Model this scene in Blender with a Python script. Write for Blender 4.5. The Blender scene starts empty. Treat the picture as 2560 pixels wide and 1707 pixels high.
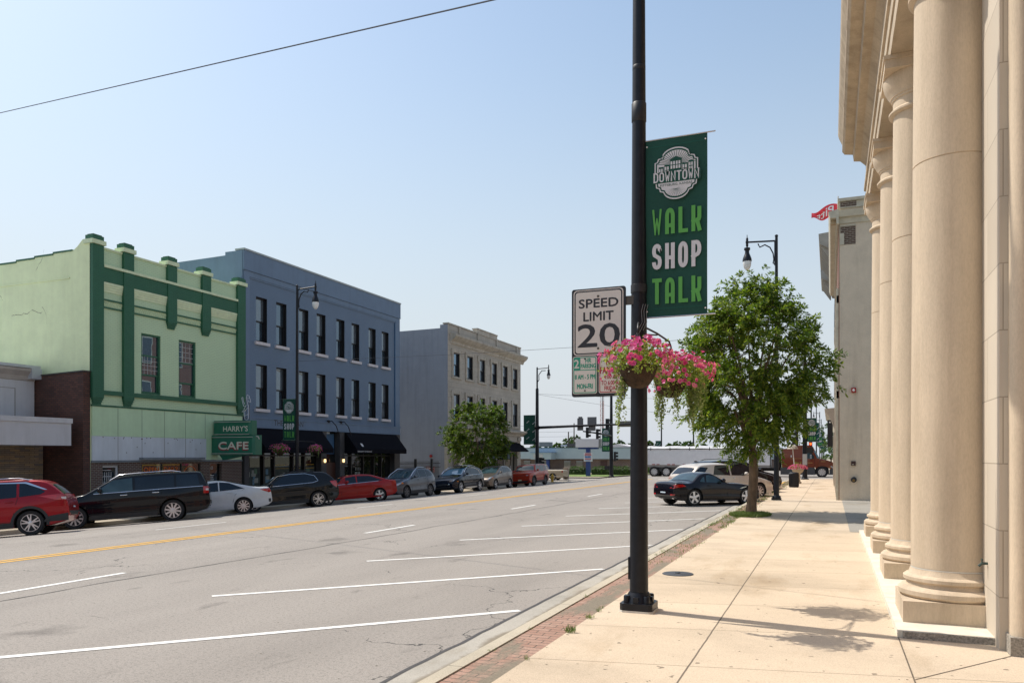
import bpy, bmesh, math, random
from mathutils import Vector, Matrix, noise
rad = math.radians
sc = bpy.context.scene
COL = sc.collection
# ------------------------------------------------------------------ camera
cam = bpy.data.objects.new('camera', bpy.data.cameras.new('camera'))
COL.objects.link(cam)
cam.data.sensor_width = 36.0
cam.data.lens = 27.42
cam.data.shift_y = 0.1119
cam.data.clip_end = 6000
cam.location = (0, 0, 1.93)
cam.rotation_euler = (rad(90), 0, rad(22.231))
sc.camera = cam
# ------------------------------------------------------------------ sky, sun, exposure
SUN_EL, SUN_AZ = 56.0, -81.0          # azimuth measured from +Y towards +X
sv = Vector((math.sin(rad(SUN_AZ))*math.cos(rad(SUN_EL)), math.cos(rad(SUN_AZ))*math.cos(rad(SUN_EL)), math.sin(rad(SUN_EL))))
w = bpy.data.worlds.new('World'); sc.world = w; w.use_nodes = True
nt = w.node_tree
sky = nt.nodes.new('ShaderNodeTexSky'); sky.sky_type = 'NISHITA'; sky.sun_disc = False
sky.sun_elevation = rad(SUN_EL); sky.sun_rotation = rad(SUN_AZ)
sky.altitude = 0; sky.air_density = 1.5; sky.dust_density = 1.5; sky.ozone_density = 0.2
bg = nt.nodes['Background']; bg.inputs['Strength'].default_value = 0.15
# summer haze: the lowest few degrees of the sky are paler and less yellow
tc = nt.nodes.new('ShaderNodeTexCoord'); sp = nt.nodes.new('ShaderNodeSeparateXYZ'); nt.links.new(tc.outputs['Generated'], sp.inputs[0])
mr = nt.nodes.new('ShaderNodeMapRange'); mr.interpolation_type = 'SMOOTHSTEP'
for k_, v_ in (('From Min', -.02), ('From Max', .55), ('To Min', .92), ('To Max', 0.)): mr.inputs[k_].default_value = v_
nt.links.new(sp.outputs[2], mr.inputs['Value'])
mx = nt.nodes.new('ShaderNodeMix'); mx.data_type = 'RGBA'; nt.links.new(mr.outputs[0], mx.inputs[0])
nt.links.new(sky.outputs[0], mx.inputs[6]); mx.inputs[7].default_value = (4.30, 4.66, 5.2, 1); nt.links.new(mx.outputs[2], bg.inputs['Color'])
sun = bpy.data.objects.new('sun', bpy.data.lights.new('sun', 'SUN')); COL.objects.link(sun)
sun.data.energy = 4.5; sun.data.angle = rad(0.53); sun.data.color = (1.0, 0.945, 0.86)
sun.rotation_euler = sv.to_track_quat('Z', 'Y').to_euler()
vs = sc.view_settings
vs.view_transform = 'Standard'; vs.look = 'None'; vs.exposure = 0.04; vs.gamma = 1.0; vs.use_curve_mapping = False
sc.cycles.max_bounces = 6
# ------------------------------------------------------------------ materials
def _mk(name):
    m = bpy.data.materials.new(name); m.use_nodes = True
    n = m.node_tree.nodes; l = m.node_tree.links
    return m, n, l, n['Principled BSDF']
def _coord(n, l, scale=(1, 1, 1)):
    tc = n.new('ShaderNodeTexCoord'); mp = n.new('ShaderNodeMapping'); mp.inputs['Scale'].default_value = scale
    l.new(tc.outputs['Object'], mp.inputs['Vector']); return mp.outputs[0]
def _noise(n, l, vec, scale, detail=5, rough=.6):
    t = n.new('ShaderNodeTexNoise'); t.inputs['Scale'].default_value = scale; t.inputs['Detail'].default_value = detail
    t.inputs['Roughness'].default_value = rough; l.new(vec, t.inputs['Vector']); return t.outputs['Fac']
def _ramp(n, l, fac, stops):
    r = n.new('ShaderNodeValToRGB'); e = r.color_ramp.elements
    e[0].position, e[0].color = stops[0][0], (*stops[0][1], 1); e[1].position, e[1].color = stops[-1][0], (*stops[-1][1], 1)
    for p, c in stops[1:-1]:
        q = e.new(p); q.color = (*c, 1)
    l.new(fac, r.inputs[0]); return r.outputs[0]
def _mix(n, l, fac, a, b, mode='MIX'):
    x = n.new('ShaderNodeMix'); x.data_type = 'RGBA'; x.blend_type = mode
    for s, v in ((x.inputs[0], fac), (x.inputs[6], a), (x.inputs[7], b)):
        if isinstance(v, (int, float)): s.default_value = v
        elif isinstance(v, tuple): s.default_value = (*v, 1)
        else: l.new(v, s)
    return x.outputs[2]
def _math(n, l, op, a, b=None, c=None):
    x = n.new('ShaderNodeMath'); x.operation = op
    for i, v in enumerate((a, b, c)):
        if v is None: continue
        if isinstance(v, (int, float)): x.inputs[i].default_value = v
        else: l.new(v, x.inputs[i])
    return x.outputs[0]
def _bump(n, l, h, strength, dist, b):
    u = n.new('ShaderNodeBump'); u.inputs['Strength'].default_value = strength; u.inputs['Distance'].default_value = dist
    l.new(h, u.inputs['Height']); l.new(u.outputs[0], b.inputs['Normal'])
def sh(c, k): return tuple(max(0, min(1, x*k)) for x in c)
def M(name, col, rough=.6, metal=0., var=.12, scale=3., bump=0., bscale=40., bdist=.01, stretch=(1, 1, 1), coat=0., spec=.5, emit=0., grain=0., streak=0.):
    m, n, l, b = _mk(name)
    v = _coord(n, l, stretch)
    a = _noise(n, l, v, scale, 6, .65)
    c = _ramp(n, l, a, [(.3, sh(col, 1-var)), (.7, sh(col, 1+var))])
    if grain: c = _mix(n, l, 1.0, c, _ramp(n, l, _noise(n, l, v, 55, 3, .7), [(.3, (1-grain,)*3), (.6, (1,)*3)]), 'MULTIPLY')
    if streak:      # rain streaks and grime, drawn out vertically
        t = _noise(n, l, _coord(n, l, (1.6, 1.6, .10)), 1.7, 5, .65); c = _mix(n, l, 1.0, c, _ramp(n, l, t, [(.32, (1-streak, 1-streak*1.08, 1-streak*1.2)), (.52, (1,)*3)]), 'MULTIPLY')
    l.new(c, b.inputs['Base Color'])
    b.inputs['Roughness'].default_value = rough; b.inputs['Metallic'].default_value = metal
    b.inputs['Coat Weight'].default_value = coat; b.inputs['Coat Roughness'].default_value = .03
    b.inputs['Specular IOR Level'].default_value = spec
    if bump: _bump(n, l, _noise(n, l, v, bscale, 4), bump, bdist, b)
    if emit:
        b.inputs['Emission Color'].default_value = (*col, 1); b.inputs['Emission Strength'].default_value = emit
    return m
def paint(name, col, metal=.0, rough=.28):
    m, n, l, b = _mk(name)
    v = _coord(n, l); a = _noise(n, l, v, 4, 4)
    l.new(_ramp(n, l, a, [(.3, sh(col, .93)), (.7, sh(col, 1.07))]), b.inputs['Base Color'])
    b.inputs['Metallic'].default_value = metal; b.inputs['Roughness'].default_value = rough
    b.inputs['Coat Weight'].default_value = .55; b.inputs['Coat Roughness'].default_value = .02; b.inputs['Specular IOR Level'].default_value = .12
    return m
def glass(name, col, rough=.03, wav=0.0, ior=1.6, tint=None):
    m, n, l, b = _mk(name)
    v = _coord(n, l); a = _noise(n, l, v, 1.3, 2)
    l.new(_ramp(n, l, a, [(.35, sh(col, .7)), (.65, sh(col, 1.3))]), b.inputs['Base Color'])
    b.inputs['Roughness'].default_value = rough; b.inputs['Specular IOR Level'].default_value = .8; b.inputs['IOR'].default_value = ior
    if tint: b.inputs['Specular Tint'].default_value = (*tint, 1)
    if wav: _bump(n, l, _noise(n, l, v, 2.5, 1), wav, .02, b)
    return m
def wallcoord(n, l, off=(0, 0, 0)):
    tc = n.new('ShaderNodeTexCoord'); s = n.new('ShaderNodeSeparateXYZ'); l.new(tc.outputs['Object'], s.inputs[0])
    h = _math(n, l, 'ADD', s.outputs[0], s.outputs[1])
    c = n.new('ShaderNodeCombineXYZ'); l.new(h, c.inputs[0]); l.new(s.outputs[2], c.inputs[1])
    return c.outputs[0], tc.outputs['Object']
def brick(name, c1, c2, mortar, bw=.215, bh=.075, ms=.012, bump=.5, rough=.85, var=.15, freq=2, big=.18):
    m, n, l, b = _mk(name)
    v, o = wallcoord(n, l)
    t = n.new('ShaderNodeTexBrick'); l.new(v, t.inputs['Vector'])
    t.inputs['Scale'].default_value = 1; t.inputs['Brick Width'].default_value = bw; t.inputs['Row Height'].default_value = bh
    t.inputs['Mortar Size'].default_value = ms; t.inputs['Mortar Smooth'].default_value = .2; t.inputs['Bias'].default_value = 0
    t.inputs['Color1'].default_value = (*c1, 1); t.inputs['Color2'].default_value = (*c2, 1); t.inputs['Mortar'].default_value = (*mortar, 1)
    a = _noise(n, l, o, .7, 5)
    k = _ramp(n, l, a, [(.3, (1-big,)*3), (.7, (1+big if 1+big <= 1 else 1,)*3)])
    l.new(_mix(n, l, 1.0, t.outputs['Color'], k, 'MULTIPLY'), b.inputs['Base Color'])
    b.inputs['Roughness'].default_value = rough
    inv = _math(n, l, 'SUBTRACT', 1.0, t.outputs['Fac'])
    hh = _math(n, l, 'ADD', inv, _math(n, l, 'MULTIPLY', _noise(n, l, o, 60, 3), .4))
    _bump(n, l, hh, bump, .008, b)
    return m
def leafmat(name, c1, c2, c3, trans=.45, rough=.45):
    m, n, l, b = _mk(name)
    g = n.new('ShaderNodeNewGeometry')
    c = _ramp(n, l, g.outputs['Random Per Island'], [(0., c1), (.55, c2), (1., c3)])
    l.new(c, b.inputs['Base Color']); b.inputs['Roughness'].default_value = rough; b.inputs['Specular IOR Level'].default_value = .35
    t = n.new('ShaderNodeBsdfTranslucent'); l.new(_mix(n, l, 1.0, c, (1.0, 1.15, .45), 'MULTIPLY'), t.inputs['Color'])
    x = n.new('ShaderNodeMixShader'); x.inputs[0].default_value = trans
    l.new(b.outputs[0], x.inputs[1]); l.new(t.outputs[0], x.inputs[2]); l.new(x.outputs[0], n['Material Output'].inputs['Surface'])
    return m
# ------------------------------------------------------------------ mesh builder
class MB:
    def __init__(s): s.v = []; s.f = []; s.m = []
    def add(s, vs, fs, m=0):
        k = len(s.v); s.v.extend(tuple(p) for p in vs)
        for f in fs: s.f.append([i+k for i in f]); s.m.append(m)
        return s
    def quad(s, a, b, c, d, m=0): return s.add([a, b, c, d], [[0, 1, 2, 3]], m)
    def poly(s, pts, m=0): return s.add(pts, [list(range(len(pts)))], m)
    def box(s, x0, x1, y0, y1, z0, z1, m=0):
        if x0 > x1: x0, x1 = x1, x0
        if y0 > y1: y0, y1 = y1, y0
        if z0 > z1: z0, z1 = z1, z0
        return s.add([(x0, y0, z0), (x1, y0, z0), (x1, y1, z0), (x0, y1, z0), (x0, y0, z1), (x1, y0, z1), (x1, y1, z1), (x0, y1, z1)],
                     [[0, 3, 2, 1], [4, 5, 6, 7], [0, 1, 5, 4], [1, 2, 6, 5], [2, 3, 7, 6], [3, 0, 4, 7]], m)
    def prism(s, pl, poly, a0, a1, m=0):
        """extrude a 2-D polygon: pl 'xz' along y, 'yz' along x, 'xy' along z"""
        def P(p, a):
            return (p[0], a, p[1]) if pl == 'xz' else (a, p[0], p[1]) if pl == 'yz' else (p[0], p[1], a)
        n = len(poly)
        vs = [P(p, a0) for p in poly]+[P(p, a1) for p in poly]
        fs = [list(range(n))[::-1], list(range(n, 2*n))]+[[i, (i+1) % n, n+(i+1) % n, n+i] for i in range(n)]
        return s.add(vs, fs, m)
    def lathe(s, prof, c=(0, 0), n=24, m=0, axis='z', c3=0.):
        vs = []; fs = []
        for r, z in prof:
            for i in range(n):
                a = 2*math.pi*i/n
                if axis == 'z': vs.append((c[0]+r*math.cos(a), c[1]+r*math.sin(a), z))
                elif axis == 'y': vs.append((c[0]+r*math.cos(a), z, c[1]+r*math.sin(a)))
                else: vs.append((z, c[0]+r*math.cos(a), c[1]+r*math.sin(a)))
        for k in range(len(prof)-1):
            for i in range(n):
                j = (i+1) % n
                fs.append([k*n+i, k*n+j, (k+1)*n+j, (k+1)*n+i])
        fs.append(list(range(n))[::-1]); fs.append([(len(prof)-1)*n+i for i in range(n)])
        return s.add(vs, fs, m)
    def tube(s, pts, r, n=8, m=0):
        pts = [Vector(p) for p in pts]; N = len(pts)
        R = r if isinstance(r, (list, tuple)) else [r]*N
        vs = []; fs = []; up = None
        for i, p in enumerate(pts):
            t = (pts[min(i+1, N-1)]-pts[max(i-1, 0)]).normalized()
            if up is None: up = Vector((0, 0, 1)) if abs(t.z) < .9 else Vector((1, 0, 0))
            x = up.cross(t)
            if x.length < 1e-5: x = Vector((1, 0, 0)).cross(t)
            x.normalize(); y = t.cross(x); up = y
            for k in range(n):
                a = 2*math.pi*k/n
                vs.append(p+x*(R[i]*math.cos(a))+y*(R[i]*math.sin(a)))
        for i in range(N-1):
            for k in range(n):
                j = (k+1) % n
                fs.append([i*n+k, i*n+j, (i+1)*n+j, (i+1)*n+k])
        fs.append(list(range(n))[::-1]); fs.append([(N-1)*n+k for k in range(n)])
        return s.add(vs, fs, m)
    def mesh(s, name, mats, smooth=None):
        me = bpy.data.meshes.new(name); me.from_pydata(s.v, [], s.f)
        if not isinstance(mats, (list, tuple)): mats = [mats]
        for q in mats: me.materials.append(q)
        me.polygons.foreach_set('material_index', s.m)
        bm = bmesh.new(); bm.from_mesh(me); bmesh.ops.recalc_face_normals(bm, faces=bm.faces); bm.to_mesh(me); bm.free()
        if smooth:
            me.polygons.foreach_set('use_smooth', [True]*len(me.polygons))
            if smooth < 180: me.set_sharp_from_angle(angle=rad(smooth))
        me.update(); return me
    def build(s, name, mats, parent=None, smooth=None, label=None, loc=None):
        return link(name, s.mesh(name, mats, smooth), parent, label, loc)
def link(name, me, parent=None, label=None, loc=None, rot=None):
    o = bpy.data.objects.new(name, me); COL.objects.link(o)
    if loc: o.location = loc
    if rot: o.rotation_euler = rot
    if parent is not None:
        o.parent = parent
        if loc is None and 'base' in parent.keys() and not parent.parent:
            o.matrix_parent_inverse = Matrix.Translation(-parent.location)
    if label: o['label'] = label
    return o
def tag(o, label, cat, group=None):
    o['label'] = label; o['category'] = cat
    if group: o['group'] = group
    return o
def thing(name, label, cat, loc=(0, 0, 0), rot=None, group=None, world=True):
    """Empty at the thing's base; with world=True its parts are modelled in world coordinates"""
    o = bpy.data.objects.new(name, None); COL.objects.link(o); o.location = loc
    if rot: o.rotation_euler = rot
    if world: o['base'] = 1
    o.empty_display_size = .1
    return tag(o, label, cat, group)
def struct(o): o['kind'] = 'structure'; return o
def stuff(o): o['kind'] = 'stuff'; return o
def dup(root, loc=None, rot=None, label=None, parent=None):
    r = root.copy(); COL.objects.link(r)
    if parent is not None: r.parent = parent
    if loc is not None: r.location = loc
    if rot is not None: r.rotation_euler = rot
    if label: r['label'] = label
    for ch in list(root.children): dup(ch, parent=r)
    return r
# ------------------------------------------------------------------ lettering
_fc = {}
def glyphs(s, bold=0.):
    k = (s, bold)
    if k not in _fc:
        cu = bpy.data.curves.new('lettering', 'FONT'); cu.body = s; cu.fill_mode = 'FRONT'; cu.offset = bold; cu.resolution_u = 3
        ob = bpy.data.objects.new('lettering', cu); me = bpy.data.meshes.new_from_object(ob)
        vs = [tuple(v.co) for v in me.vertices]; fs = [list(p.vertices) for p in me.polygons]
        bpy.data.objects.remove(ob); bpy.data.meshes.remove(me); bpy.data.curves.remove(cu)
        x0 = min(v[0] for v in vs); x1 = max(v[0] for v in vs); y0 = min(v[1] for v in vs); y1 = max(v[1] for v in vs)
        _fc[k] = ([((v[0]-x0)/(x1-x0), (v[1]-y0)/(y1-y0)) for v in vs], fs)
    return _fc[k]
def put_text(mb, s, O, U, V, u0, u1, v0, v1, m=1, bold=0.):
    """letters fitted to the box u0..u1 x v0..v1 on the plane O + u U + v V"""
    vs, fs = glyphs(s); O = Vector(O); U = Vector(U); V = Vector(V); Nn = U.cross(V).normalized(); q = bold*abs(v1-v0)
    k = 0
    for dx, dy in (((0, 0), (-q, 0), (q, 0), (0, q), (0, -q)) if bold else ((0, 0),)):      # thickened strokes
        mb.add([O+Nn*(.00015*k)+U*(u0+dx+(u1-u0)*a)+V*(v0+dy+(v1-v0)*b) for a, b in vs], fs, m); k += 1
def _arc(cx, cy, rx, ry, a0, a1, n=8):
    return [(cx+rx*math.cos(rad(a0+(a1-a0)*i/n)), cy+ry*math.sin(rad(a0+(a1-a0)*i/n))) for i in range(n+1)]
DECO = {
 'W': [[(.0, 1), (.27, .06), (.5, .6), (.73, .06), (1, 1)]],
 'A': [[(0, 0), (0, .72)]+_arc(.5, .72, .5, .28, 180, 0, 10)+[(1, .72), (1, 0)], [(0, .3), (1, .3)]],
 'L': [[(0.05, 1), (.05, .0), (1, .0)]],
 'K': [[(0, 0), (0, 1)], [(1, .93), (1, .52), (.9, .44), (0, .36)], [(.62, .42), (1, 0)]],
 'S': [[(1, .76), (1, .84)]+_arc(.5, .78, .5, .22, 10, 180, 8)+[(0, .68), (.12, .57), (.88, .43), (1, .32)]+_arc(.5, .22, .5, .22, 0, -180, 8)+[(0, .26)]],
 'H': [[(0, 0), (0, 1)], [(1, 0), (1, 1)], [(0, .42), (1, .42)]],
 'O': [[(0, .3)]+[(0, .72)]+_arc(.5, .72, .5, .28, 180, 0, 10)+[(1, .28)]+_arc(.5, .28, .5, .28, 0, -180, 10)+[(0, .3)]],
 'P': [[(0, 0), (0, 1), (.5, 1)]+_arc(.55, .72, .45, .28, 90, -90, 8)+[(.0, .36)]],
 'T': [[(0, 1), (1, 1)], [(.5, 1), (.5, 0)]],
 'D': [[(0, 0), (0, 1), (.45, 1)]+_arc(.45, .72, .55, .28, 90, 0, 5)+_arc(.45, .28, .55, .28, 0, -90, 5)+[(0, 0)]],
 'N': [[(0, 0), (0, 1), (1, 0), (1, 1)]],
}
def stroke(mb, pts, w, F, m):
    """ribbon of width w along 2-D pts, mapped through F"""
    pts = [Vector(p) for p in pts]; pts = [p for i, p in enumerate(pts) if i == 0 or (p-pts[i-1]).length > w*.02]; L = []; R = []; n = len(pts)
    for i, p in enumerate(pts):
        d0 = (p-pts[i-1]).normalized() if i else None; d1 = (pts[i+1]-p).normalized() if i < n-1 else None
        d0 = d0 or d1; d1 = d1 or d0
        n0 = Vector((-d0.y, d0.x)); n1 = Vector((-d1.y, d1.x)); b = (n0+n1)
        b = n0 if b.length < .2 else b.normalized()
        k = min(1.9, 1/max(.3, b.dot(n0)))
        L.append(p+b*(w/2*k)); R.append(p-b*(w/2*k))
    for i in range(n-1):
        e = Vector(F(Vector((1, 0))))-Vector(F(Vector((0, 0)))); g = Vector(F(Vector((0, 1))))-Vector(F(Vector((0, 0)))); d = e.cross(g).normalized()*(.00012*i)
        mb.add([F(q)+d for q in (L[i], L[i+1], R[i+1], R[i])], [[0, 1, 2, 3]], m)
def deco_word(mb, word, O, U, V, u0, u1, v0, v1, sw, gap, m, rise=0.):
    O = Vector(O); U = Vector(U); V = Vector(V); n = len(word); cw = ((u1-u0)-gap*(n-1))/n
    for i, ch in enumerate(word):
        a = u0+i*(cw+gap); dv = 0
        if ch == 'W':
            for q in ([(0, 1), (.21, 1), (.335, .40), (.31, 0), (.25, 0)], [(.335, .40), (.45, .66), (.5, .66), (.5, .42), (.36, 0), (.31, 0)], [(.5, .66), (.55, .66), (.665, .40), (.69, 0), (.64, 0), (.5, .42)], [(.665, .40), (.79, 1), (1, 1), (.75, 0), (.69, 0)]):
                mb.poly([O+U*(a+cw*x)+V*(v0+(v1-v0)*z) for x, z in q], m)
            continue
        for k, st in enumerate(DECO[ch]):
            pts = [(a+sw/2+(cw-sw)*p[0], v0-dv+sw/2+(v1-v0-sw)*p[1]) for p in st]
            if ch in 'AHTKDPWLN':
                e = sw/2
                def ext(p, q):
                    d = (Vector(p)-Vector(q)).normalized()*e; return (p[0]+d.x, p[1]+d.y)
                pts = [ext(pts[0], pts[1])]+pts[1:-1]+[ext(pts[-1], pts[-2])]
            stroke(mb, pts, sw, lambda p, kk=k: O+U*p[0]+V*p[1]+U.cross(V)*(.0004*kk), m)
# ------------------------------------------------------------------ ground profile (the road falls towards the far kerb)
_gp = [(-400, -1.1), (-60, -.8), (-32, -.66), (-25, -.66), (-24, -.58), (-21.9, -.40), (-20.5, -.28), (-17.2, -.10), (-14.2, -.03), (-10, 0), (400, 0)]
def gz(x):
    for (a, b), (c, d) in zip(_gp, _gp[1:]):
        if x <= c: return b+(d-b)*(max(x, a)-a)/(c-a)
    return 0.
def sheet(name, xs, ys, fz, mat, parent=None):
    mb = MB(); n = len(ys)
    vs = [(x, y, fz(x, y)) for x in xs for y in ys]
    fs = [[i*n+j, (i+1)*n+j, (i+1)*n+j+1, i*n+j+1] for i in range(len(xs)-1) for j in range(n-1)]
    mb.add(vs, fs); return mb.build(name, mat, parent, smooth=60)
# ================================================================== SETTING
def asphalt(name, col=(.345, .310, .272)):
    m, n, l, b = _mk(name)
    v = _coord(n, l)
    big = _noise(n, l, _coord(n, l, (.55, .10, 1)), 1.0, 5)
    c = _ramp(n, l, big, [(.3, sh(col, .86)), (.5, col), (.72, sh(col, 1.10))])
    fine = _noise(n, l, v, 75, 2, .8)
    c = _mix(n, l, 1.0, c, _ramp(n, l, fine, [(.3, (.52,)*3), (.5, (.95,)*3), (.7, (1.0,)*3)]), 'MULTIPLY')
    c = _mix(n, l, 1.0, c, _ramp(n, l, _noise(n, l, v, 26, 2, .7), [(.3, (.72,)*3), (.5, (1,)*3), (.7, (1.0,)*3)]), 'MULTIPLY')
    st = _noise(n, l, _coord(n, l, (2.2, .8, 1)), .9, 3)
    c = _mix(n, l, 1.0, c, _ramp(n, l, st, [(.24, (.62,)*3), (.36, (1,)*3)]), 'MULTIPLY')
    # oil drips and old spills
    ov = n.new('ShaderNodeTexVoronoi'); ov.inputs['Scale'].default_value = .42; wv2 = n.new('ShaderNodeVectorMath'); wv2.operation = 'ADD'
    nz2 = n.new('ShaderNodeTexNoise'); nz2.inputs['Scale'].default_value = 2.2; nz2.inputs['Detail'].default_value = 5; l.new(v, nz2.inputs['Vector'])
    l.new(_coord(n, l, (1, .8, 1)), wv2.inputs[0]); l.new(nz2.outputs['Color'], wv2.inputs[1]); l.new(wv2.outputs[0], ov.inputs['Vector'])
    c = _mix(n, l, 1.0, c, _ramp(n, l, ov.outputs['Distance'], [(.05, (.66,)*3), (.16, (1,)*3)]), 'MULTIPLY')
    # thin cracks
    vo = n.new('ShaderNodeTexVoronoi'); vo.feature = 'DISTANCE_TO_EDGE'; vo.inputs['Scale'].default_value = .22
    wv = n.new('ShaderNodeVectorMath'); wv.operation = 'ADD'
    nz = n.new('ShaderNodeTexNoise'); nz.inputs['Scale'].default_value = 1.6; nz.inputs['Detail'].default_value = 6; l.new(v, nz.inputs['Vector'])
    l.new(v, wv.inputs[0]); l.new(nz.outputs['Color'], wv.inputs[1]); l.new(wv.outputs[0], vo.inputs['Vector'])
    cr = _math(n, l, 'LESS_THAN', vo.outputs['Distance'], .0018)
    msk = _math(n, l, 'GREATER_THAN', _noise(n, l, v, .35, 2), .53)
    c = _mix(n, l, _math(n, l, 'MULTIPLY', cr, msk), c, (.07, .065, .06))
    l.new(c, b.inputs['Base Color']); b.inputs['Roughness'].default_value = .88; b.inputs['Specular IOR Level'].default_value = .25
    _bump(n, l, fine, .5, .006, b); return m
def concrete(name, col, joints=None, dark=.0, bump=.25):
    """joints: (x of the long joint, spacing, offset, skew)"""
    m, n, l, b = _mk(name)
    v = _coord(n, l)
    big = _noise(n, l, _coord(n, l, (.5, .9, 1)), .8, 6)
    c = _ramp(n, l, big, [(.28, sh(col, .80)), (.5, col), (.72, sh(col, 1.08))])
    f = _noise(n, l, v, 90, 2, .8)
    c = _mix(n, l, 1.0, c, _ramp(n, l, f, [(.3, (.72,)*3), (.6, (1,)*3)]), 'MULTIPLY')
    sp = _noise(n, l, v, 7, 2)
    c = _mix(n, l, 1.0, c, _ramp(n, l, sp, [(.275, (.42,)*3), (.30, (1,)*3)]), 'MULTIPLY')
    st = _noise(n, l, _coord(n, l, (1, .35, 1)), 1.1, 5)
    c = _mix(n, l, 1.0, c, _ramp(n, l, st, [(.3, (.80, .76, .70)), (.46, (1,)*3)]), 'MULTIPLY')
    h = f
    if joints:
        xj, sp_, off, skew = joints
        s = n.new('ShaderNodeSeparateXYZ'); l.new(v, s.inputs[0])
        wob = _math(n, l, 'MULTIPLY', _math(n, l, 'SUBTRACT', _noise(n, l, v, 3, 2), .5), .012)
        d1 = _math(n, l, 'ABSOLUTE', _math(n, l, 'ADD', _math(n, l, 'SUBTRACT', s.outputs[0], xj), wob))
        j1 = _math(n, l, 'LESS_THAN', d1, .008)
        yy = _math(n, l, 'ADD', _math(n, l, 'SUBTRACT', s.outputs[1], _math(n, l, 'MULTIPLY', s.outputs[0], skew)), wob)
        pp = _math(n, l, 'PINGPONG', _math(n, l, 'SUBTRACT', yy, off), sp_/2)
        j2 = _math(n, l, 'LESS_THAN', pp, .0065)
        c = _mix(n, l, _math(n, l, 'MULTIPLY', j2, .75), c, (.16, .12, .085))
        c = _mix(n, l, _math(n, l, 'MULTIPLY', j1, .85), c, (.10, .08, .06))
        cell = _math(n, l, 'FLOOR', _math(n, l, 'DIVIDE', _math(n, l, 'SUBTRACT', yy, off), sp_))
        wn = n.new('ShaderNodeTexWhiteNoise'); wn.noise_dimensions = '2D'
        cb = n.new('ShaderNodeCombineXYZ'); l.new(cell, cb.inputs[0]); l.new(_math(n, l, 'GREATER_THAN', s.outputs[0], xj), cb.inputs[1])
        l.new(cb.outputs[0], wn.inputs['Vector'])
        c = _mix(n, l, 1.0, c, _ramp(n, l, wn.outputs['Value'], [(0, (.88, .88, .87)), (1, (1, 1, 1))]), 'MULTIPLY')
    l.new(c, b.inputs['Base Color']); b.inputs['Roughness'].default_value = .85; b.inputs['Specular IOR Level'].default_value = .25
    _bump(n, l, h, bump, .004, b); return m
m_asph = asphalt('asphalt')
m_walk = concrete('sidewalk_concrete', (.66, .53, .385), (-1.13, 1.5, .45-.2*-1.13*0+.55, .2))
m_gut = concrete('gutter_concrete', (.44, .405, .345), bump=.5)
def silt():      # silt lies along the kerb in a wavering band
    n, l = m_gut.node_tree.nodes, m_gut.node_tree.links; b = n['Principled BSDF']; old = b.inputs['Base Color'].links[0].from_socket
    v = _coord(n, l); s = n.new('ShaderNodeSeparateXYZ'); l.new(v, s.inputs[0])
    e = _math(n, l, 'ADD', s.outputs[0], _math(n, l, 'MULTIPLY', _noise(n, l, _coord(n, l, (.4, 1, 1)), 1.3, 5), .42))
    k = _ramp(n, l, _math(n, l, 'ADD', e, 3.5), [(.40, (0,)*3), (.46, (1,)*3)])
    l.new(_mix(n, l, k, old, (.235, .20, .15)), b.inputs['Base Color'])
silt()
m_kerb = concrete('kerb_concrete', (.52, .455, .345))
m_walk2 = concrete('far_sidewalk_concrete', (.50, .42, .32))
m_ground = M('dry_ground', (.20, .19, .13), .9, var=.3, scale=.2)
m_white = M('white_road_paint', (.78, .76, .71), .7, var=.12, scale=9)
m_yel = M('yellow_road_paint', (.66, .35, .03), .7, var=.15, scale=6)
rng = random.Random(4)
struct(sheet('ground', [-3000, -400, -60, -32, -26, -17, -10, 0, 60, 3000], [-200, -20, 60, 400, 4000], lambda x, y: gz(x)-.09, m_ground))
RX = [-25, -24, -21.9, -20.5, -17.2, -14.2, -10, -6, -3.45]
struct(sheet('road', RX, [-30, 0, 20, 40, 60, 67, 88, 120, 420], lambda x, y: gz(x), m_asph))
struct(sheet('cross_street', [-300, -60, -32, -25], [73.5, 80, 88], lambda x, y: gz(x), m_asph))
struct(sheet('cross_street', [-3.45, 20, 120], [67, 75, 88], lambda x, y: 0, m_asph))
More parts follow.
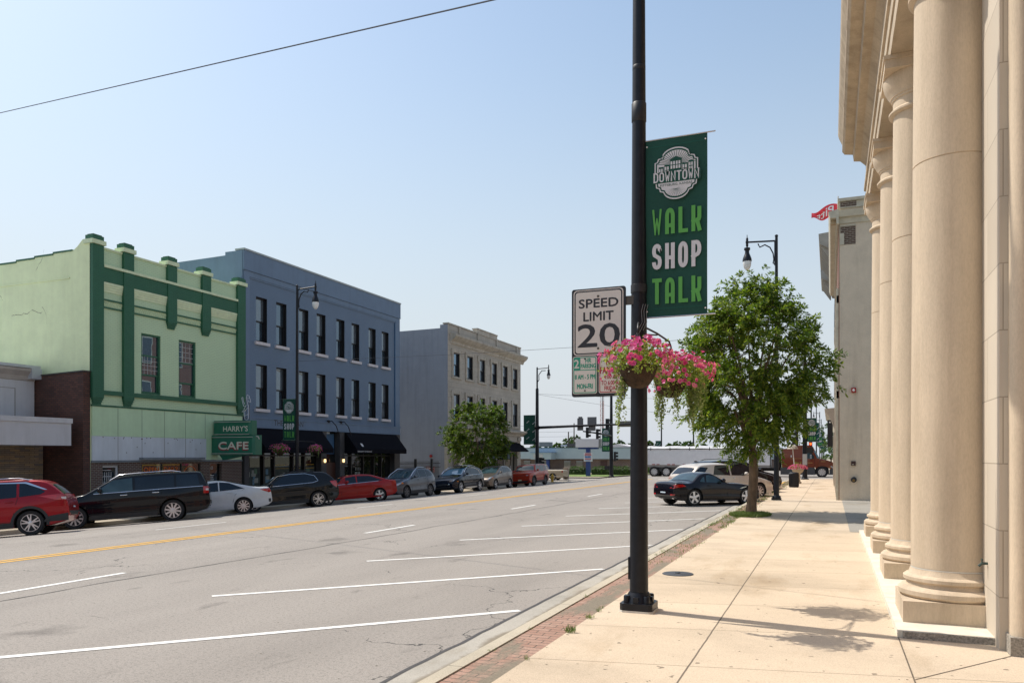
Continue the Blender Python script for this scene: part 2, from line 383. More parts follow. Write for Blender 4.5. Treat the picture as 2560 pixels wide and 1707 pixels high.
# right-hand kerb, gutter, paver strip, sidewalk
def ragged(y, a): return a*noise.noise(Vector((y*1.7, 3.1, 0)))+.4*a*noise.noise(Vector((y*6, 9.1, 0)))
ys = [-12+.25*i for i in range(317)]
mb = MB()
for a, b_ in zip(ys, ys[1:]):
    e0 = -3.52+ragged(a, .03); e1 = -3.52+ragged(b_, .03)
    mb.quad((e0, a, .006), (-3.06, a, .006), (-3.06, b_, .006), (e1, b_, .006))
struct(mb.build('gutter', m_gut))
mb = MB()
for a in [i*3. for i in range(-4, 22)]:
    mb.prism('xz', [(-3.07, -.1), (-3.065, .10), (-3.04, .135), (-2.905, .137), (-2.905, -.1)], a+.004, a+2.996)
struct(mb.build('kerb', m_kerb))
m_pav = None
def paver():
    m, n, l, b = _mk('brick_pavers')
    v = _coord(n, l)
    t = n.new('ShaderNodeTexBrick'); l.new(_coord(n, l, (1, 1, 1)), t.inputs['Vector'])
    t.inputs['Scale'].default_value = 1; t.inputs['Brick Width'].default_value = .2; t.inputs['Row Height'].default_value = .1
    t.inputs['Mortar Size'].default_value = .006; t.inputs['Mortar Smooth'].default_value = .3
    t.inputs['Color1'].default_value = (.36, .205, .145, 1); t.inputs['Color2'].default_value = (.43, .27, .20, 1); t.inputs['Mortar'].default_value = (.10, .085, .06, 1)
    dirt = _noise(n, l, _coord(n, l, (1.6, .5, 1)), 1.5, 6)
    c = _mix(n, l, _ramp(n, l, dirt, [(.50, (0,)*3), (.60, (1,)*3)]), t.outputs['Color'], (.23, .19, .135))
    c = _mix(n, l, 1.0, c, _ramp(n, l, _noise(n, l, v, 60, 3), [(.3, (.7,)*3), (.6, (1,)*3)]), 'MULTIPLY')
    l.new(c, b.inputs['Base Color']); b.inputs['Roughness'].default_value = .9
    _bump(n, l, _math(n, l, 'ADD', _math(n, l, 'SUBTRACT', 1.0, t.outputs['Fac']), _math(n, l, 'MULTIPLY', _noise(n, l, v, 45, 3), .6)), .6, .01, b)
    return m
struct(sheet('paver_strip', [-2.905, -2.5], [-12, 20, 66], lambda x, y: .124, paver()))
mb = MB(); mb.box(-2.5, 9., -12, 66.6, -.3, .13); struct(mb.build('sidewalk', m_walk))
# past the crossing, right side
mb = MB(); mb.box(-3.05, 9., 89, 420, -.3, .125); struct(mb.build('far_sidewalk', m_walk2))
# left-hand kerb and sidewalk: the kerb steps out where the parallel bays begin
LK = [(-25, -30, 36.5), (-23.7, 36.5, 73.2)]
mb = MB(); mk = MB()
for x, a, b_ in LK:
    mb.box(-60 if a < 0 else -29.0, x-.16, a, b_, -1., -.515)
    mk.box(x-.16, x, a, b_, -1., -.505)
mb.box(-60, -29.0, 36.5, 73.2, -1., -.52)
struct(mb.build('far_side_sidewalk', m_walk2)); struct(mk.build('far_side_kerb', m_kerb))
# far lawn and kerb walk beyond the crossing on the left
struct(sheet('corner_walk', [-120, -60, -32, -25, -24, -21.9, -20.5, -17.2, -16], [88, 90.5], lambda x, y: gz(x)+.12, m_walk2))
m_lawn = M('lawn_grass', (.13, .19, .035), .9, var=.35, scale=1.2, bump=.6, bscale=60)
stuff(sheet('lawn', [-120, -60, -32, -25, -24, -21.9, -20.5, -17.2, -16], [90.5, 96, 103], lambda x, y: gz(x)+.14, m_lawn))
struct(sheet('parking_lot', [-120, -60, -32, -25, -21.9, -17.2, -16], [103, 140], lambda x, y: gz(x)+.10, m_walk2))
# ------------------------------------------------------------------ painted lines
def line(name, a, b_, wd, mat, lift=.005, seg=1):
    a = Vector(a); b_ = Vector(b_); d = (b_-a).normalized(); q = Vector((-d.y, d.x))*wd/2; mb = MB()
    k = max(seg, int((b_-a).length/4)+1)
    for i in range(k):
        p0 = a+(b_-a)*(i/k); p1 = a+(b_-a)*((i+1)/k)
        P = [p0+q, p0-q, p1-q, p1+q]
        mb.poly([(p.x, p.y, gz(p.x)+lift) for p in P])
    return struct(mb.build(name, mat))
for y in [1.3+3.88*i for i in range(0, 15)]:
    if 9 < y+3 or True: line('parking_line', (-3.60, y), (-7.9, y-4.55), .105, m_white)
for i in range(-1, 6):
    y0 = 7.05+9.72*i; line('lane_line', (-10.85, y0), (-10.85, y0+2.5), .11, m_white)
for i in range(-1, 6):
    y0 = 6.3+9.9*i; line('lane_line', (-17.25, y0), (-17.25, y0+2.7), .11, m_white)
line('centre_line', (-14.14, -30), (-14.14, 66.5), .13, m_yel, seg=12)
line('centre_line', (-14.40, -30), (-14.40, 66.5), .13, m_yel, seg=12)
line('stop_line', (-13.6, 66.2), (-4.2, 66.2), .5, m_white)
for y in (69.2, 72.0): line('crosswalk_line', (-24.5, y), (-3.6, y), .2, m_white, seg=12)
m_tar = M('tar_seam', (.055, .05, .047), .7, var=.3, scale=20)
mb = MB(); pv = None
for i in range(240):
    y = -8+.3*i; x = -10.0+.16*noise.noise(Vector((y*.5, 1, 0)))+.03*noise.noise(Vector((y*3, 5, 0)))-.25*math.exp(-((y-8)/6)**2); wd = .012+.01*noise.noise(Vector((y*2, 0, 4)))
    if pv: mb.quad((pv[0]-pv[2], pv[1], .004), (pv[0]+pv[2], pv[1], .004), (x+wd, y, .004), (x-wd, y, .004))
    pv = (x, y, max(.005, wd))
struct(mb.build('road_seam', m_tar))
mb = MB()
for a, b_ in zip(ys, ys[1:]):     # the dark ragged lip where the asphalt meets the gutter
    e0 = -3.52+ragged(a, .03); e1 = -3.52+ragged(b_, .03); w0 = .035+.035*abs(noise.noise(Vector((a*4, 7, 0)))); w1 = .035+.035*abs(noise.noise(Vector((b_*4, 7, 0))))
    mb.quad((e0-w0, a, .009), (e0+.012, a, .009), (e1+.012, b_, .009), (e1-w1, b_, .009))
struct(mb.build('road_edge', m_tar))
line('kerb_paint', (-2.99, 52.5), (-2.99, 58), .13, m_yel, lift=.141)
mb = MB()
for a, b_ in (((.622, 4.), (.622, 8.63)), ((.63, 7.05), (1.50, 8.20)), ((1.1, 25.9), (1.1, 25.91))):
    a, b_ = Vector(a), Vector(b_); d = (b_-a).normalized(); q = Vector((-d.y, d.x))*.006
    mb.poly([(p.x, p.y, .1325) for p in (a+q, a-q, b_-q, b_+q)])
struct(mb.build('sidewalk_joint', M('joint_dirt', (.13, .10, .07), .9, var=.3, scale=8)))
# ================================================================== RIGHT-HAND BUILDINGS
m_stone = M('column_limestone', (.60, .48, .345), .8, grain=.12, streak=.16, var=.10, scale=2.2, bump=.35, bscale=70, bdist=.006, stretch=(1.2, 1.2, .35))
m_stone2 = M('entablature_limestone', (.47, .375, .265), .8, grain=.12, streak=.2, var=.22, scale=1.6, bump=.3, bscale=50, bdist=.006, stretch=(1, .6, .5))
m_block = brick('limestone_block_wall', (.60, .52, .415), (.52, .445, .35), (.36, .30, .23), 1.1, .62, .006, .3, .8, big=.08)
m_mortar = M('pale_mortar', (.62, .59, .52), .9)
m_joint = M('dark_joint', (.16, .12, .085), .9)
m_granite = M('speckled_granite', (.30, .27, .225), .8, var=.6, scale=45)
m_step = M('white_edged_step', (.66, .60, .49), .85, var=.15, scale=5)
m_dglass = glass('dark_window_glass', (.02, .024, .028), ior=2.0)
m_bronze = M('bronze_window_frame', (.05, .042, .035), .5)
bank = thing('bank_building', 'tall tan limestone building with round columns along the right sidewalk', 'building', (1.45, 14, .13))
mb = MB(); mb.box(1.45, 9, 8.42, 20, .13, 10.6); mb.build('wall', m_block, bank)
mb = MB(); pts = []
mb.prism('xy', [(1.52, 8.43), (1.52, 8.32)]+[(1.62-.10*math.cos(rad(a)), 8.32-.10*math.sin(rad(a))) for a in range(10, 91, 10)]+[(3.6, 8.22), (3.6, 8.43)], .30, 10.6)
mb.build('pilaster', m_stone, bank, smooth=40)
mb = MB(); mb.box(1.50, 3.7, 8.20, 8.44, .13, .30); mb.build('pilaster_base', m_granite, bank)
mb = MB(); mb.box(.615, 1.452, 8.64, 20.05, .11, .20); mb.build('step', m_step, bank)
mb = MB(); mb.box(.66, 1.452, 8.61, 8.638, .131, .198); mb.build('step_riser', m_granite, bank)
ent = [(1.46, 7.6), (.78, 7.6), (.78, 7.86), (.757, 7.865), (.757, 8.12), (.72, 8.13), (.715, 8.2), (.76, 8.22), (.76, 8.72), (.72, 8.76), (.64, 8.84), (.50, 8.86), (.48, 9.02), (.30, 9.05), (.25, 9.12), (.25, 9.28), (.18, 9.44), (.16, 9.52), (1.46, 9.62)]
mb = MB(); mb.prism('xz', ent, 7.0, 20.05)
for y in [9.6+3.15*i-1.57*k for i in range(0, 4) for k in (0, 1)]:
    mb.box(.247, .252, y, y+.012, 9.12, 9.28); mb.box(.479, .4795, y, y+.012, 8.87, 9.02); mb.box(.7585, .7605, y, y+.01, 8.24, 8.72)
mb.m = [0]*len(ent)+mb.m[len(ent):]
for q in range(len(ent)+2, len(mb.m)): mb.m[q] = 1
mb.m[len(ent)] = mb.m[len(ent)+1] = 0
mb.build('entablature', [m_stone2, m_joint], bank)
CX_ = 1.22
base_prof = [(.50, .42), (.535, .455), (.535, .50), (.50, .535), (.455, .54), (.445, .575), (.455, .585), (.48, .60), (.48, .635), (.455, .655), (.435, .66), (.42, .685), (.411, .715)]
def shaft_r(z): t = (z-.72)/6.2; return .405*(1-.085*t**1.6)
sp = [(shaft_r(.72)-.004, .715), (shaft_r(.72)-.004, .735), (shaft_r(.74), .737)]
for z in [1.3+.62*i for i in range(7)]: sp.append((shaft_r(z), z))
sp += [(shaft_r(5.07), 5.07), (shaft_r(5.07)-.008, 5.072), (shaft_r(5.07)-.008, 5.082), (shaft_r(5.08), 5.084), (shaft_r(6), 6.0), (shaft_r(6.86), 6.86)]
cap_prof = [(.372, 6.855), (.372, 6.88), (.40, 6.885), (.43, 6.91), (.43, 6.935), (.40, 6.965), (.375, 6.97), (.372, 7.10), (.39, 7.11), (.395, 7.14), (.41, 7.145), (.415, 7.17), (.45, 7.22), (.485, 7.29), (.505, 7.37), (.505, 7.42)]
c0 = MB().lathe(sp, n=48).build('column', m_stone, bank, smooth=35, loc=(0, 0, 0))
def bankpart(o, y): o.parent = bank; o.matrix_parent_inverse = Matrix.Translation(-bank.location); o.location = (CX_, y, 0); return o
bankpart(c0, 9.62)
MB().box(-.52, .52, -.52, .52, .20, .42).build('plinth', m_stone, c0)
MB().lathe(base_prof, n=48).build('base', m_stone, c0, smooth=40)
k = MB(); k.lathe(cap_prof, n=48); k.box(-.51, .51, -.51, .51, 7.42, 7.54); k.box(-.53, .53, -.53, .53, 7.54, 7.598)
k.build('capital', m_stone, c0, smooth=40)
MB().lathe([(shaft_r(.72)-.002, .718), (shaft_r(.72)-.001, .733)], n=48).build('mortar_joint', m_mortar, c0, smooth=60)
for i in (1, 2, 3): bankpart(dup(c0, parent=bank), 9.62+3.15*i-.02*i)
wf = None
for i in range(3):
    y = 11.2+3.13*i
    mb = MB(); mb.box(1.40, 1.449, y-.75, y+.75, 1.0, 6.2); f = mb.build('window', m_bronze, bank)
    MB().box(1.385, 1.399, y-.66, y+.66, 1.1, 6.1).build('pane', m_dglass, f)
mb = MB(); mb.tube([(1.45, 9.0, .86), (1.40, 9.0, .86), (1.37, 9.0, .83)], .014, 8); mb.tube([(1.40, 9.0, .86), (1.40, 9.0, .90)], .007, 6); mb.tube([(1.40, 8.97, .90), (1.40, 9.03, .90)], .007, 6)
mb.build('hose_tap', M('verdigris', (.03, .05, .04), .6), bank)
# ---- alley
m_alley = concrete('alley_concrete', (.36, .33, .28), bump=.6)
mb = MB(); mb.quad((.42, 20.2, .1345), (9, 20.2, .1345), (9, 34.55, .1345), (.42, 34.55, .1345)); struct(mb.build('alley', m_alley))
# ---- stucco building
m_stucco = M('tan_stucco', (.64, .545, .42), .92, grain=.12, streak=.14, var=.10, scale=1.3, bump=.9, bscale=16, bdist=.02)
m_cream = M('cream_trim', (.50, .46, .36), .8, var=.15, scale=3)
m_brown = brick('dark_brown_brick', (.075, .045, .032), (.10, .06, .042), (.28, .24, .19))
m_red = brick('red_brick', (.19, .065, .042), (.23, .085, .055), (.24, .19, .15))
stb = thing('stucco_building', 'tan stucco side wall with two dark brick panels, beyond the columns', 'building', (.3, 34.55, .13))
mb = MB(); mb.box(.33, 9, 34.55, 51, .10, 12.02); mb.build('wall', m_stucco, stb)
mb = MB(); mb.box(.30, .329, 34.60, 51, .10, 11.6); mb.build('street_front', m_red, stb)
for y in (34.62, 37.5, 40.5, 43.5, 46.5, 49.6): MB().box(.20, .299, y, y+.5, .12, 8.8).build('pilaster', m_cream, stb)
for z in (4.3, 8.2): MB().box(.22, .299, 34.62, 51, z, z+.3).build('belt_course', m_cream, stb)
mb = MB(); mb.box(.30, 9, 34.48, 51, 12.021, 12.05); mb.box(.31, 9, 34.52, 51, 12.051, 12.30); mb.box(.26, 9, 34.45, 51, 12.301, 12.42); mb.build('parapet', m_cream, stb)
mb = MB(); mb.prism('xz', [(.299, 11.35), (.22, 11.36), (.20, 11.60), (-.02, 11.62), (-.05, 11.70), (-.09, 11.88), (.299, 11.95)], 34.3, 51)
mb.prism('yz', [(34.549, 11.38), (34.50, 11.40), (34.47, 11.62), (34.36, 11.64), (34.30, 11.88), (34.549, 11.93)], .30, 1.9); mb.build('cornice', m_cream, stb)
mb = MB()
mo = None
for i in range(40):
    y = 34.6+.41*i
    if mo is None: mo = MB().box(0, .199, 0, .22, 11.44, 11.612).build('modillion', M('weathered_tan', (.40, .31, .20), .85), stb, loc=(0, y, 0)); mo.matrix_parent_inverse = Matrix.Translation(-stb.location)
    else: dup(mo, loc=(0, y, 0), parent=stb)
for z0, z1, x0, x1 in ((12.06, 12.27, .36, .96), (10.54, 11.27, .36, .93)):
    mb = MB(); mb.box(x0, x1, 34.50 if z0 > 12 else 34.535, 34.551, z0, z1); mb.build('brick_panel', m_brown, stb)
mb = MB(); mb.box(.345, .50, 34.515, 34.534, 10.54, 11.0); mb.build('stone_block', m_cream, stb)
mb = MB(); mb.box(.345, .935, 34.51, 34.549, 11.28, 11.33); mb.box(.335, .36, 34.52, 34.549, 10.5, 11.28); mb.build('panel_trim', m_cream, stb)
m_redp = M('red_enamel', (.32, .02, .018), .35, var=.05)
m_blk = M('black_metal', (.012, .013, .016), .38, var=.2, scale=6)
mb = MB(); mb.box(.77, .95, 34.46, 34.548, 4.50, 4.70); mb.lathe([(.04, 34.44), (.05, 34.459)], (.86, 4.6), 12, 1, 'y')
tag(mb.build('fire_strobe', [m_redp, M('strobe_lens', (.8, .8, .8), .2)]), 'small red fire alarm strobe high on the tan stucco wall', 'alarm')
mb = MB(); mb.box(.765, .935, 34.50, 34.548, 1.55, 1.73); mb.box(.80, .86, 34.49, 34.499, 1.58, 1.61, 1)
tag(mb.build('wall_box', [M('dark_box', (.05, .02, .018), .5), m_cream]), 'small dark red square box on the tan stucco wall', 'wall box')
mb = MB(); mb.lathe([(.10, 34.548), (.115, 34.50), (.115, 34.44), (.09, 34.42), (.04, 34.42)], (.86, .98), 20, 0, 'y'); mb.lathe([(.05, 34.40), (.055, 34.419)], (.86, .95), 12, 1, 'y')
tag(mb.build('standpipe_inlet', [m_blk, M('old_brass', (.20, .13, .05), .5, .7)], smooth=40), 'round black standpipe inlet low on the tan stucco wall', 'pipe inlet')
# ---- corner brick building
m_grey = M('grey_cornice_paint', (.30, .29, .255), .8, var=.15)
cb = thing('brick_corner_building', 'red brick corner building with grey bracketed cornice at the crossing', 'building', (.3, 51, .13))
mb = MB(); mb.box(.30, 14, 51.01, 66.3, .1, 15.0); mb.build('wall', m_red, cb)
def bracket_cornice(y0, y1):
    mb = MB(); mb.prism('xz', [(.299, 14.3), (.10, 14.35), (.02, 14.6), (-.5, 14.9), (-.66, 15.0), (-.70, 15.6), (.299, 15.7)], y0, y1)
    n = int((y1-y0)/.62)
    for i in range(n): mb.prism('xz', [(.02, 14.1), (-.05, 14.1), (-.55, 14.85), (-.4, 14.93), (.02, 14.7)], y0+.2+.62*i, y0+.48+.62*i)
    mb.build('cornice', m_grey, cb)
bracket_cornice(51.6, 58.8); bracket_cornice(61.6, 66.4)
mb = MB(); mb.prism('xz', [(.299, 14.3), (.1, 14.35), (-.1, 14.9), (-.12, 15.1), (.299, 15.2)], 58.81, 61.59); mb.build('cornice_link', m_grey, cb)
mb = MB(); mb.prism('xz', [(.299, 3.4), (.05, 4.1), (-.12, 4.5), (-.35, 4.75), (-.37, 4.95), (.299, 5.0)], 53.5, 66); mb.build('storefront_cornice', m_cream, cb)
for y in (51.2, 54.2, 58, 62, 65.5): MB().box(.16, .299, y, y+.5, .12, 3.39).build('pier', m_cream, cb)
for i in range(4):
    for z in (6.4, 10.4):
        mb = MB(); mb.box(.24, .299, 52.6+3.6*i, 53.8+3.6*i, z, z+2.4); f = mb.build('window', m_cream, cb)
        MB().box(.225, .239, 52.7+3.6*i, 53.7+3.6*i, z+.1, z+2.3).build('pane', m_dglass, f)
mb = MB(); mb.box(-.20, .12, 54.0, 54.22, 2.55, 4.25, 0); mb.lathe([(.045, 53.97), (.05, 53.999)], (-.05, 4.1), 10, 1, 'y'); mb.tube([(.12, 54.1, 4.0), (.30, 54.1, 4.0)], .03, 6)
tag(mb.build('blade_sign', [m_blk, M('sign_white', (.75, .75, .75))]), 'tall black sign projecting from the far brick corner building', 'sign')
# ---- flag on the stucco building's roof
fl = thing('roof_flag', 'red flag with white script flying above the tan stucco building', 'flag', (.36, 45, 12.4))
MB().tube([(.36, 45, 12.3), (.36, 45, 15.75)], .035, 8).build('pole', M('flag_pole', (.55, .55, .52), .4), fl)
mb = MB(); N = 14; hh = .74
def fw(u, v): # cloth point, u 0 at the pole .. 1 at the free end
    return Vector((.32-1.28*u, 45+.20*math.sin(u*9+v*2.5)*(.3+u), 15.35-.02*u-.34*u*u-hh*v*(1-.45*u)+.09*math.sin(u*7+v)))
vs_ = [fw(i/N, j/6) for i in range(N+1) for j in range(7)]
mb.add(vs_, [[i*7+j, (i+1)*7+j, (i+1)*7+j+1, i*7+j+1] for i in range(N) for j in range(6)], 0)
gv, gf = glyphs('Pitt', .01)
mb.add([fw(.14+.66*a, .82-.66*b_+.05*a)-Vector((0, .03, 0)) for a, b_ in gv], gf, 1)
mb.build('cloth', [M('red_flag_cloth', (.75, .06, .08), .8, var=.06), M('white_flag_print', (.8, .78, .78), .8)], fl, smooth=180)
# ---- the street behind the camera, seen only in glass and paint
rbk = thing('red_brick_row', 'red brick two storey shop row along the right sidewalk behind the viewpoint', 'building', (3.2, -20, .13))
m_orb = brick('orange_red_brick', (.30, .095, .05), (.36, .12, .065), (.30, .26, .22))
MB().box(3.2, 18, -48, 4.0, .1, 9.2).build('wall', m_orb, rbk)
MB().box(2.7, 18, -48.3, 4.2, 9.21, 10.0).build('cornice', m_cream, rbk)
for i in range(10):
    for z, h in ((5.2, 2.4), (.6, 2.8)):
        f = MB().box(3.12, 3.199, -46+5*i, -43.6+5*i, z, z+h).build('window', m_cream, rbk); MB().box(3.10, 3.119, -45.9+5*i, -43.7+5*i, z+.1, z+h-.1).build('pane', m_dglass, f)
# ================================================================== STREET LAMP, BANNER, SIGNS, BASKETS
m_pole = M('black_pole_paint', (.009, .010, .014), .38, var=.35, scale=9, spec=.3)
m_pole_d = M('worn_black_paint', (.014, .014, .016), .5, var=.5, scale=12)
m_steel = M('stainless_band', (.50, .50, .50), .3, 1.0)
m_wire0 = M('grey_cable', (.22, .22, .22), .5)
m_globe = M('frosted_globe', (.72, .72, .70), .15, var=.05)
m_bolt = M('weathered_bolt', (.10, .085, .07), .5, .6)
def lamp_at(loc, h, rot, label, group='black street lamps along both kerbs', arm=1.15):
    """lamp post modelled at the origin; the arm reaches along local -x"""
    t = thing('street_lamp', label, 'street lamp', loc, (0, 0, rot), group, world=False)
    mb = MB()
    mb.prism('xy', [(a*.19+0*b_, b_*.19) for a, b_ in ((-1, -.8), (-.8, -1), (.8, -1), (1, -.8), (1, .8), (.8, 1), (-.8, 1), (-1, .8))], 0.02, .10)
    mb.lathe([(.17, .10), (.155, .14), (.125, .20), (.118, .215)], n=24)
    for a in (45, 135, 225, 315):
        x, y = .165*math.cos(rad(a)), .165*math.sin(rad(a)); mb.lathe([(.038, .10), (.036, .175), (.03, .185)], (x, y), 10)
    for a in (0, 90, 180, 270):
        x, y = .14*math.cos(rad(a)), .14*math.sin(rad(a)); mb.box(x-.03, x+.03, y-.03, y+.03, .10, .17)
    mb.build('base', m_pole, t, smooth=40)
    MB().prism('xy', [(a*.195, b_*.195) for a, b_ in ((-1, -.8), (-.8, -1), (.8, -1), (1, -.8), (1, .8), (.8, 1), (-.8, 1), (-1, .8))], 0.0, .02).build('grout_pad', m_mortar, t)
    mb = MB(); mb.lathe([(.108, .2), (.100, 1.8), (.088, 4.0), (.073, 7.0), (.057, h-.8), (.055, h), (.066, h), (.066, h+.04), (.03, h+.07)], n=24); mb.build('pole', m_pole, t, smooth=40)
    mb = MB(); mb.box(-.118, -.09, -.05, .05, .36, .62); mb.build('hand_hole_cover', m_pole, t)
    mb = MB(); z = h-.18
    mb.tube([(-.05, 0, z), (-arm-.06, 0, z+.06)], .036, 8)
    sc_ = [(-.05, 0, z-.95), (-.13, 0, z-.9), (-.10, 0, z-.75), (-.13, 0, z-.5), (-.25, 0, z-.25), (-.45, 0, z-.12), (-.65, 0, z-.2), (-.72, 0, z-.05)]
    mb.tube(sc_, .028, 6); mb.tube([(-.06, 0, z-1.0), (-.06, 0, z)], .03, 6)
    mb.build('arm', m_pole, t, smooth=50)
    mb = MB(); x = -arm; k = z
    mb.lathe([(.012, k+.36), (.018, k+.25), (.045, k+.22), (.05, k+.1), (.05, k-.1), (.03, k-.13), (.03, k-.17), (.12, k-.18), (.125, k-.25), (.085, k-.30), (.09, k-.40), (.13, k-.50), (.17, k-.60), (.185, k-.68), (.185, k-.73), (.16, k-.74)], (x, 0), 20)
    f = mb.build('lantern', m_pole, t, smooth=40)
    MB().lathe([(.165, k-.735), (.168, k-.80), (.15, k-.93), (.11, k-1.03), (.05, k-1.09), (.015, k-1.10)], (x, 0), 20).build('globe', m_globe, f, smooth=60)
    return t
NX, NY = -2.08, 9.02
near = lamp_at((NX, NY, .13), 10.75, 0, 'near black lamp post carrying the large green banner, road signs and flower baskets')
for z in (3.50, 3.62, 3.74, 5.74, 5.92, 6.32, 3.26): MB().lathe([(.1065-.0053*z+.002, z-.010), (.1065-.0053*z+.002, z+.010)], n=24).build('steel_band', m_steel, near, smooth=40)
for P in ([(.078, 3.70), (.096, 3.71), (.096, 3.80), (.078, 3.81)], [(.078, 5.70), (.086, 5.71), (.086, 5.92), (.078, 5.93)], [(.07, 6.3), (.077, 6.31), (.077, 6.36), (.07, 6.37)]): MB().lathe(P, n=24).build('clamp_collar', m_pole_d, near, smooth=40)
# hanger arms for the two baskets (children of the lamp)
B1, B2 = Vector((-1.97, 8.50, 2.93)), Vector((-1.90, 10.02, 2.93))
for Bk in (B1, B2):
    e = Bk-Vector((NX, NY, .13)); d = Vector((e.x, e.y, 0)); L_ = d.length; d.normalize()
    mb = MB(); P = lambda r, z: tuple(d*r+Vector((0, 0, z)))
    mb.tube([P(.07, 3.34), P(L_*.55, 3.31), P(L_-.05, 3.26), P(L_-.005, 3.22), P(L_+.02, 3.19), P(L_-.01, 3.165)], .012, 6)
    mb.tube([P(.07, 3.10), P(.12, 3.17), P(.2, 3.25), P(L_*.55, 3.29)], .010, 6)
    mb.build('basket_bracket', m_pole_d, near, smooth=60)
mb = MB()
for dx, dy in ((.05, -.09), (.075, -.075), (.095, -.04)):
    mb.tube([(dx+.02, dy, 3.56), (dx, dy, 3.48), (dx+.01, dy-.01, 3.35), (dx-.05, dy-.03, 3.22), (dx-.10, dy-.02, 3.02)], .0032, 5)
mb.build('cable', m_wire0, near, smooth=60)
# ------------------------------------------------------------------ banner
m_bgreen = M('dark_green_banner', (.004, .062, .042), .75, var=.10, scale=2.5, bump=.15, bscale=12, bdist=.02)
m_lgreen = M('light_green_print', (.10, .36, .075), .75, var=.04)
m_bwhite = M('white_print', (.62, .62, .64), .75, var=.03)
m_grom = M('grommet', (.8, .8, .8), .4)
def emblem(mb, O, U, V, cx, cz, W_, H_, detail=True):
    O = Vector(O); U = Vector(U); V = Vector(V); Nn = U.cross(V)
    def F(x, z, k=0): return O+U*(cx+x*W_/2)+V*(cz+z*H_/2)+Nn*(.0006*k)
    top = [(-.98, -.28), (-.98, .06), (-.88, .08), (-.88, .48), (-.78, .50), (-.74, .62), (-.55, .66)]+[(.6*math.cos(rad(a)), .62+.38*math.sin(rad(a))) for a in range(155, 20, -15)]+[(.55, .66), (.74, .62), (.78, .50), (.88, .48), (.88, .08), (.98, .06), (.98, -.28)]
    bot = [(.84, -.32), (.82, -.50), (.70, -.54), (.66, -.66), (.52, -.70)]+[(.52*math.cos(rad(a)), -.66+.34*math.sin(rad(a))) for a in range(-15, -166, -15)]+[(-.52, -.70), (-.66, -.66), (-.70, -.54), (-.82, -.50), (-.84, -.32)]
    out = top+bot
    mb.poly([F(x*1.02, z*1.02, 1) for x, z in out], 2)
    mb.poly([F(x*.965, z*.965, 2) for x, z in out], 0)
    mb.poly([F(x*.90, z*.90, 3) for x, z in out], 2)
    if not detail:
        mb.poly([F(x, z, 4) for x, z in ((-.8, .3), (.8, .3), (.95, -.3), (-.95, -.3))], 0)
        mb.poly([F(x, z, 5) for x, z in ((-.85, .06), (.85, .06), (.85, -.22), (-.85, -.22))], 2); return
    for a in range(8, 173, 8):      # rays behind the roofs
        c, s_ = math.cos(rad(a)), math.sin(rad(a)); q = .010
        mb.poly([F(.2*c-q*s_, .30+.2*s_+q*c, 4), F(.2*c+q*s_, .30+.2*s_-q*c, 4), F(.80*c+q*s_, .30+.58*s_-q*c, 4), F(.80*c-q*s_, .30+.58*s_+q*c, 4)], 0)
    for a in range(-170, -9, 10):
        c, s_ = math.cos(rad(a)), math.sin(rad(a)); q = .007
        mb.poly([F(.1*c-q*s_, -.55+.05*s_, 4), F(.1*c+q*s_, -.55+.05*s_, 4), F(.6*c+q*s_, -.58+.36*s_, 4), F(.6*c-q*s_, -.58+.36*s_, 4)], 0)
    bl = [(-.74, .30, -.50), (-.50, .36, -.24), (-.26, .54, .24), (.24, .36, .50), (.50, .42, .74)]
    for x0, zt, x1 in bl:
        mb.poly([F(x0+.01, -.06, 5), F(x1-.01, -.06, 5), F(x1-.01, zt, 5), F(x0+.01, zt, 5)], 0)
        n = max(2, int((x1-x0)/.11))
        for i in range(n):
            for z0 in ((zt-.20), (zt-.36)):
                xa = x0+.03+(x1-x0-.06)*i/n; xb = xa+(x1-x0-.06)/n*.66
                mb.poly([F(xa, z0, 6), F(xb, z0, 6), F(xb, z0+.13, 6), F(xa, z0+.13, 6)], 2)
    mb.poly([F(x, z, 5) for x, z in ((-.30, .54), (.28, .54), (-.01, .66))], 0)
    mb.poly([F(x, z, 6) for x, z in ((-1, -.34), (1, -.34), (1, .06), (.5, .1), (0, .12), (-.5, .1), (-1, .06))], 0)
    deco_word(mb, 'DOWNTOWN', F(0, 0, 7), U, V, -W_/2*.94, W_/2*.94, -.15*H_, .045*H_, .016, .010, 2)
    put_text(mb, 'PITTSBURG, KANSAS', F(0, 0, 7), U, V, -.33*W_, .33*W_, -.245*H_, -.195*H_, 0)
